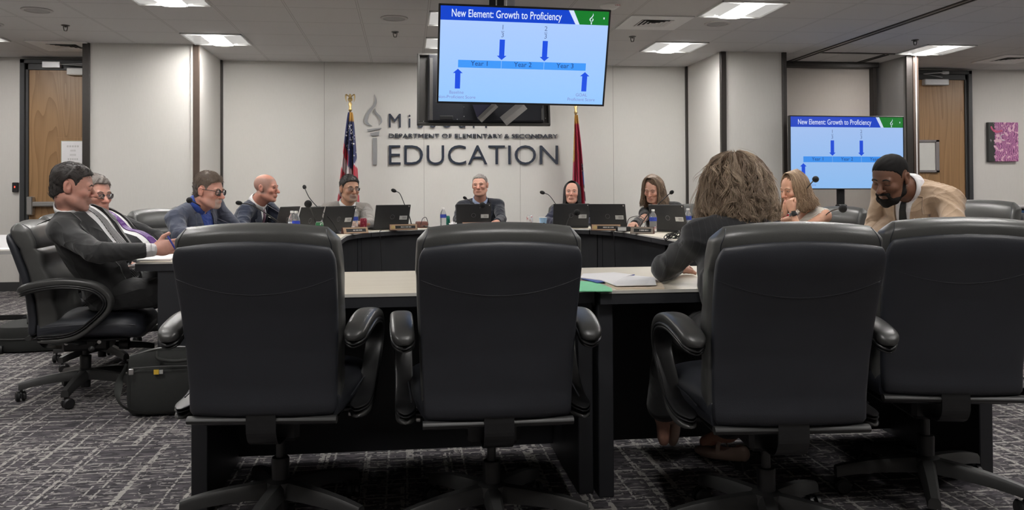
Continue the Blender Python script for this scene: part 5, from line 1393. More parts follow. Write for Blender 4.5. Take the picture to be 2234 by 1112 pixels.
x, y = onT(1378, 503, 1.46, 0.055); t = MB().box(-0.05, 0.05, 0.02, 0.09, 0, 0.035, 0.004).build('tissue_box', mat('cream_card', (0.66, 0.60, 0.48), 0.7)); t.location = (x, y, TT); t.rotation_euler = (0, 0, -0.4); tag(t, 'small cream box between power brick and red folder', 'box')
x, y = onT(1362, 505, 1.46, 0.075); t = empty('power_brick', (x, y, TT), -0.35, 'black laptop power brick with white label on the table edge', 'charger')
MB().box(-0.075, 0.06, -0.03, 0.03, 0, 0.045, 0.008).build('case', M['black_plastic'], t, smooth=False)
MB().box(-0.055, 0.02, -0.0309, -0.0302, 0.008, 0.040).build('rating_label', STK, t, smooth=False)
MB().tube(spline([(0.06, 0, 0.02), (0.11, 0.0, 0.02), (0.14, 0.01, 0.012), (0.16, 0.0, 0.006)], 16), 0.008, 8).build('plug_lead', M['black_plastic'], t)
def cable(pts, label, r=0.0035, name='cable', worldpts=None):
    P = [np.array([*onT(a, b), TT+dz+r]) for a, b, dz in pts] if worldpts is None else worldpts
    o = MB().tube(spline(P, 60), r, 6).build(name, M['black_plastic'])
    return tag(o, label, 'cable', 'black cables on the horseshoe table')
cable([(918, 497, 0.03), (922, 490, 0.09), (930, 488, 0.10), (934, 494, 0.02), (926, 500, 0.03), (919, 497, 0.015), (929, 495, 0.01), (945, 492, 0.0), (985, 490, 0.0), (1000, 489, 0.0)], 'black cable coiled by the brown leather box, running to the middle laptop')
cable([(1192, 494, 0.0), (1200, 492, 0.01), (1212, 493, 0.0), (1225, 494, 0.01), (1240, 495, 0.0)], 'black cable lying between the blue cup and the woman\'s laptop', 0.006)
pc = []
for i in range(46):
    a = i*0.82; cx_, cy_ = onT(1474, 521); pc.append(np.array([cx_+0.075*math.cos(a)*(0.8+0.2*math.sin(i*1.3)), cy_+0.045+0.05*math.sin(a), TT+0.02+0.022*math.sin(a*0.5+i)+0.016*math.cos(a)]))
o = MB().tube(spline(pc, 260), 0.004, 6).build('cable', M['black_plastic']); tag(o, 'black cable in a loose coil at the right end beside the curly haired woman\'s shoulder', 'cable', 'black cables on the horseshoe table')
pr = [np.array([*onT(a, b), TT+dz]) for a, b, dz in ((1366, 497, 0.01), (1372, 497, 0.10), (1388, 497, 0.13), (1403, 499, 0.12), (1408, 500, 0.06), (1402, 503, 0.01))]
cable(None, 'black cable arching above the table by the woman in black blazer', 0.0032, 'cable', pr)
def hang(px_, y0_, y1_, label):
    x, y = onT(px_, y0_); P = [np.array([x+0.01, y+0.10, TT+0.004]), np.array([x, y+0.02, TT+0.004]), np.array([x, y-0.012, TZ-0.02]), np.array([x+0.01, y-0.006, TZ-0.2]), np.array([x+0.02, y+0.004, TZ-0.5])]
    o = MB().tube(spline(P, 40), 0.0035, 6).build('cable', M['black_plastic']); tag(o, label, 'cable', 'black cables on the horseshoe table')
hang(1338, 505, 600, 'black cable dropping over the table edge below the power brick'); hang(829, 505, 560, 'black cable dropping over the table edge below the leaning laptop')
def sheet(quad_px, z, m, name, label, cat, th=0.003, group=None):
    """flat sheets or folders given by their corner pixels on the table"""
    P = [atZ(a, b, TZ+z) for a, b in quad_px]; c = np.mean(P, axis=0); n = len(P)
    V = [(p[0]-c[0], p[1]-c[1], 0.0) for p in P]+[(p[0]-c[0], p[1]-c[1], th) for p in P]
    o = MB().add(V, [tuple(range(n))[::-1], tuple(range(n, 2*n))]+[(i, (i+1) % n, n+(i+1) % n, n+i) for i in range(n)]).build(name, m, smooth=False)
    o.location = tuple(c); return tag(o, label, cat, group)
sheet([(1262, 636), (1336, 636), (1334, 630), (1300, 616), (1262, 614)], 0.0005, mat('mint_folder', (0.20, 0.62, 0.34), 0.6, 0, 0.05, 20), 'folder', 'mint green folder at the edge of the near table', 'folder', 0.003)
sheet([(1344, 631), (1450, 630), (1440, 612), (1312, 613)], 0.0005, mat('cream_folder', (0.66, 0.55, 0.42), 0.7, 0, 0.05, 20), 'folder', 'cream folder under the loose papers by the woman\'s elbow', 'folder', 0.004)
sheet([(1303, 617), (1330, 614), (1385, 600), (1345, 597), (1262, 606)], 0.0050, mat('blue_folder', (0.05, 0.10, 0.38), 0.5), 'folder', 'blue folder peeping out below the loose papers', 'folder', 0.003)
p1 = sheet([(1266, 606), (1330, 614), (1380, 600), (1340, 595), (1272, 598)], 0.0085, M['paper'], 'paper_stack', 'loose white papers, the pile farther from the woman\'s elbow', 'papers', 0.003)
p2 = sheet([(1345, 624), (1432, 622), (1428, 606), (1385, 602), (1310, 611)], 0.0088, M['paper'], 'paper_stack', 'loose white printed papers nearest the woman\'s elbow', 'papers', 0.003)
mb = MB()
for k in range(7):
    a = atZ(1335+k*4, 620-k*2.6, TZ+0.0125)-np.array(p2.location); b = atZ(1412+k*1.5, 620-k*2.4, TZ+0.0125)-np.array(p2.location)
    mb.add([(a[0], a[1], 0.0033), (b[0], b[1], 0.0033), (b[0], b[1]+0.006, 0.0033), (a[0], a[1]+0.006, 0.0033)], [(0, 1, 2, 3)])
mb.build('faint_print', mat('grey_print', (0.52, 0.52, 0.58), 0.9), p2, smooth=False)
sheet([(298, 570), (372, 569), (392, 556), (322, 556)], 0.0005, M['paper'], 'paper_stack', 'white papers under the dark suited man\'s hand', 'papers', 0.009)
sheet([(1886, 551), (1906, 551), (1910, 538), (1890, 538)], 0.0005, mat('pale_blue_sheet', (0.55, 0.66, 0.82), 0.7), 'paper_stack', 'pale blue sheet under the tan suited man\'s hand', 'papers', 0.004)
# pen held by the dark suited man
a, b = atY(376, 532, 4.44), atY(366, 515, 4.44)
pen = empty('pen', tuple(a), 0, 'blue pen between thumb and finger of the dark suited man', 'pen')
d = b-a; MB().tube([d*-0.9, d*0.1, d*0.9, d*1.05], [0.0045, 0.005, 0.005, 0.003], 8).build('barrel', mat('blue_pen', (0.02, 0.03, 0.30), 0.3), pen)
MB().tube([d*-0.9, d*-1.05], [0.004, 0.001], 8).build('tip', M['steel'], pen)

# ------------------------------------------------------------------ bags and the rolling table at the left
FAB = mat('black_nylon', (0.016, 0.017, 0.016), 0.8, 0, 0.2, 60, 0.3, 900); ZIP = mat('zip_tape', (0.03, 0.03, 0.03), 0.6)
bg = empty('briefcase', (-1.20, 4.30, 0), 0.06, 'black nylon briefcase with yellow tag leaning at the table end', 'bag')
def bagbody(w_, d_, h, tilt, name, m, par, oy=0.0, oz=0.0, p=5.0, n=14):
    secs = []
    for q in np.linspace(0, 1, n):
        z = q*h; e = 1-0.06*abs(2*q-1)**3; b_ = d_*(0.85+0.25*math.sin(q*math.pi)); f = 1.0
        if q < 0.08: f = 0.90+0.10*q/0.08
        if q > 0.92: f = 1-0.25*((q-0.92)/0.08)**2
        secs.append([(x_*f, y_*f+oy+tilt*z, z_+oz) for x_, y_, z_ in sup(0, 0, z, w_/2*e, b_/2, 40, p)])
    return MB().loft(secs).build(name, m, par, sharp=50)
bagbody(0.40, 0.11, 0.315, 0.12, 'main_body', FAB, bg)
fp = bagbody(0.33, 0.05, 0.22, 0.12, 'front_pocket', FAB, bg, -0.065, 0.02)
MB().tube(spline([(-0.165, -0.070, 0.245), (0, -0.078, 0.25), (0.165, -0.070, 0.245)], 20), 0.004, 6).build('zipper', ZIP, fp)
MB().box(-0.172, -0.150, -0.085, -0.078, 0.215, 0.245, 0.002).build('zip_pull', M['steel'], fp, smooth=False)
lg = MB().box(-0.055, -0.031, -0.0815, -0.0785, 0.212, 0.236).build('yellow_tag', mat('yellow_tag', (0.70, 0.45, 0.05), 0.5), fp, smooth=False)
MB().box(-0.029, -0.012, -0.0812, -0.0785, 0.214, 0.234).build('white_tag', mat('grey_tag', (0.40, 0.40, 0.38), 0.5), fp, smooth=False)
MB().tube(spline([(-0.05, -0.035, 0.318), (-0.035, -0.062, 0.285), (0.05, -0.070, 0.272), (0.13, -0.062, 0.285), (0.15, -0.035, 0.318)], 26), 0.009, 8).build('carry_handle', FAB, bg)
MB().tube(spline([(-0.20, 0.0, 0.25), (-0.225, -0.05, 0.17), (-0.21, -0.09, 0.08), (-0.12, -0.11, 0.035), (0.02, -0.12, 0.03), (0.16, -0.10, 0.012)], 40), 0.019, 8, flat=0.16, up=(0, 0.6, 0.8)).build('shoulder_strap', mat('grey_webbing', (0.03, 0.032, 0.03), 0.8), bg)
MB().tube(spline([(-0.19, 0.01, 0.29), (-0.05, 0.0, 0.327), (0.1, 0.0, 0.327), (0.19, 0.01, 0.29)], 30), 0.006, 6).build('zipper', mat('steel_zip', (0.15, 0.15, 0.15), 0.4, 0.6), bg)
sc = empty('suitcase', (-2.55, 6.30, 0), 0.15, 'black soft suitcase lying flat behind the dark suited man\'s chair', 'bag')
secs = []
for q in np.linspace(0, 1, 10):
    z = 0.01+q*0.17; f = 1-0.04*abs(2*q-1)**4; secs.append([(x_, y_, z_) for x_, y_, z_ in sup(0, 0, z, 0.36*f, 0.24*f, 44, 5)])
MB().loft(secs).build('case_body', FAB, sc, sharp=50)
MB().tube([(x_*1.006, y_*1.006, 0.10) for x_, y_, _ in sup(0, 0, 0, 0.36, 0.24, 45, 5)], 0.006, 6, cap=False).build('zipper', ZIP, sc)
bagbody(0.30, 0.22, 0.05, 0, 'top_pocket', FAB, sc, 0.0, 0.175, 4, 8)
MB().tube(spline([(-0.16, -0.1, 0.19), (-0.18, -0.02, 0.235), (-0.17, 0.08, 0.235), (-0.15, 0.14, 0.19)], 20), 0.011, 8).build('carry_handle', FAB, sc)
for sx in (-0.3, 0.3): MB().lathe((sx, -0.22, 0.03), [(0, -0.012), (0.03, -0.012), (0.03, 0.012), (0, 0.012)], 14, R=[[0, 0, 1], [0, 1, 0], [1, 0, 0]]).build('wheel', M['black_plastic'], sc)
rt = empty('rolling_table', (-3.55, 7.45, 0), 0, 'white topped rolling table cut by the left edge', 'table')
e0 = atY(0, 546, 6.95); e1 = atY(52, 536, 7.1)
V = [(-0.95, -0.95), (0.62, -0.45), (0.62, 0.25), (-0.95, 0.25)]
MB().prism(V, 0.640, 0.672).build('tabletop', mat('white_laminate', (0.68, 0.655, 0.62), 0.4, 0, 0.04, 10), rt, smooth=False)
MB().prism([(x_*1.002, y_*1.002-0.001) for x_, y_ in V], 0.636, 0.664).build('edge_band', mat('grey_edge', (0.36, 0.35, 0.34), 0.5), rt, smooth=False)
for sx in (0.42, -0.85):
    MB().box(sx-0.03, sx+0.03, -0.06, 0.0, 0.10, 0.638, 0.006).build('leg_post', M['black_metal'], rt, smooth=False)
    MB().box(sx-0.03, sx+0.03, -0.33, 0.28, 0.065, 0.105, 0.008).build('foot_bar', M['black_metal'], rt, smooth=False)
MB().box(-0.02, 0.42, -0.30, -0.25, 0.075, 0.115, 0.008).build('foot_bar', M['black_metal'], rt, smooth=False)
for sx, sy in ((0.42, -0.30), (0.42, 0.25), (-0.85, -0.30), (-0.85, 0.25), (0.02, -0.275)):
    MB().lathe((sx, sy, 0.033), [(0, -0.018), (0.026, -0.018), (0.032, -0.010), (0.032, 0.010), (0.026, 0.018), (0, 0.018)], 18, R=[[0, 0, 1], [0, 1, 0], [1, 0, 0]]).build('caster', M['black_plastic'], rt)
tc_ = atY(34, 527, 7.35)
MB_ = MB(); MB_.add([(-0.075, -0.03, 0), (0.075, -0.03, 0), (0.065, 0, 0.105), (-0.065, 0, 0.105), (-0.075, 0.03, 0), (0.075, 0.03, 0)], [(0, 1, 2, 3), (3, 2, 5, 4)])
o = MB_.build('tent_card', M['paper'], smooth=False); o.location = (tc_[0], 7.15, 0.678); tag(o, 'folded white tent card on the rolling table at left', 'card')
o = MB().box(-0.11, 0.11, -0.10, 0.08, 0.0, 0.004).build('paper_stack', M['paper'], smooth=False); o.location = (tc_[0]+0.02, 7.05, 0.6725); tag(o, 'white sheet under the tent card on the rolling table', 'papers')
# grey cabinet cut by the right edge
c0 = atY(2158, 450, 6.2)
ec = empty('equipment_cabinet', (c0[0]+0.40, 6.3, 0), 0, 'grey equipment cabinet with blue band behind the right edge chair', 'cabinet')
zt = float(c0[2]); MB().box(-0.40, 0.45, -0.15, 0.5, 0.06, zt-0.055, 0.006).build('body', mat('grey_cabinet', (0.20, 0.20, 0.205), 0.5), ec, smooth=False)
MB().box(-0.40, 0.45, -0.13, 0.5, zt-0.055, zt-0.035).build('blue_band', mat('blue_band', (0.06, 0.13, 0.30), 0.3), ec, smooth=False)
MB().box(-0.39, 0.45, -0.12, 0.5, zt-0.035, zt-0.018).build('slot', M['black_plastic'], ec, smooth=False)
MB().box(-0.41, 0.45, -0.16, 0.5, zt-0.018, zt, 0.004).build('lid', mat('grey_lid', (0.33, 0.31, 0.31), 0.5), ec, smooth=False)
MB().box(-0.38, 0.43, -0.13, 0.48, 0.0, 0.06).build('plinth', M['black_plastic'], ec, smooth=False)
wm = MB(); wm.box(-0.285, -0.225, -0.154, -0.150, zt-0.20, zt-0.190).build('white_mark', STK, ec, smooth=False)
wm = MB(); wm.add([(-0.27, -0.153, zt-0.175), (-0.255, -0.153, zt-0.165), (-0.235, -0.153, zt-0.178)], [(0, 1, 2)]).build('white_mark', STK, ec, smooth=False)
# ------------------------------------------------------------------ people
V3 = lambda *a: np.array(a, float)
def unit(v): v = np.asarray(v, float); return v/np.linalg.norm(v)
def dirv(a): return V3(math.cos(math.radians(a)), math.sin(math.radians(a)), 0)
SKIN = attr_mat('skin', 0.48, 0.10, 350.0, 0.08, 0.45)
HAIR = attr_mat('hair', 0.55, 0.0, 300, 0, 0.5)
def cloth(name, col, var=0.12, vs=40, rough=0.85, sheen=0.25, weave=900.0, bump=0.12):
    """woven stuff: colour of the yarn, fine weave, and creases in relief"""
    n = 'cloth_'+name
    if n in MATS: return MATS[n]
    k = NT(n); v = k.coord(); nz = k.noise(v, vs, 4.0)
    k.base(k.mix(nz, tuple(c*(1-var) for c in col), tuple(min(1, c*(1+var)) for c in col)))
    k.b.inputs['Roughness'].default_value = rough; k.b.inputs['Specular IOR Level'].default_value = 0.25; k.b.inputs['Sheen Weight'].default_value = sheen
    c1 = k.noise(k.coord((1, 1, 1.7)), 3.6, 1.0, 0.4, 1.4); c2 = k.noise(k.coord((1.4, 1.4, 0.8)), 5.5, 1.0, 0.4, 1.2)
    rid = lambda q: k.math('POWER', k.math('SUBTRACT', 1.0, k.math('MULTIPLY', k.math('ABSOLUTE', k.math('SUBTRACT', q, 0.5)), 3.2)), 3.0)
    h = k.math('ADD', k.math('ADD', rid(c1), k.math('MULTIPLY', rid(c2), 0.6)), k.math('MULTIPLY', k.noise(v, weave, 2.0), 0.05))
    k.bump(h, 0.36, 0.014); MATS[n] = k.m; return k.m
def head_frame(c, face, pitch, roll):
    p = math.radians(pitch); h = dirv(face); f = h*math.cos(p)-V3(0, 0, math.sin(p)); r = V3(h[1], -h[0], 0); u = np.cross(r, f)
    q = math.radians(roll); r2 = r*math.cos(q)+u*math.sin(q); u2 = np.cross(r2, f)
    return Fr(c, r2, f, u2)
def scaled(fr, s):
    class S(Fr): pass
    g = S(fr.o); g.R = fr.R; g.s = s; return g
def add_head(f, H, s, o):
    """skull, jaw, features; o: options"""
    jw, fw, ns = o.get('jaw', 1.0), o.get('fw', 1.0), o.get('nose', 1.0)
    E = lambda c, r, k=0.010, op='u': f.ell(H, np.array(c)*s, np.array(r)*s, k*s, op)
    C = lambda a, b, ra, rb, k=0.010, op='u': f.cone(np.array(a)*s, np.array(b)*s, ra*s, rb*s, k*s, op, H)
    E((0, -0.014, 0.034), (0.0745*fw, 0.096, 0.081))
    E((0, 0.022, -0.010), (0.066*fw, 0.066, 0.085), 0.02)
    E((0, 0.028, -0.066), (0.054*jw*fw, 0.056, 0.046), 0.02)
    for q in (-1, 1):
        C((q*0.050*jw*fw, -0.010, -0.055), (q*0.028*jw, 0.060, -0.094), 0.016, 0.018, 0.022)
        E((q*0.040*fw, 0.062, -0.022), (0.022, 0.022, 0.020), 0.018)
    E((0, 0.074, -0.098), (0.022*jw, 0.017, 0.017), 0.016)
    C((-0.036*fw, 0.076, 0.020), (0.036*fw, 0.076, 0.020), 0.012, 0.012, 0.012)
    for q in (-1, 1): E((q*0.031, 0.098, 0.004), (0.017, 0.017, 0.012), 0.010, 's')
    # nose
    C((0, 0.080, 0.012), (0, 0.098+0.010*ns, -0.024), 0.0085, 0.0115*ns, 0.008)
    E((0, 0.101+0.010*ns, -0.029), (0.0125*ns, 0.012*ns, 0.0105), 0.006)
    for q in (-1, 1):
        E((q*0.0125*ns, 0.096, -0.032), (0.0085, 0.011, 0.008), 0.006)
        E((q*0.0062, 0.104, -0.0405), (0.0042, 0.0060, 0.0040), 0.002, 's')
    # mouth
    E((0, 0.084, -0.060), (0.028, 0.014, 0.018), 0.012)
    ml = o.get('lip', 1.0)
    dr = o.get('droop', 0.003)
    for q in (-1, 1):
        C((0, 0.0925, -0.0575), (q*0.0225, 0.0825, -0.0610-dr), 0.0050*ml, 0.0020, 0.004)
        C((0, 0.0910, -0.0672), (q*0.0205, 0.0825, -0.0635-dr), 0.0062*ml, 0.0022, 0.004)
        C((0, 0.0990, -0.0622), (q*0.0245, 0.0885, -0.0625-dr), 0.0014, 0.0010, 0.0012, 's')
        C((q*0.0195, 0.104, -0.034), (q*0.0315, 0.090, -0.058-dr), 0.0030, 0.0030, 0.006, 's') if o.get('fold', 1) else None
    # eyelids
    for q in (-1, 1):
        E((q*0.031, 0.0735, 0.005), (0.0140, 0.0140, 0.0135), 0.003)
        op = o.get('open', 1.0)
        if op > 0: E((q*0.031, 0.092, 0.0045), (0.0125, 0.017, 0.0046*op), 0.0015, 's')
    if o.get('bags'):
        for q in (-1, 1): E((q*0.032, 0.085, -0.012), (0.013, 0.006, 0.005), 0.006)
    # ears
    if o.get('ears', True):
        for q in (-1, 1):
            E((q*0.0765*fw, -0.014, -0.006), (0.0085, 0.0190, 0.0295), 0.006)
            E((q*0.080*fw, -0.020, 0.008), (0.0075, 0.0150, 0.0200), 0.005)
            E((q*0.0865*fw, -0.010, 0.004), (0.0070, 0.0100, 0.0170), 0.003, 's')
            E((q*0.074*fw, -0.004, -0.026), (0.0065, 0.0085, 0.0085), 0.005)
def add_hand(f, wr, d, n, side, pose, s=1.0, spread=0.0):
    """palm, five jointed fingers; D finger direction, N out of the palm, SIDE +1 right hand"""
    d = unit(d); n = np.asarray(n, float); n = unit(n-d*(n @ d)); t = -side*np.cross(n, d)
    fr = Fr(wr, t, d, -n); wr = np.asarray(wr, float)
    f.ell(fr, V3(0.002, 0.048, 0)*s, V3(0.040, 0.052, 0.0165)*s, 0.012)
    f.ell(fr, V3(0.022, 0.030, -0.008)*s, V3(0.017, 0.030, 0.015)*s, 0.010)
    f.cone(V3(0, -0.02, 0)*s, V3(0, 0.03, 0)*s, 0.024*s, 0.024*s, 0.012, 'u', fr, (n, 1.35))
    cv = {'flat': (0.10, 0.12, 0.08), 'relaxed': (0.40, 0.45, 0.3), 'hold': (0.75, 0.75, 0.45), 'fist': (1.45, 1.50, 1.0), 'chin': (1.15, 1.2, 0.7), 'point': (0.25, 0.3, 0.2)}[pose]
    L = (0.071, 0.079, 0.073, 0.057); off = (0.0285, 0.0095, -0.0095, -0.0275); out = (0.004, 0.008, 0.005, -0.002)
    for i in range(4):
        p = wr+(d*(0.088+out[i])+t*off[i])*s; an = 0.0; sp = spread*(1.5-i)*0.5
        dd0 = unit(d+t*sp*0.3)
        extra = (i*0.07) if pose != 'flat' else 0.0
        r = (0.0098, 0.0100, 0.0095, 0.0082)[i]*s
        prev = p-dd0*0.012*s
        for j, fr_ in enumerate((0.46, 0.31, 0.23)):
            an += cv[j]+extra*(j == 0)
            q = prev+(dd0*math.cos(an)+n*math.sin(an))*L[i]*fr_*s*(1.12 if j == 0 else 1.0)
            f.cone(prev, q, r*(1-0.06*j), r*(0.93-0.07*j), 0.0032)
            prev = q
    tb = wr+(d*0.026+t*0.026+n*0.006)*s
    td = {'flat': unit(t*0.72+d*0.68+n*0.05), 'relaxed': unit(t*0.60+d*0.74+n*0.25), 'hold': unit(t*0.62+d*0.66+n*0.42), 'fist': unit(t*0.25+d*0.70+n*0.65), 'chin': unit(t*0.45+d*0.85+n*0.25), 'point': unit(t*0.75+d*0.66-n*0.05)}[pose]
    t2 = unit(td+(-t*0.35+d*0.25+n*0.15 if pose != 'fist' else -t*0.9+d*0.1+n*0.1))
    k1 = tb+td*0.042*s; k2 = k1+t2*0.030*s
    f.cone(tb, k1, 0.0135*s, 0.0108*s, 0.006); f.cone(k1, k2, 0.0106*s, 0.0085*s, 0.003)
    return fr
def sphere(c, r, nu=20, nv=14):
    V = []; F = []
    for j in range(nv+1):
        b = math.pi*j/nv
        for i in range(nu):
            a = 2*math.pi*i/nu; V.append((c[0]+r*math.sin(b)*math.cos(a), c[1]+r*math.sin(b)*math.sin(a), c[2]+r*math.cos(b)))
    for j in range(nv):
        for i in range(nu): F.append((j*nu+i, j*nu+(i+1) % nu, (j+1)*nu+(i+1) % nu, (j+1)*nu+i))
    return np.array(V), np.array(F)
def ss(a, b, x): t = np.clip((x-a)/(b-a), 0, 1); return t*t*(3-2*t)
def person(label, P):
    s = P.get('s', 1.0); fem = P.get('female', False)
    pel, neck, hc = map(np.asarray, (P['pel'], P['neck'], P['head']))
    U = unit(neck-pel); L = np.linalg.norm(neck-pel); h = dirv(P['bf']); Fw = unit(h-U*(h @ U)); Rg = np.cross(Fw, U)
    B = Fr(pel, Rg, Fw, U); hs = P.get('hs', 1.0)
    H = head_frame(hc, P['hf'], P.get('hp', 0), P.get('hr', 0))
    bw = (0.90 if fem else 1.0)*s*P.get('bw', 1.0); bd = (0.90 if fem else 1.0)*s*P.get('bd', 1.0)
    SH = {1: B.w((0.180*bw, -0.005, L-0.066)), -1: B.w((-0.180*bw, -0.005, L-0.066))}
    for k_, v in P.get('sh', {}).items(): SH[k_] = SH[k_]+V3(*v)
    neckr = (0.050 if fem else 0.060)*s*P.get('nk', 1.0)
    nk_a = B.w((0, 0.0, L-0.015)); nk_b = H.w(V3(0, -0.022, -0.055)*hs)
    def torso(f, i, sleeves=None, arm_i=0.0, top=True):
        f.ell(B, (0, -0.005, 0.02), ((0.165*bw if not fem else 0.17*bw)+i, 0.118*bd+i, 0.13+i), 0.04)
        f.ell(B, (0, 0.012*P.get('belly', 1.0), 0.17), (0.150*bw+i, (0.108+0.018*P.get('belly', 0.6))*bd+i, 0.17+i), 0.05)
        f.ell(B, (0, 0.004, L-0.20), (0.172*bw+i, 0.115*bd+i, 0.19+i), 0.05)
        if fem:
            for q in (-1, 1): f.ell(B, (q*0.072, 0.088, L-0.235), (0.062+i, 0.055+i, 0.060+i), 0.03)
        if top:
            f.cone(SH[-1], SH[1], 0.050*bd+i*0.8, 0.050*bd+i*0.8, 0.03)
            for q in (-1, 1): f.cone(B.w((0, -0.020, L-0.016)), SH[q]+U*0.010, 0.043*s+i*0.6, 0.047*s+i*0.8, 0.025)
    arms = P['arms']
    for a in arms.values():      # forearms that rest on the table lie on it
        for kk, gap_ in (('el', 0.054), ('wr', 0.036)):
            v = np.array(a[kk], float)
            if 0.74 < v[2] < TZ+gap_*s and not a.get('free'): v[2] = TZ+gap_*s
            a[kk] = v
    zs = P.get('seat', 0.0)
    def clear(f, body=False):
        """cut away what would sink into the seat or the table top"""
        if zs: f.add(lambda x, y, z: np.maximum(z-zs, np.sqrt((x-pel[0])**2+(y-pel[1])**2)-0.29), V3(pel[0]-0.29, pel[1]-0.29, zs-0.3), V3(pel[0]+0.29, pel[1]+0.29, zs), 0.004, 's')
        for a in arms.values():
            if a.get('free') or abs(a['wr'][2]-TZ) > 0.10: continue
            c = a['wr']+unit(a['d'])*0.06
            f.add(lambda x, y, z, c=c: np.maximum(np.maximum(z-(TZ+0.0025), TZ-0.055-z), np.sqrt((x-c[0])**2+(y-c[1])**2)-0.20), V3(c[0]-0.2, c[1]-0.2, TZ-0.055), V3(c[0]+0.2, c[1]+0.2, TZ+0.0025), 0.002, 's')
    # ---- body
    f = Field(); torso(f, 0.0)
    f.cone(nk_a, nk_b, neckr*1.04, neckr, 0.022)
    f.cone(nk_a+Fw*0.01, H.w(V3(0, 0.035, -0.075)*hs), neckr*0.8, neckr*0.55, 0.03)
    zones = [(hc, V3(0.125, 0.125, 0.14)*hs, P.get('res', 0.0032))]
    ar = 0.82 if fem else 1.0
    for q, a in arms.items():
        el, wr = np.asarray(a['el'], float), np.asarray(a['wr'], float)
        f.cone(SH[q], el, 0.047*s*ar, 0.037*s*ar, 0.018); f.cone(el, wr, 0.038*s*ar, 0.0255*s*ar, 0.012)
        if a.get('hand', True):
            add_hand(f, wr, a['d'], a['n'], q, a.get('pose', 'relaxed'), s*(0.90 if fem else 1.03), a.get('spread', 0.0))
            zones.append((wr+unit(a['d'])*0.085, V3(0.105, 0.105, 0.105), P.get('hres', 0.0042)))
    legs = P['legs']
    for q, (kn, an, toe) in legs.items():
        hip = B.w((q*0.092*s, 0.0, 0.0)); f.cone(hip, kn, 0.074*s*ar, 0.052*s, 0.04); f.cone(kn, an, 0.054*s, 0.036*s, 0.02)
        an_, toe_ = np.asarray(an, float), np.asarray(toe, float)
        f.cone(an_+(toe_-an_)*-0.12-V3(0, 0, 0.0), an_*0.1+toe_*0.9, 0.032, 0.024, 0.02)
    clear(f)
    add_head(f, H, hs, P.get('face', {}))
    V, F = f.mesh(P.get('base', 0.014), zones)
    # skin tint
    x, y, z = H.loc(V[:, 0], V[:, 1], V[:, 2]); x, y, z = x/hs, y/hs, z/hs
    sk = np.array(P['skin']); tint = np.tile(sk, (len(V), 1))
    fo = P.get('face', {})
    def blend(mask, col): 
        m = np.clip(mask, 0, 1)[:, None]; tint[:] = tint*(1-m)+np.array(col)*m
    near = (np.abs(z) < 0.16)*(np.abs(x) < 0.12)*(np.abs(y) < 0.14)
    red = sk*np.array(P.get('red', (1.12, 0.80, 0.78)))
    blend(near*0.40*np.exp(-(((np.abs(x)-0.043)/0.02)**2+((z+0.028)/0.022)**2))*(y > 0), red)
    blend(near*0.6*np.exp(-((x/0.018)**2+((z+0.028)/0.016)**2))*(y > 0.07), red)
    blend(near*0.3*ss(0.070, 0.080, np.abs(x)), red)
    if 'stubble' in P:
        col, wt = P['stubble']
        m = ss(-0.034, -0.052, z)*ss(0.0, 0.03, y)*1.0
        m = np.maximum(m*ss(0.02, 0.05, y), ss(-0.028, -0.045, z)*(y > 0.075)*(np.abs(x) < 0.032))
        blend(near*m*wt*(z > -0.135), col)
    if 'goatee' in P:
        col, wt = P['goatee']
        g = (np.abs(x) < 0.034)*(y > 0.055)*ss(-0.040, -0.050, z)*(z > -0.125)
        blend(near*g*wt, col)
    if 'scalp' in P:
        col, wt, zl = P['scalp']
        m = ss(0.050, 0.020, y-0.35*(z-0.05)-0.03)*ss(-0.060, -0.040, z)*ss(zl+0.02, zl, z)
        blend(near*m*wt*(np.abs(x) < 0.079), col)
    lipz = z+0.0620+fo.get('droop', 0.003)*(np.abs(x)/0.0225)**1.5
    lip = np.exp(-((x/0.022)**4+(lipz/0.0085)**4))*(y > 0.078)
    blend(near*lip*P.get('lipw', 0.75 if fem else 0.38), P.get('lipc', tuple(sk*np.array((0.92, 0.62, 0.62)))))
    slit = np.exp(-((x/0.024)**4+(lipz/0.0018)**2))*(y > 0.078)
    blend(near*slit*0.6, tuple(sk*0.45))
    lid = np.exp(-(((np.abs(x)-0.031)/0.015)**4+((z-0.0045)/0.0085)**4))*(y > 0.07)
    blend(near*lid*0.35, tuple(sk*np.array((0.75, 0.58, 0.58))))
    root_o = V3(pel[0], pel[1], 0)
    body = mk('person', V-root_o, F, SKIN, None, tint=tint)
    body.location = tuple(root_o); tag(body, label, 'person')
    def child(name, V_, F_, m, tint=None, uv=None, par=None): return mk(name, np.asarray(V_)-root_o, F_, m, par or body, tint=tint, uv=uv)
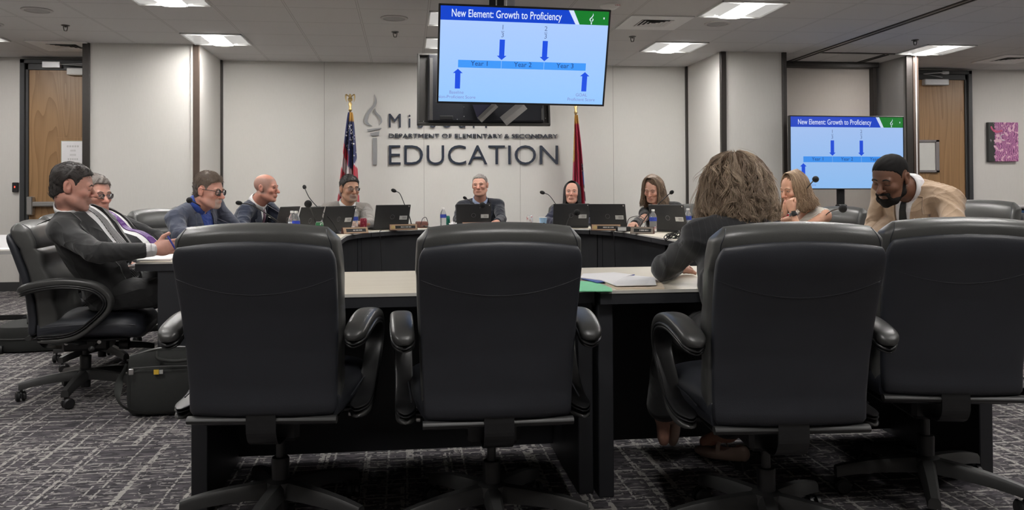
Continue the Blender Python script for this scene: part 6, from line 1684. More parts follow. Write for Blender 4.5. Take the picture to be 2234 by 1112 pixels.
    # ---- eyes, brows
    if not P.get('noface'):
        gz = fo.get('gaze', (0, 1, 0))
        for q in (-1, 1):
            c = V3(q*0.031, 0.0735, 0.005)*hs
            if fo.get('open', 1.0) > 0:
                v, fc = sphere((0, 0, 0), 0.0126*hs, 24, 16); g = unit(gz); dt = (v @ g)/(0.0126*hs)
                tn = np.tile(np.array((0.62, 0.58, 0.56)), (len(v), 1)); tn[dt > 0.86] = P.get('iris', (0.07, 0.04, 0.025)); tn[dt > 0.965] = (0.005, 0.005, 0.005)
                child('eye', H.wv(v+c), fc, attr_mat('eye_gloss', 0.12, spec=0.6), tn)
            # lash line
            lz = 0.0045+0.0046*max(0.15, fo.get('open', 1.0))-(0.006 if fo.get('open', 1.0) == 0 else 0)
            pts = []
            for a in np.linspace(-1, 1, 9):
                p = V3(q*0.031+a*0.0135, 0.13, lz-0.0040*a*a+0.0); pts.append(p)
            W_ = H.wv(np.array(pts)*hs); dn = -H.R[:, 1]; t = np.zeros(len(W_))
            for _ in range(40): t += np.clip(f.eval(W_+t[:, None]*dn)*0.8, -0.01, 0.03)
            t = np.clip(t, 0.02*hs, 0.062*hs)
            m2 = MB().tube(W_+t[:, None]*dn, 0.0013*hs, 5); child('eyelashes', m2.v, m2.f, mat('lash', (0.02, 0.014, 0.012), 0.7))
            bz = fo.get('brow_z', 0.0255); bt = fo.get('brow', 0.0030)
            pts = [V3(q*0.013, 0.13, bz-0.003), V3(q*0.022, 0.13, bz+0.001), V3(q*0.033, 0.13, bz+0.0025), V3(q*0.043, 0.13, bz-0.001), V3(q*0.049, 0.13, bz-0.006)]
            pts = spline(pts, 12); W_ = H.wv(np.array(pts)*hs); t = np.zeros(len(W_))
            for _ in range(40): t += np.clip(f.eval(W_+t[:, None]*dn)*0.8, -0.01, 0.03)
            t = np.minimum(t, 0.075*hs)
            m2 = MB().tube(W_+t[:, None]*dn, np.array([0.7, 0.95, 1.05, 1.1, 1.1, 1.1, 1.05, 1, 0.9, 0.75, 0.55, 0.3])*bt*hs, 6); child('eyebrow', m2.v, m2.f, mat('brow_'+'_'.join('%.3f' % k_ for k_ in P.get('browc', P['hair'][1])), P.get('browc', P['hair'][1]), 0.8))
    # ---- garments
    neckcut = lambda g, r, k=0.01: g.cone(B.w((0, 0.0, L-0.03)), nk_b+(nk_b-nk_a)*0.8, r*0.98, r*1.05, k, 's')
    wearing = P['wear']
    def sleeves(g, i, length=0.93, k=0.03):
        for q, a in arms.items():
            if a.get('sleeve', True) is False: continue
            el, wr = np.asarray(a['el'], float), np.asarray(a['wr'], float)
            g.cone(SH[q]*0.93+el*0.07, el, 0.050*s*ar+i, 0.039*s*ar+i, 0.016); g.cone(el, el+(wr-el)*length, 0.040*s*ar+i, 0.0315*s*ar+i*0.8, 0.010)
    if 'shirt' in wearing:
        c_, vn = wearing['shirt']
        g = Field(); torso(g, 0.009); neckcut(g, neckr+0.003)
        if wearing.get('sleeveless'):
            for q in (-1, 1):
                oc = SH[q]+Rg*q*0.050*s+U*-0.02; g.cone(oc-U*0.07, oc+U*0.02, 0.066*s, 0.060*s, 0.010, 's')
            g.cone(B.w((0, 0.05, L-0.02)), B.w((0, 0.17, L-0.09)), 0.055, 0.035, 0.012, 's')
        g.disp = folds(0.0020, 46, 3)
        if 'under' in wearing: sleeves(g, 0.003, 0.985)
        clear(g)
        v, fc = g.mesh(0.0085 if P.get('res', 1) < 0.003 else 0.010)
        shirt_m = vn; shirt_f = g
        sh_o = child('shirt', v, fc, shirt_m)
        if wearing.get('collar', True):
            ax = unit(nk_b-nk_a); fw_ = unit(Fw-ax*(Fw @ ax)); rg_ = np.cross(fw_, ax); c0 = nk_a+ax*0.020*s
            for half in (-1, 1):
                secs = []
                for th in np.linspace(6, 180, 26):
                    a = math.radians(th)*half; fr_ = math.exp(-(th/38.0)**2)
                    d_ = fw_*math.cos(a)+rg_*math.sin(a)
                    zb = -0.014-0.052*fr_*s; zt = 0.043-0.026*math.exp(-(th/50.0)**2); rb = neckr+0.023+0.010*fr_; rt = neckr+0.0125
                    secs.append([tuple(c0+d_*rb+ax*zb), tuple(c0+d_*(rb-0.004)+ax*(zb+0.001)), tuple(c0+d_*(rt-0.003)+ax*(zt-0.001)), tuple(c0+d_*rt+ax*zt), tuple(c0+d_*(rt*0.6+rb*0.4+0.003)+ax*(zt*0.65+zb*0.35))])
                m2 = MB().loft(secs); child('collar', m2.v, m2.f, shirt_m)
        if 'tie' in wearing:
            tm, vb = wearing['tie'][:2]; nv_ = 40; vt = L-0.035
            rows = []
            for i_ in range(7):
                u_ = (i_/6-0.5)*2
                rows.append([B.w((u_*(0.014+0.028*((vt-v_)/(vt-vb))**0.8)*s, 0.0, v_)) for v_ in np.linspace(vt, vb, nv_)])
            v, fc, uv = drape(g, np.array(rows), -Fw, 0.0015, 0.004)
            child('tie', v, fc, tm, uv=uv)
            kn = B.w((0, 0, L-0.02)); pt = np.array([kn+Fw*0.35]); t = 0
            for _ in range(40): t += float(np.clip(g.eval(pt-Fw*t)[0]*0.8, -0.02, 0.05))
            ke = kn+Fw*min(0.35-t+0.004, 0.11*s)
            kf = Field(); kr = Fr(ke, Rg, Fw, U); kf.ell(kr, (0, 0.0, 0.004), (0.022*s, 0.013, 0.017), 0.008); kf.cone((0, 0.002, 0.0), (0, 0.0, -0.022), 0.014*s, 0.008, 0.008, 'u', kr)
            v, fc = kf.mesh(0.0035); child('tie_knot', v, fc, wearing['tie'][2] if len(wearing['tie']) > 2 else tm)
    if 'jacket' in wearing:
        jm = wearing['jacket'][0]; jo = wearing['jacket'][1]
        g = Field(); torso(g, 0.021); sleeves(g, 0.013, jo.get('len', 0.93)); neckcut(g, neckr+jo.get('nc', 0.019), 0.010)
        vb, g0, gt = jo.get('vb', 0.12), jo.get('g0', 0.0), jo.get('gt', 0.062)
        def gap(v): return np.maximum(-0.012+g0, g0+(gt-g0)*np.clip((v-vb)/(L-0.05-vb), -0.6, 1.4))
        if jo.get('open', True):
            def wedge(x_, y_, z_):
                a, b, c = B.loc(x_, y_, z_)
                return np.maximum((np.abs(a-jo.get('skew', 0))-gap(c))*0.9, -(b-0.01))
            e = np.abs(B.R) @ V3(0.16, 0.20, L/2+0.12); cw = B.w((0, 0.19, L/2))
            g.add(wedge, cw-e, cw+e, 0.006, 's')
        clear(g)
        g.disp = folds(jo.get('fold', 0.0055)*1.35, jo.get('ff', 30), jo.get('seed', 1), [(SH[q], a['el'], a['wr']) for q, a in arms.items()])
        v, fc = g.mesh(jo.get('vox', 0.0095))
        ja = child('jacket', v, fc, jm)
        if jo.get('lapel', True):
            wl = jo.get('lw', 0.075)*s
            for q in (-1, 1):
                rows = []; vs = np.concatenate([np.linspace(max(vb-0.01, vb), L-0.10, 22), np.linspace(L-0.092, L-0.012, 8)])
                for i_ in range(8):
                    e_ = i_/7; row = []
                    for v_ in vs:
                        k_ = (v_-vb)/(L-0.10-vb)
                        wd = wl*min(1, 0.10+0.90*np.clip(k_, 0, 1)**0.75)
                        if v_ > L-0.10: wd = wl*(0.74-0.25*(v_-(L-0.10))/0.09)
                        row.append(B.w((jo.get('skew', 0)+q*(float(gap(v_))+0.003+e_*wd), 0.0, v_)))
                    rows.append(row)
                v, fc, uv = drape(g, np.array(rows), -Fw, 0.001, 0.0045)
                child('lapel', v, fc, jm, par=None)
        if 'cuff' in wearing:
            for q, a in arms.items():
                if a.get('sleeve', True) is False: continue
                el, wr = np.asarray(a['el'], float), np.asarray(a['wr'], float); d_ = wr-el
                e1 = jo.get('len', 0.93)
                m2 = MB().tube([el+d_*(e1-0.04), el+d_*(e1+wearing.get('cuff_len', 0.075))], [0.0365*s*ar, 0.034*s*ar], 20); child('shirt_cuff', m2.v, m2.f, wearing['cuff'])
        P['_jf'] = g
    if 'trousers' in wearing:
        tm = wearing['trousers']; g = Field()
        g.ell(B, (0, -0.005, 0.0), (0.178*bw, 0.128*bd, 0.115), 0.04)
        for q, (kn, an, toe) in legs.items():
            hip = B.w((q*0.092*s, 0.0, 0.0)); g.cone(hip, kn, 0.088*s*ar, 0.068*s, 0.04); an_ = np.asarray(an, float); kn_ = np.asarray(kn, float)
            g.cone(kn_, an_+(kn_-an_)*wearing.get('hem', 0.05), 0.073*s, 0.060*s if not fem else 0.07, 0.03)
        clear(g); g.disp = folds(0.006, 26, 7); v, fc = g.mesh(0.013); child('trousers', v, fc, tm)
    if 'shoes' in wearing:
        for q, (kn, an, toe) in legs.items():
            an_, toe_ = np.asarray(an, float), np.asarray(toe, float); fd = unit(toe_-an_); fd[2] = 0; fd = unit(fd); fr_ = Fr(an_, np.cross(fd, V3(0, 0, 1)), fd, V3(0, 0, 1))
            g = Field(); g.ell(fr_, (0, 0.06, -0.045), (0.044, 0.145, 0.036), 0.02); g.cone((0, -0.03, -0.03), (0, -0.01, 0.005), 0.043, 0.038, 0.02, 'u', fr_); g.ell(fr_, (0, 0.06, -0.115), (0.09, 0.3, 0.045), 0.004, 's')
            v, fc = g.mesh(0.009); child('shoe', v, fc, wearing['shoes'])
    P['_B'], P['_H'], P['_L'], P['_f'], P['_child'], P['_U'], P['_Fw'], P['_Rg'], P['_body'] = B, H, L, f, child, U, Fw, Rg, body
    if 'shirt' in wearing: P['_sf'] = shirt_f
    # ---- hair
    kind, hcol = P['hair'][0], np.array(P['hair'][1])
    hair_fn[kind](P, H, hs, hcol, child)
    if 'glasses' in P: glasses(P, H, hs, child)
    if 'beard' in P:
        g = Field(); C = lambda a, b, ra, rb, k=0.012, op='u': g.cone(np.array(a)*hs, np.array(b)*hs, ra*hs, rb*hs, k*hs, op, H)
        for q in (-1, 1):
            C((q*0.068, -0.004, -0.018), (q*0.056, 0.012, -0.068), 0.008, 0.017, 0.02); C((q*0.056, 0.012, -0.068), (q*0.034, 0.055, -0.094), 0.017, 0.021, 0.02); C((q*0.034, 0.055, -0.094), (0, 0.074, -0.106), 0.020, 0.021, 0.02)
            C((q*0.030, 0.083, -0.078), (q*0.029, 0.090, -0.052), 0.008, 0.0065); C((q*0.029, 0.088, -0.052), (q*0.004, 0.101, -0.0475), 0.0065, 0.006)
        C((-0.012, 0.092, -0.083), (0.012, 0.092, -0.083), 0.007, 0.007)
        g.disp = lambda x, y, z: 0.0012*np.sin(700*x+3*np.sin(300*z))*np.sin(650*z+2*np.sin(400*y))
        v, fc = g.mesh(0.0034, pad=0.01); child('beard', v, fc, attr_mat('matte_hair', 0.85, 0.4, 900, 0, 0.2), np.tile(np.array(P['beard']), (len(v), 1)))
    return P
def tint_noise(n, col, var, seed):
    r = np.random.RandomState(seed); return np.clip(col[None, :]*(1+var*r.randn(n, 1)), 0, 1)
def short_hair(P, H, hs, col, child):
    o = P.get('hairo', {}); t = o.get('t', 0.008); g = Field(); fo = P.get('face', {}); fw = fo.get('fw', 1.0)
    zq = [-0.16, -0.078, -0.060, -0.040, -0.024, -0.005, 0.020, 0.045, 0.062, 0.074, 0.084, 0.100]
    yq = [-0.30, -0.120, -0.062, -0.036, 0.016, 0.022, 0.030, 0.040, 0.054, 0.076, 0.100, 0.200]
    def mask(a, b, c):
        """1 on the hairy scalp, 0 on the face, nape and round the ears"""
        jig = 0.0025*np.sin(a*420+c*130)+0.002*np.sin(c*510-b*260)
        yh = np.interp(c+o.get('hl', 0.0), zq, yq)-o.get('recede', 0.0)*np.exp(-((np.abs(a)-0.040)/0.018)**2)*ss(0.03, 0.06, c)
        m = ss(-0.002, 0.014, yh-b+jig)
        ear = np.sqrt(((b+0.010)/0.027)**2+((c+0.001)/0.040)**2); m = m*np.maximum(ss(1.0, 1.18, ear), ss(0.066, 0.060, np.abs(a)))
        return m
    def skull(a, b, c):
        def el(cc, r):
            x, y, z = a-cc[0], b-cc[1], c-cc[2]; k0 = np.sqrt((x/r[0])**2+(y/r[1])**2+(z/r[2])**2); k1 = np.sqrt((x/r[0]**2)**2+(y/r[1]**2)**2+(z/r[2]**2)**2)+1e-9
            return k0*(k0-1)/k1
        d = smin(el((0, -0.014, 0.034), (0.0745*fw, 0.096, 0.081)), el((0, 0.022, -0.010), (0.066*fw, 0.066, 0.085)), 0.02)
        return smin(d, el((0, -0.050, -0.030), (0.052, 0.050, 0.070)), 0.02)
    def shell(x, y, z):
        a, b, c = H.loc(x, y, z); a, b, c = a/hs, b/hs, c/hs
        m = mask(a, b, c); th = t*(0.55+0.45*ss(0.015, 0.07, c))+o.get('top', 0)*ss(0.045, 0.105, c)*(0.65+0.35*np.sin(a*55+1.1))
        return (skull(a, b, c)-(th*m-0.0035*(1-m)))*0.9*hs
    e_ = np.abs(H.R) @ (V3(0.105, 0.13, 0.15)*hs); cw = H.w(V3(0, -0.01, 0.03)*hs); g.add(shell, cw-e_, cw+e_, 0.001)
    fr = o.get('freq', 190); am = o.get('amp', 0.0035)
    def dsp(x, y, z):
        a, b, c = H.loc(x, y, z)
        return mask(a/hs, b/hs, c/hs)*am*np.sin(fr*(a*0.9+0.25*c)+2.2*np.sin(fr*0.22*b+1.0)+1.5*np.sin(fr*0.3*c))*(0.6+0.4*np.sin(fr*0.5*b+a*40))
    g.disp = dsp
    v, fc = g.mesh(o.get('vox', 0.0040), pad=0.012)
    x, y, z = H.loc(v[:, 0], v[:, 1], v[:, 2])
    tn = tint_noise(len(v), col, 0.06, 1)
    if 'side' in o:
        m = ss(0.055, 0.015, z/hs)[:, None]*o.get('sidew', 0.8); tn = tn*(1-m)+np.array(o['side'])*m
    ho = child('hair', v, fc, attr_mat('matte_hair', 0.85, 0.4, 900, 0, 0.2) if o.get('matte') else HAIR, tn)
    n = o.get('n', 700)
    if n:
        r = np.random.RandomState(o.get('seed', 4)); nn = np.random.RandomState(2)
        wgt = mask(x/hs, y/hs, z/hs)**3; ii = r.choice(len(v), n, replace=False, p=wgt/wgt.sum()); p0 = v[ii]
        L = np.stack(H.loc(p0[:, 0], p0[:, 1], p0[:, 2]), 1); nr = L-np.array([0, -0.014, 0.03])*hs; nr /= np.linalg.norm(nr, axis=1)[:, None]
        fl = np.array(o.get('flow', (0.2, -0.9, -0.15)))[None, :]+0.35*r.randn(n, 3); fl -= nr*(fl*nr).sum(1)[:, None]; fl /= np.linalg.norm(fl, axis=1)[:, None]
        ln = o.get('len', 0.022)*hs*(0.6+0.8*r.rand(n))[:, None]
        pts = np.stack([L+fl*ln*q+nr*ln*(o.get('lift', 0.25)*q-0.25*q*q) for q in np.linspace(0, 1, 5)], 1)
        W_ = H.wv(pts.reshape(-1, 3)).reshape(n, 5, 3)-np.asarray(P['_body'].location)
        cc = np.clip(tn[ii]*(0.75+0.6*r.rand(n, 1)), 0, 1)
        strands('hair_strands', W_, np.array([0.0011, 0.0011, 0.0010, 0.0008, 0.0003])*o.get('sr', 1.0), HAIR, ho, cc, 3)
def long_hair(P, H, hs, col, child):
    o = P['hairo']; ze = o['ze']; fa = math.radians(o.get('fa', 48)); fl = o.get('flare', 0.5); wv = o.get('wave', 0.006); R0 = o.get('R', 0.092); cy = -0.016
    px_ = o.get('part', 0.0)
    def prof(z): 
        up = R0*np.sqrt(np.clip(1-((z-0.028)/(0.098+o.get('lift', 0.0)))**2, 0.0, 1)); dn = R0*(1+fl*(0.028-z)); 
        return np.where(z > 0.028, up, dn)
    g = Field()
    def shell(x, y, z):
        a, b, c = H.loc(x, y, z); a, b, c = a/hs, b/hs, c/hs
        rho = np.sqrt(a*a+((b-cy)/1.10)**2); ph = np.arctan2(a, b-cy)
        d = rho-prof(c)+0.013*ss(fa+0.65, fa, np.abs(ph))*(0.75+0.25*ss(0.10, 0.05, c))-0.003*np.sin(ph*23+c*25)-0.002*np.sin(ph*41-c*30); d = np.maximum(d, c-0.126-o.get('lift', 0.0)); d = np.maximum(d, ze+0.012*np.sin(ph*7)-c)
        face = np.maximum(np.abs(ph)-fa*(1-0.10*ss(0.02, 0.085, c)), c-o.get('hl', 0.088)+0.55*np.maximum(np.abs(a-px_)-0.006, 0)); d = np.maximum(d, -face*0.07)
        return d*0.75*hs
    e = V3(0.16, 0.16, 0.16)*hs; lo = np.full(3, 0); cw = H.w(V3(0, 0, (0.13+ze)/2)*hs); ex = np.abs(H.R) @ (V3(0.14, 0.15, (0.13-ze)/2+0.02)*hs)
    g.add(shell, cw-ex, cw+ex, 0.001)
    # room for the face and neck
    g.ell(H, V3(0, 0.045, -0.03)*hs, V3(0.066, 0.085, 0.105)*hs, 0.008, 's')
    g.cone(P['_B'].w((0, 0, P['_L']-0.1)), H.w((0, -0.01, -0.06)), 0.055, 0.052, 0.006, 's')
    v, fc = g.mesh(0.0045, pad=0.005)
    tn = tint_noise(len(v), col*0.75, 0.05, 1)
    ho = child('hair', v, fc, attr_mat('matte_hair', 0.85, 0.4, 900, 0, 0.2), tn)
    r = np.random.RandomState(o.get('seed', 8)); n = o.get('n', 900); N = 22
    paths = np.zeros((n, N, 3))
    sgn = np.where(r.rand(n) < 0.5, -1, 1); phi = sgn*(fa*0.98+(np.pi-fa*0.98)*r.rand(n)**0.9)
    zt = ze+r.rand(n)*0.05; dep = 0.004-0.006*r.rand(n); w1 = r.rand(n)*6.28; w2 = r.rand(n)*6.28; sp_y = 0.075-0.15*r.rand(n)
    lf = o.get('lift', 0.0)
    for i, q in enumerate(np.linspace(0, 1, N)):
        th = min(1.0, q/0.36)*math.pi/2; sn, cn = math.sin(th), math.cos(th)
        am = wv*np.clip((q-0.2)/0.5, 0, 1.4); ph = phi+am/R0*np.sin(w1+q*o.get('wf', 9))
        if q < 0.36:
            z = 0.028+(0.0985+lf)*cn+dep*cn; rr = R0*sn+dep*sn+0.001
        else:
            z = 0.028+(zt-0.028)*(q-0.36)/0.64; rr = prof(z)+dep+0.0015
        rr = rr+am*0.8*np.sin(w2+q*o.get('wf', 9)*1.1)-0.012*ss(fa+0.65, fa, np.abs(phi))*sn*(1 if q < 0.75 else 0.6)
        if o.get('flip', 0): rr = rr+o['flip']*np.clip((q-0.75)/0.25, 0, 1)**2
        x = rr*np.sin(ph)+px_*(1-sn); y = cy+rr*np.cos(ph)*1.10+sp_y*(1-sn)**2*0.8
        paths[:, i] = np.stack([x, y, z*np.ones(n)], 1)
    W_ = H.wv(paths.reshape(-1, 3)*hs).reshape(n, N, 3)-np.asarray(P['_body'].location)
    hi = np.array(o.get('hi', col*1.5)); mixw = r.rand(n, 1)**o.get('hp', 2.0)
    cc = np.clip((col[None]*(1-mixw)+hi[None]*mixw)*(0.75+0.5*r.rand(n, 1)), 0, 1)
    strands('hair_strands', W_, np.concatenate([np.full(N-4, 0.0016), [0.0014, 0.0012, 0.0008, 0.0004]])*o.get('sr', 1.0), HAIR, ho, cc, 4)
def curly_hair(P, H, hs, col, child):
    o = P['hairo']; r = np.random.RandomState(12)
    zz = np.array([-0.230, -0.19, -0.15, -0.10, -0.05, 0.0, 0.04, 0.08, 0.11, 0.128, 0.136]); rx = np.array([0.085, 0.115, 0.134, 0.143, 0.141, 0.133, 0.122, 0.101, 0.073, 0.040, 0.0])
    prof = lambda z: np.interp(z, zz, rx)
    cy = -0.030
    g = Field()
    def shell(x, y, z):
        a, b, c = H.loc(x, y, z); rho = np.sqrt(a*a+((b-cy)/0.95)**2); ph = np.arctan2(a, b-cy)
        d = rho-prof(c)+0.014*ss(0.125, 0.085, c)+0.006*np.sin(ph*14+c*60)*np.sin(c*75+ph*5)+0.004*np.sin(ph*27-c*90); d = np.maximum(d, -0.225-c); d = np.maximum(d, c-0.132)
        face = np.maximum(np.abs(ph)-0.75, c-0.07); return np.maximum(d, -face*0.08)*0.7
    cw = H.w(V3(0, cy, -0.045)); ex = np.abs(H.R) @ V3(0.165, 0.165, 0.20); g.add(shell, cw-ex, cw+ex, 0.001)
    g.ell(H, V3(0, 0.06, -0.03), V3(0.062, 0.08, 0.105), 0.008, 's')
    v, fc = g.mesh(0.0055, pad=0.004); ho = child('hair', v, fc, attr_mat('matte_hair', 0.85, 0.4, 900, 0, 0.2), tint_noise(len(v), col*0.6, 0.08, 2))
    nl, per, N = o.get('locks', 520), o.get('per', 13), 30; n = nl*per; q = np.linspace(0, 1, N)[None, :]
    rep = lambda v_: np.repeat(v_, per, axis=0)
    phi0 = rep((r.rand(nl)*2-1)*(np.pi-0.5)); phi0 = np.where(phi0 > 0, np.pi-np.abs(phi0), -np.pi+np.abs(phi0))
    u0 = r.rand(nl); zs = rep(0.136-0.30*u0); ln = rep(0.07+0.11*r.rand(nl)); z0 = zs[:, None]-ln[:, None]*q*0.95
    dep = rep(-0.012+0.018*r.rand(nl))[:, None]
    rad = rep(0.0035+0.0085*r.rand(nl)**1.3)[:, None]*np.clip(q*1.8+0.2, 0, 1)*(0.75+0.5*r.rand(n, 1)); turns = rep((0.5+1.6*r.rand(nl))*(0.7+0.9*u0))[:, None]; w0 = rep(r.rand(nl)*6.28)[:, None]+0.75*(r.rand(n, 1)-0.5)
    hand = rep(np.where(r.rand(nl) < 0.5, -1, 1))[:, None]
    fly = (r.rand(n) < 0.07)[:, None]*0.034*q**1.5*r.rand(n, 1)
    sp1 = (r.randn(n, 1)*0.0036)*(0.5+1.0*q); sp2 = (r.randn(n, 1)*0.0042)*(0.5+1.0*q)
    rr = prof(np.minimum(z0, 0.133))+dep+rad*np.cos(w0+turns*6.28*q)+fly+sp1
    ph = phi0[:, None]+rep(0.3*(r.rand(nl)-0.5))[:, None]*q+(hand*rad*np.sin(w0+turns*6.28*q)+sp2)/0.12
    z = z0+0.5*rad*np.sin(w0*1.7+turns*6.28*q)+0.004*r.randn(n, 1)
    z = np.maximum(z, -0.245+0.02*r.rand(n)[:, None])
    pts = np.stack([rr*np.sin(ph), cy+rr*np.cos(ph)*0.95, z], -1)
    W_ = H.wv(pts.reshape(-1, 3)*hs).reshape(n, N, 3)-np.asarray(P['_body'].location)
    hi = np.array(o['hi']); m = np.clip(rep(r.rand(nl, 1)**1.4)*0.75+0.35*r.rand(n, 1), 0, 1); cc = np.clip((col[None]*(1-m)+hi[None]*m)*(0.75+0.5*r.rand(n, 1)), 0, 1)
    tr = np.concatenate([[0.5], np.full(N-7, 1.0), [0.95, 0.9, 0.8, 0.65, 0.45, 0.2]])
    strands('hair_strands', W_, (0.00045+0.00055*r.rand(n, 1))*tr[None, :], HAIR, ho, cc, 3)
hair_fn = {'short': short_hair, 'long': long_hair, 'curly': curly_hair, 'none': lambda *a: None}
def glasses(P, H, hs, child):
    o = P['glasses']; w_, hh, r = o.get('w', 0.026), o.get('h', 0.019), o.get('r', 0.0014); y = 0.098; zc = o.get('z', 0.002); m = o['m']
    par = None; g = MB()
    for q in (-1, 1):
        pts = [(q*0.0325+a*1.0, y-0.006*((abs(q*0.0325+a)/0.06)**2), zc+c) for (a, _, c) in sup(0, 0, 0, w_, hh, 29, 2.8, 'xz')]; pts.append(pts[0])
        if o.get('half'): pts = [p for p in pts if p[2] <= zc+hh*0.75]
        g.tube(np.array(pts)*hs, r*hs, 6, cap=False)
        g.tube(np.array([(q*(0.0325+w_), y-0.010, zc+hh*0.55), (q*0.072, 0.075, zc+hh*0.60), (q*0.081, 0.0, zc+0.012), (q*0.080, -0.015, zc-0.004)])*hs, r*1.0*hs, 6)
    g.tube(np.array([(-0.0325+w_, y-0.001, zc+0.004), (0, y+0.006, zc+0.008), (0.0325-w_, y-0.001, zc+0.004)])*hs, r*hs, 6)
    fo = child('glasses', H.wv(np.array(g.v)), g.f, m)
    for q in (-1, 1):
        P_ = [(q*0.0325+a*0.97, y-0.006*((abs(q*0.0325+a)/0.06)**2), zc+c*0.97) for (a, _, c) in sup(0, 0, 0, w_, hh, 28, 2.8, 'xz')]
        V = [tuple(np.array(p)*hs) for p in P_]+[tuple((np.array(p)+V3(0, -0.0012, 0))*hs) for p in P_]; n = len(P_)
        child('lens', H.wv(np.array(V)), [tuple(range(n)), tuple(range(n, 2*n))[::-1]]+[(i, n+i, n+(i+1) % n, (i+1) % n) for i in range(n)], M['lens'], par=fo)
# ------------------------------------------------------------------ the eleven people
def stripes(name, a, b, scale, rot=0.6, kind='BANDS'):
    k = NT(name); tc = k.n('ShaderNodeTexCoord'); mp = k.n('ShaderNodeMapping'); mp.inputs['Scale'].default_value = (0.35, 1, 1); mp.inputs['Rotation'].default_value = (0, 0, rot)
    k.l(tc.outputs['UV'], mp.inputs[0]); wv = k.n('ShaderNodeTexWave'); wv.wave_type = 'BANDS'; wv.bands_direction = 'Y'; wv.inputs['Scale'].default_value = scale
    k.l(mp.outputs[0], wv.inputs['Vector']); k.base(k.mix(k.math('GREATER_THAN', wv.outputs[1], 0.62), a, b)); k.b.inputs['Roughness'].default_value = 0.45; return k.m
def check(name, a, b, scale):
    k = NT(name); n = k.noise(k.coord((scale, scale, scale)), 1.0, 2.0); k.base(k.mix(k.math('GREATER_THAN', n, 0.55), a, b)); k.b.inputs['Roughness'].default_value = 0.55; return k.m
def pinstripe(name, a, b, sp_):
    k = NT(name); tc = k.n('ShaderNodeTexCoord'); sp = k.n('ShaderNodeSeparateXYZ'); k.l(tc.outputs['Object'], sp.inputs[0])
    f = k.math('FRACT', k.math('DIVIDE', sp.outputs[0], sp_)); on = k.math('LESS_THAN', f, 0.06)
    k.base(k.mix(k.math('MULTIPLY', on, 0.22), a, b)); k.b.inputs['Roughness'].default_value = 0.85; k.b.inputs['Sheen Weight'].default_value = 0.2
    k.bump(k.noise(k.coord(), 900, 2), 0.12, 0.003); return k.m
def knit_mat():
    k = NT('white_rib_knit'); wv = k.n('ShaderNodeTexWave'); wv.wave_type = 'BANDS'; wv.bands_direction = 'DIAGONAL'; wv.inputs['Scale'].default_value = 26.0; wv.inputs['Distortion'].default_value = 0.6
    k.l(k.coord((1, 1, 1.0)), wv.inputs['Vector']); k.base(k.mix(wv.outputs[1], (0.60, 0.565, 0.51), (0.70, 0.665, 0.61))); k.b.inputs['Roughness'].default_value = 0.9; k.bump(wv.outputs[1], 0.5, 0.006); return k.m
W_SHIRT = cloth('white_shirt', (0.70, 0.69, 0.70), 0.04, 20, 0.8, 0.1)
C_CHAR = cloth('charcoal_suit', (0.030, 0.030, 0.031), 0.15); C_DARK = cloth('black_suit', (0.022, 0.022, 0.024), 0.15)
C_SLATE = cloth('slate_blue_suit', (0.060, 0.070, 0.105), 0.15); C_NAVY = cloth('navy_suit', (0.025, 0.032, 0.055), 0.15)
C_GREY = cloth('grey_check_suit', (0.235, 0.220, 0.205), 0.22, 160); C_INK = cloth('ink_suit', (0.010, 0.012, 0.020), 0.15)
C_TAN = cloth('tan_suit', (0.40, 0.285, 0.195), 0.14, 60); C_BLKZ = cloth('black_blazer', (0.012, 0.012, 0.013), 0.15)
SHOE = mat('black_shoe', (0.012, 0.012, 0.012), 0.3)
SK_FAIR = (0.52, 0.275, 0.205); SK_RUDDY = (0.56, 0.285, 0.220); SK_OLIVE = (0.42, 0.230, 0.150); SK_TAN = (0.50, 0.27, 0.175); SK_BROWN = (0.15, 0.070, 0.044)
GL_BLACK = mat('black_spectacles', (0.01, 0.01, 0.015), 0.25); GL_WIRE = mat('wire_spectacles', (0.10, 0.09, 0.09), 0.3, 0.8)
AY = lambda x, y, Y: atY(x, y, Y)
def seated_legs(pel, face, s=1.0, kz=0.615, reach=0.44, foot=0.38, spread=0.11, az=0.09):
    pel = np.asarray(pel); d = dirv(face); r = V3(d[1], -d[0], 0); out = {}
    for q in (1, -1):
        kn = V3(pel[0], pel[1], 0)+d*reach*s+r*q*spread+V3(0, 0, kz-0.03); an = V3(pel[0], pel[1], 0)+d*foot*s+r*q*spread*0.9+V3(0, 0, az)
        out[q] = (kn, an, an+d*0.17)
    return out
CAST = {}
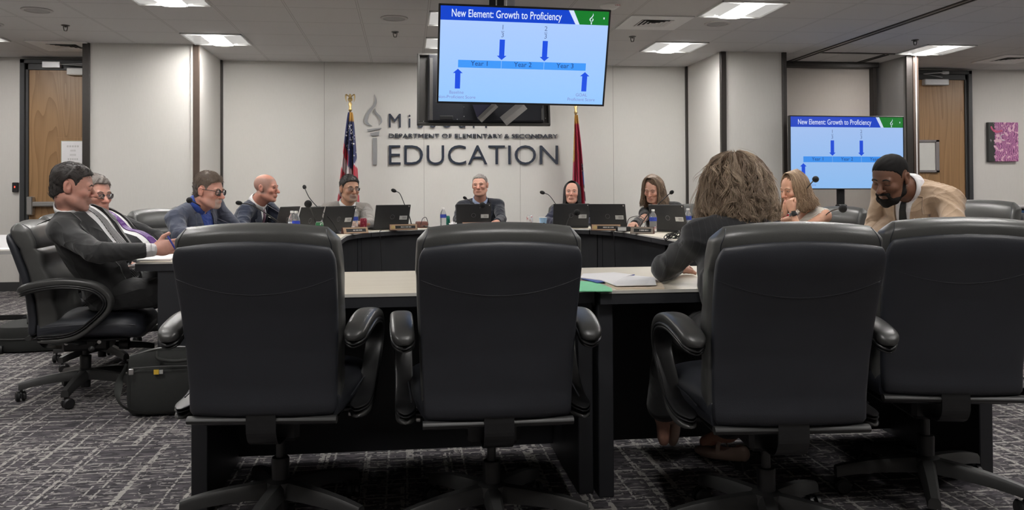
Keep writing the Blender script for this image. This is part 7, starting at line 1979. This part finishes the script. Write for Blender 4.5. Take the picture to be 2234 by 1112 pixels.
# dark suited man at the left end, leaning back, speaking over his papers
p = (-1.60, 4.735, 0.579)
CAST['speaker'] = person('person in charcoal suit with striped tie leaning back and resting an arm on papers', dict(
    pel=p, seat=0.484, neck=(-1.815, 4.66, 1.045), head=AY(160, 408, 4.60), bf=-8, hf=12, hp=10, s=1.05, hs=1.03, skin=SK_RUDDY, res=0.0028, hres=0.0036, belly=1.3, bw=1.05,
    face=dict(jaw=1.12, fw=1.02, nose=1.12, open=0.0, brow=0.0032, brow_z=0.023, lip=0.9),
    stubble=((0.20, 0.12, 0.11), 0.35),
    sh={1: (0.03, -0.0, -0.02), -1: (0.0, -0.02, -0.085)},
    arms={1: dict(el=AY(212, 556, 4.36)+V3(0, 0, 0.0), wr=AY(334, 545, 4.46), d=(0.97, 0.12, 0.16), n=(-0.12, 0.97, -0.2), pose='point', spread=0.25),
          -1: dict(el=(-1.66, 4.98, 0.74), wr=AY(303, 594, 4.86), d=(0.8, -0.25, -0.55), n=(-0.3, -0.6, -0.7), pose='fist')},
    legs=seated_legs(p, 2, 1.05, 0.615, 0.45, 0.30, 0.12),
    wear={'shirt': (None, W_SHIRT), 'tie': (stripes('black_silver_tie', (0.012, 0.012, 0.013), (0.26, 0.26, 0.27), 9.0), 0.02), 'jacket': (C_CHAR, dict(vb=-0.10, g0=0.045, gt=0.070, fold=0.0065, vox=0.0075, seed=3, len=0.80, lw=0.085, nc=0.026)), 'cuff': W_SHIRT, 'cuff_len': 0.17, 'trousers': C_CHAR, 'shoes': SHOE, 'under': 1},
    hair=('short', (0.026, 0.020, 0.018)), hairo=dict(t=0.009, top=0.006, hl=0.0, n=1500, len=0.016, recede=0.0, flow=(0.1, 0.5, 0.3), lift=0.1, vox=0.0034, side=(0.05, 0.046, 0.044), sidew=0.3)))
# reclining man behind him
p = (-1.64, 5.52, 0.594)
person('person in white shirt and purple tie reclining with rimless spectacles', dict(
    pel=p, seat=0.499, neck=AY(178, 466, 5.62), head=AY(208, 424, 5.58), bf=-14, hf=-34, hp=8, hr=0, s=1.05, hs=1.06, skin=SK_RUDDY, res=0.0036, belly=1.6, bw=1.06,
    face=dict(jaw=1.15, fw=1.04, nose=1.1, open=0.7, brow=0.0030, lip=0.7, bags=1), browc=(0.14, 0.11, 0.10), iris=(0.12, 0.14, 0.17),
    arms={1: dict(el=(-1.98, 5.28, 0.74), wr=(-1.70, 5.22, 0.68), d=(0.9, 0.2, -0.3), n=(0, 0.2, -1), pose='relaxed'), -1: dict(el=(-1.72, 5.84, 0.76), wr=(-1.50, 5.66, 0.68), d=(0.8, -0.4, -0.3), n=(0, -0.2, -1), pose='relaxed')},
    legs=seated_legs(p, -5, 1.05, 0.615, 0.45, 0.30),
    wear={'shirt': (None, W_SHIRT), 'tie': (cloth('purple_tie', (0.085, 0.016, 0.17), 0.15, 40, 0.4, 0.0), -0.02), 'jacket': (C_DARK, dict(vb=-0.25, g0=0.10, gt=0.085, fold=0.005, seed=5, lw=0.07)), 'cuff': W_SHIRT, 'trousers': C_DARK, 'shoes': SHOE},
    hair=('short', (0.17, 0.145, 0.13)), hairo=dict(t=0.009, top=0.006, hl=0.0, recede=0.012, n=1000, len=0.018, flow=(-0.5, 0.3, 0.2), lift=0.1),
    glasses=dict(m=GL_WIRE, w=0.025, h=0.016, r=0.0012)))
# man with black glasses leaning on the table
p = (-1.62, 6.32, 0.604)
person('person in slate blue jacket and bright blue shirt with black glasses leaning on the table', dict(
    pel=p, seat=0.509, neck=AY(431, 447, 6.16), head=AY(457, 417, 6.12), bf=-28, hf=-22, hp=8, s=1.08, hs=1.05, skin=SK_RUDDY, res=0.0038, belly=1.4, bw=1.06,
    face=dict(jaw=1.10, fw=1.04, nose=1.1, open=0.7, lip=0.8), goatee=((0.42, 0.36, 0.33), 0.65), stubble=((0.36, 0.26, 0.22), 0.3),
    arms={1: dict(el=AY(392, 512, 5.86), wr=AY(478, 507, 5.66), d=(0.9, 0.0, -0.05), n=(0, 0, -1), pose='relaxed'), -1: dict(el=(-1.24, 6.28, 0.80), wr=(-1.02, 6.05, 0.80), d=(0.8, -0.5, 0), n=(0, 0, -1), pose='relaxed')},
    legs=seated_legs(p, -10, 1.05, 0.615, 0.45, 0.30),
    wear={'shirt': (None, cloth('royal_blue_shirt', (0.02, 0.055, 0.28), 0.15, 40, 0.7)), 'jacket': (C_SLATE, dict(vb=0.0, g0=0.02, gt=0.055, fold=0.0075, ff=34, seed=9, lw=0.075)), 'trousers': C_DARK, 'shoes': SHOE},
    hair=('short', (0.150, 0.110, 0.082)), hairo=dict(t=0.012, top=0.012, hl=0.0, n=1800, len=0.020, lift=0.4, freq=130, amp=0.005, flow=(0.2, 0.2, 0.5), side=(0.19, 0.165, 0.15), sidew=0.7),
    glasses=dict(m=GL_BLACK, w=0.026, h=0.019, r=0.0022)))
# bald man
p = (-1.56, 7.72, 0.604)
person('person with bald head in navy suit and mauve tie looking right', dict(
    pel=p, seat=0.509, neck=AY(562, 440, 7.55), head=AY(581, 410, 7.47), bf=-16, hf=-14, hp=4, s=1.04, hs=1.06, skin=(0.53, 0.25, 0.185), res=0.0042,
    face=dict(jaw=1.05, nose=1.0, open=0.8, brow=0.0024, lip=0.8), browc=(0.30, 0.17, 0.12), scalp=((0.23, 0.155, 0.13), 0.62, 0.070), iris=(0.12, 0.15, 0.20),
    arms={1: dict(el=AY(527, 500, 7.22), wr=AY(592, 499, 7.05), d=(0.9, -0.1, 0), n=(0, 0, -1), pose='relaxed'), -1: dict(el=(-1.05, 7.60, 0.80), wr=(-0.86, 7.35, 0.80), d=(0.6, -0.6, 0), n=(0, 0, -1), pose='relaxed')},
    legs=seated_legs(p, -12),
    wear={'shirt': (None, W_SHIRT), 'tie': (check('mauve_tie', (0.14, 0.075, 0.11), (0.20, 0.12, 0.16), 90), 0.08), 'jacket': (C_NAVY, dict(vb=0.02, g0=0.015, gt=0.058, fold=0.006, seed=12, lw=0.075)), 'cuff': W_SHIRT, 'trousers': C_NAVY, 'shoes': SHOE},
    hair=('none', (0.30, 0.20, 0.16))))
# grey suited man with goatee
p = (-0.64, 8.58, 0.584)
person('person in grey check suit with goatee and thin glasses sitting before the flag, hands clasped', dict(
    pel=p, seat=0.489, neck=AY(757, 446, 8.44), head=AY(763, 412, 8.36), bf=-75, hf=-62, hp=4, hr=0, s=1.06, hs=1.12, skin=SK_OLIVE, res=0.0044, bw=1.05,
    face=dict(jaw=1.08, fw=1.03, nose=1.1, open=0.75, lip=0.7, brow=0.0034), goatee=((0.30, 0.25, 0.22), 0.6), stubble=((0.25, 0.15, 0.11), 0.3),
    arms={1: dict(el=AY(722, 492, 8.22), wr=AY(765, 492, 7.95), d=(0.9, -0.3, 0.1), n=(0.2, 0.2, -0.9), pose='hold'), -1: dict(el=AY(808, 488, 8.18), wr=AY(797, 488, 7.94), d=(-0.9, -0.3, 0.1), n=(-0.2, 0.2, -0.9), pose='hold')},
    legs=seated_legs(p, -62),
    wear={'shirt': (None, W_SHIRT), 'tie': (check('grey_patterned_tie', (0.10, 0.095, 0.095), (0.34, 0.28, 0.28), 70), 0.05), 'jacket': (C_GREY, dict(vb=0.02, g0=0.02, gt=0.060, fold=0.006, seed=15, lw=0.08)), 'cuff': W_SHIRT, 'trousers': C_GREY, 'shoes': SHOE},
    hair=('short', (0.022, 0.017, 0.016)), hairo=dict(t=0.010, top=0.010, hl=0.0, n=1300, len=0.016, lift=0.4, freq=140, amp=0.005, side=(0.07, 0.06, 0.058), sidew=0.4),
    glasses=dict(m=GL_WIRE, w=0.025, h=0.015, r=0.0011)))
# man in the middle
p = (0.86, 9.14, 0.564)
person('person with grey crew cut in dark suit and light blue shirt seated under the lettering', dict(
    pel=p, seat=0.469, neck=AY(1047, 438, 9.08), head=AY(1047, 404, 8.98), bf=-92, hf=-107, hp=2, hr=-2, s=1.08, hs=1.03, skin=SK_FAIR, res=0.0046, bw=1.06,
    face=dict(jaw=1.18, fw=1.06, nose=1.12, droop=0.007, open=0.65, lip=0.6, bags=1, brow=0.0030), browc=(0.17, 0.13, 0.11), iris=(0.10, 0.09, 0.09),
    arms={1: dict(el=(0.58, 8.95, 0.80), wr=(0.66, 8.62, 0.80), d=(0.3, -0.9, 0), n=(0, 0, -1), pose='relaxed'), -1: dict(el=AY(1094, 482, 8.85), wr=(0.98, 8.60, 0.80), d=(-0.3, -0.9, 0), n=(0, 0, -1), pose='relaxed')},
    legs=seated_legs(p, -92),
    wear={'shirt': (None, cloth('light_blue_shirt', (0.38, 0.46, 0.66), 0.06, 30)), 'tie': (check('dark_red_tie', (0.05, 0.015, 0.03), (0.20, 0.10, 0.12), 80), 0.1), 'jacket': (C_INK, dict(vb=0.08, g0=0.01, gt=0.062, fold=0.006, seed=18, lw=0.08)), 'trousers': C_INK, 'shoes': SHOE},
    hair=('short', (0.22, 0.20, 0.19)), hairo=dict(t=0.0045, top=0.003, hl=-0.004, recede=0.014, n=700, len=0.008, matte=1, flow=(0, 0.4, 0.6), side=(0.10, 0.09, 0.085), sidew=0.5)))
# black haired woman
p = (1.79, 8.70, 0.589)
person('person with long black centre-parted hair glancing up behind two laptops', dict(
    pel=p, seat=0.494, neck=AY(1248, 452, 8.60), head=AY(1248, 421, 8.52), bf=-104, hf=-106, hp=-6, female=True, s=1.0, hs=1.02, skin=(0.56, 0.30, 0.225), res=0.0046,
    face=dict(jaw=0.92, fw=0.97, nose=0.88, open=0.95, lip=1.15, gaze=(0.02, 0.95, 0.28), brow=0.0026), lipc=(0.40, 0.15, 0.13), iris=(0.10, 0.12, 0.14),
    arms={1: dict(el=(1.50, 8.50, 0.78), wr=(1.60, 8.22, 0.80), d=(0.2, -0.9, 0), n=(0, 0, -1), pose='relaxed'), -1: dict(el=(2.02, 8.42, 0.78), wr=(1.78, 8.18, 0.80), d=(-0.4, -0.9, 0), n=(0, 0, -1), pose='relaxed')},
    legs=seated_legs(p, -110),
    wear={'shirt': (None, cloth('navy_top', (0.018, 0.022, 0.06), 0.15)), 'collar': False, 'jacket': (cloth('navy_cardigan', (0.016, 0.019, 0.045), 0.15), dict(open=False, lapel=False, fold=0.005, seed=4, len=0.97)), 'trousers': C_DARK, 'shoes': SHOE},
    hair=('long', (0.008, 0.007, 0.008)), hairo=dict(ze=-0.215, R=0.086, flare=0.5, fa=52, wave=0.002, n=1100, hi=(0.03, 0.028, 0.03), hl=0.098)))
# woman with brown hair and black blazer
p = (2.70, 8.02, 0.584)
CAST['blazer'] = person('person with brown highlighted hair in black blazer over a red patterned top looking down', dict(
    pel=p, seat=0.489, neck=AY(1438, 449, 7.94), head=AY(1424, 413, 7.86), bf=-128, hf=-128, hp=20, hr=3, female=True, s=1.04, hs=1.04, skin=(0.56, 0.31, 0.23), res=0.0044,
    face=dict(jaw=0.92, fw=0.97, nose=0.9, open=0.25, lip=1.05, brow=0.0024), lipc=(0.42, 0.17, 0.15),
    arms={1: dict(el=AY(1402, 478, 7.62), wr=AY(1384, 487, 7.36), d=(-0.55, -0.75, -0.1), n=(0, 0, -1), pose='relaxed'), -1: dict(el=AY(1494, 482, 7.60), wr=AY(1492, 490, 7.20), d=(-0.5, -0.8, 0), n=(0, 0, -1), pose='relaxed')},
    legs=seated_legs(p, -135),
    wear={'shirt': (None, check('red_white_print_top', (0.45, 0.03, 0.06), (0.58, 0.36, 0.42), 45)), 'collar': False, 'jacket': (C_BLKZ, dict(vb=0.0, g0=0.035, gt=0.065, fold=0.006, seed=6, lw=0.06, len=0.98)), 'trousers': C_DARK, 'shoes': SHOE},
    hair=('long', (0.105, 0.068, 0.045)), hairo=dict(ze=-0.172, R=0.102, flare=0.75, fa=47, wave=0.013, n=1800, hi=(0.40, 0.29, 0.20), hp=2.2, hl=0.096, lift=0.004, flip=0.014, part=0.022)))
# woman in white knit, chin on her hand
p = (3.16, 6.05, 0.589)
CAST['knit'] = person('person in sleeveless white knit top resting her chin on her hand', dict(
    pel=p, seat=0.494, neck=AY(1768, 456, 6.08), head=AY(1731, 412, 6.02), bf=190, hf=196, hp=16, hr=0, female=True, s=1.03, hs=1.07, skin=(0.56, 0.30, 0.205), res=0.0038,
    face=dict(jaw=0.92, fw=0.96, nose=0.92, open=0.35, lip=1.0, brow=0.0024), lipc=(0.42, 0.17, 0.15),
    arms={-1: dict(el=AY(1742, 512, 5.74), wr=AY(1728, 460, 5.80), d=(-0.2, 0.25, 0.9), n=(0.75, 0.45, 0.1), pose='chin', sleeve=False), 1: dict(el=AY(1664, 512, 6.20), wr=AY(1712, 462, 5.98), d=(0.1, 0.1, 0.95), n=(0.6, -0.5, 0.2), pose='chin', sleeve=False)},
    legs=seated_legs(p, 185),
    wear={'shirt': (None, knit_mat()), 'collar': False, 'sleeveless': True, 'trousers': C_DARK, 'shoes': SHOE},
    hair=('long', (0.20, 0.125, 0.078)), hairo=dict(ze=-0.165, R=0.094, flare=0.55, fa=42, wave=0.011, wf=8, n=1600, hi=(0.46, 0.33, 0.21), hp=1.7, hl=0.094, lift=0.002, flip=0.02)))
# tan suited man writing
p = (3.12, 4.42, 0.654)
CAST['tan'] = person('person in tan suit with black tie and white pocket square bowing over the table', dict(
    pel=p, seat=0.559, neck=AY(1990, 408, 4.28), head=AY(1942, 388, 4.22), bf=197, hf=206, hp=24, hr=4, s=1.12, hs=1.10, skin=SK_BROWN, res=0.0029, hres=0.0040, belly=1.2, bw=1.06,
    face=dict(jaw=1.08, fw=1.04, nose=1.22, open=0.0, lip=1.45, brow=0.0036), lipc=(0.13, 0.055, 0.045), red=(1.05, 0.9, 0.85),
    arms={-1: dict(el=(2.86, 3.92, 0.86), wr=(2.60, 3.98, 0.80), d=(-0.9, 0.2, -0.05), n=(0, 0, -1), pose='relaxed'), 1: dict(el=AY(1908, 497, 4.48), wr=AY(1900, 534, 4.34), d=(-0.6, -0.5, -0.6), n=(0.3, 0.3, -0.9), pose='hold')},
    legs=seated_legs(p, 180, 1.1, 0.62),
    wear={'shirt': (None, W_SHIRT), 'tie': (cloth('black_tie', (0.012, 0.012, 0.013), 0.2, 40, 0.5, 0.0), 0.05), 'jacket': (C_TAN, dict(vb=0.06, g0=0.02, gt=0.055, fold=0.007, ff=28, vox=0.0075, seed=22, lw=0.09, nc=0.013)), 'cuff': W_SHIRT, 'trousers': C_TAN, 'shoes': SHOE},
    hair=('short', (0.008, 0.007, 0.007)), hairo=dict(t=0.003, hl=0.004, n=0, amp=0.0008, vox=0.0034, matte=1), beard=(0.009, 0.0075, 0.007)))
# woman seen from behind
p = (1.215, 2.68, 0.624)
CAST['curls'] = person('person with big light brown curls in a black pinstripe blazer, seen from behind', dict(
    pel=p, seat=0.529, neck=(1.238, 2.86, 0.985), head=(1.240, 2.955, 1.125), bf=92, hf=98, hp=6, female=True, s=1.05, hs=1.0, skin=SK_FAIR, res=0.0060, hres=0.0060, noface=True,
    arms={-1: dict(el=AY(1446, 607, 3.04), wr=(1.12, 3.26, 0.79), d=(0.6, 0.7, 0), n=(0, 0, -1), pose='relaxed'), 1: dict(el=(1.52, 2.98, 0.80), wr=(1.36, 3.26, 0.79), d=(-0.5, 0.8, 0), n=(0, 0, -1), pose='relaxed')},
    legs={-1: (V3(1.06, 3.10, 0.56), AY(1446, 900, 3.12), AY(1446, 900, 3.12)+V3(0.012, 0.03, -0.13)), 1: (V3(1.30, 3.10, 0.57), V3(1.30, 3.16, 0.13), V3(1.235, 3.27, 0.06))},
    wear={'shirt': (None, W_SHIRT), 'collar': False, 'jacket': (pinstripe('black_pinstripe', (0.012, 0.012, 0.014), (0.10, 0.10, 0.11), 0.022), dict(open=False, lapel=False, fold=0.007, ff=30, vox=0.0075, seed=31, len=0.95)), 'trousers': C_BLKZ, 'hem': 0.10},
    hair=('curly', (0.17, 0.112, 0.074)), hairo=dict(hi=(0.56, 0.43, 0.31), locks=560, per=15)))
# ------------------------------------------------------------------ small things worn
def stick(P, field, u, v, w_, h, m, name, off=0.002, th=0.004, rot=0.0, n=6, start=0.19):
    B = P['_B']; rows = []
    for i in range(n):
        row = []
        for j in range(n):
            a, b = (i/(n-1)-0.5)*w_, (j/(n-1)-0.5)*h; a, b = a*math.cos(rot)-b*math.sin(rot), a*math.sin(rot)+b*math.cos(rot)
            row.append(B.w((u+a, 0, v+b)))
        rows.append(row)
    V, F, uv = drape(field, np.array(rows), -P['_Fw'], off, th, start)
    return P['_child'](name, V, F, m)
t = CAST['tan']; L = t['_L']
stick(t, t['_jf'], -0.088, L-0.185, 0.115, 0.014, C_TAN, 'pocket_welt', 0.002, 0.004, -0.12)
sq = cloth('white_pocket_square', (0.72, 0.70, 0.72), 0.08, 60)
stick(t, t['_jf'], -0.080, L-0.150, 0.050, 0.052, sq, 'pocket_square', 0.003, 0.006, 0.75)
stick(t, t['_jf'], -0.110, L-0.168, 0.036, 0.022, sq, 'pocket_square', 0.003, 0.006, -0.3)
k = CAST['knit']
wr = np.asarray(k['arms'][-1]['wr']); el = np.asarray(k['arms'][-1]['el']); d = unit(wr-el); o_ = k['_body'].location; oo = np.array(o_)
c = wr-d*0.030; a = unit(np.cross(d, V3(0.3, 1, 0))); b = np.cross(d, a)
band = MB().loft([[tuple(c+d*q+(a*math.cos(w_)*0.0285+b*math.sin(w_)*0.0265)*(r_)-oo) for w_ in np.linspace(0, 2*math.pi, 28, endpoint=False)] for q, r_ in ((-0.011, 0.97), (-0.010, 1.07), (0.010, 1.07), (0.011, 0.97))])
wb = mk('wristwatch', band.v, band.f, mat('watch_band', (0.10, 0.09, 0.10), 0.5), k['_body'])
fd = unit(V3(-0.25, -1, 0)-d*(V3(-0.25, -1, 0) @ d)); sd = np.cross(fd, d)
MB().box(-0.017, 0.017, -0.006, 0.006, -0.020, 0.020, 0.004, R=np.column_stack([sd, fd, d]), o=c+fd*0.032-oo).build('watch_face', mat('watch_glass', (0.008, 0.008, 0.009), 0.12), wb)
H = k['_H']; B = k['_B']; pts = []
for w_ in np.linspace(-0.9, 0.9, 27):
    p = B.w((0.075*math.sin(w_), 0.35, k['_L']-0.012-0.075*math.cos(w_))); q = np.array([p]); tt = 0
    for _ in range(50): tt += float(np.clip(k['_f'].eval(q-k['_Fw']*tt)[0]*0.8, -0.02, 0.05))
    pts.append(p-k['_Fw']*(tt-0.003))
nb = MB()
for p in pts[::2]: nb.lathe(p-oo, [(0, -0.004), (0.003, -0.003), (0.0042, 0), (0.003, 0.003), (0, 0.004)], 8)
nb.tube([p-oo for p in pts], 0.0008, 5)
mk('necklace', nb.v, nb.f, mat('pearl', (0.62, 0.58, 0.52), 0.25), k['_body'])
# beige mary jane shoes of the curly haired woman
w3 = CAST['curls']; BE = mat('beige_shoe', (0.36, 0.25, 0.20), 0.45); oo = np.array(w3['_body'].location)
def mary_jane(an, fd, up):
    fd = unit(fd); up = unit(np.asarray(up)-fd*(np.asarray(up) @ fd)); fr = Fr(an, np.cross(fd, up), fd, up)
    g = Field(); g.ell(fr, (0, 0.045, -0.055), (0.040, 0.125, 0.030), 0.01); g.cone((0, -0.055, -0.045), (0, -0.03, -0.035), 0.034, 0.034, 0.02, 'u', fr)
    g.ell(fr, (0, 0.015, -0.012), (0.031, 0.085, 0.036), 0.006, 's'); g.ell(fr, (0, 0.05, -0.112), (0.1, 0.3, 0.036), 0.003, 's')
    v, f_ = g.mesh(0.0055); so = mk('shoe', v-oo, f_, BE, w3['_body'])
    m = MB().tube([fr.w((0.036*math.cos(q), 0.030, -0.045+0.045*math.sin(q)))-oo for q in np.linspace(-0.2, math.pi+0.2, 18)], 0.008, 8, flat=0.3); m.build('ankle_strap', BE, so)
    MB().box(-0.026, 0.026, -0.075, -0.030, -0.115, -0.070, 0.006, R=fr.R, o=fr.o-oo).build('heel', M['black_plastic'], so, smooth=False)
a0 = AY(1443, 905, 3.12); mary_jane(a0, (0.12, 0.28, -0.92), (-0.80, -0.45, 0.0))
a1 = V3(1.30, 3.16, 0.10); mary_jane(a1+V3(0, 0, 0.0), (-0.55, 0.82, -0.12), (0, 0, 1))
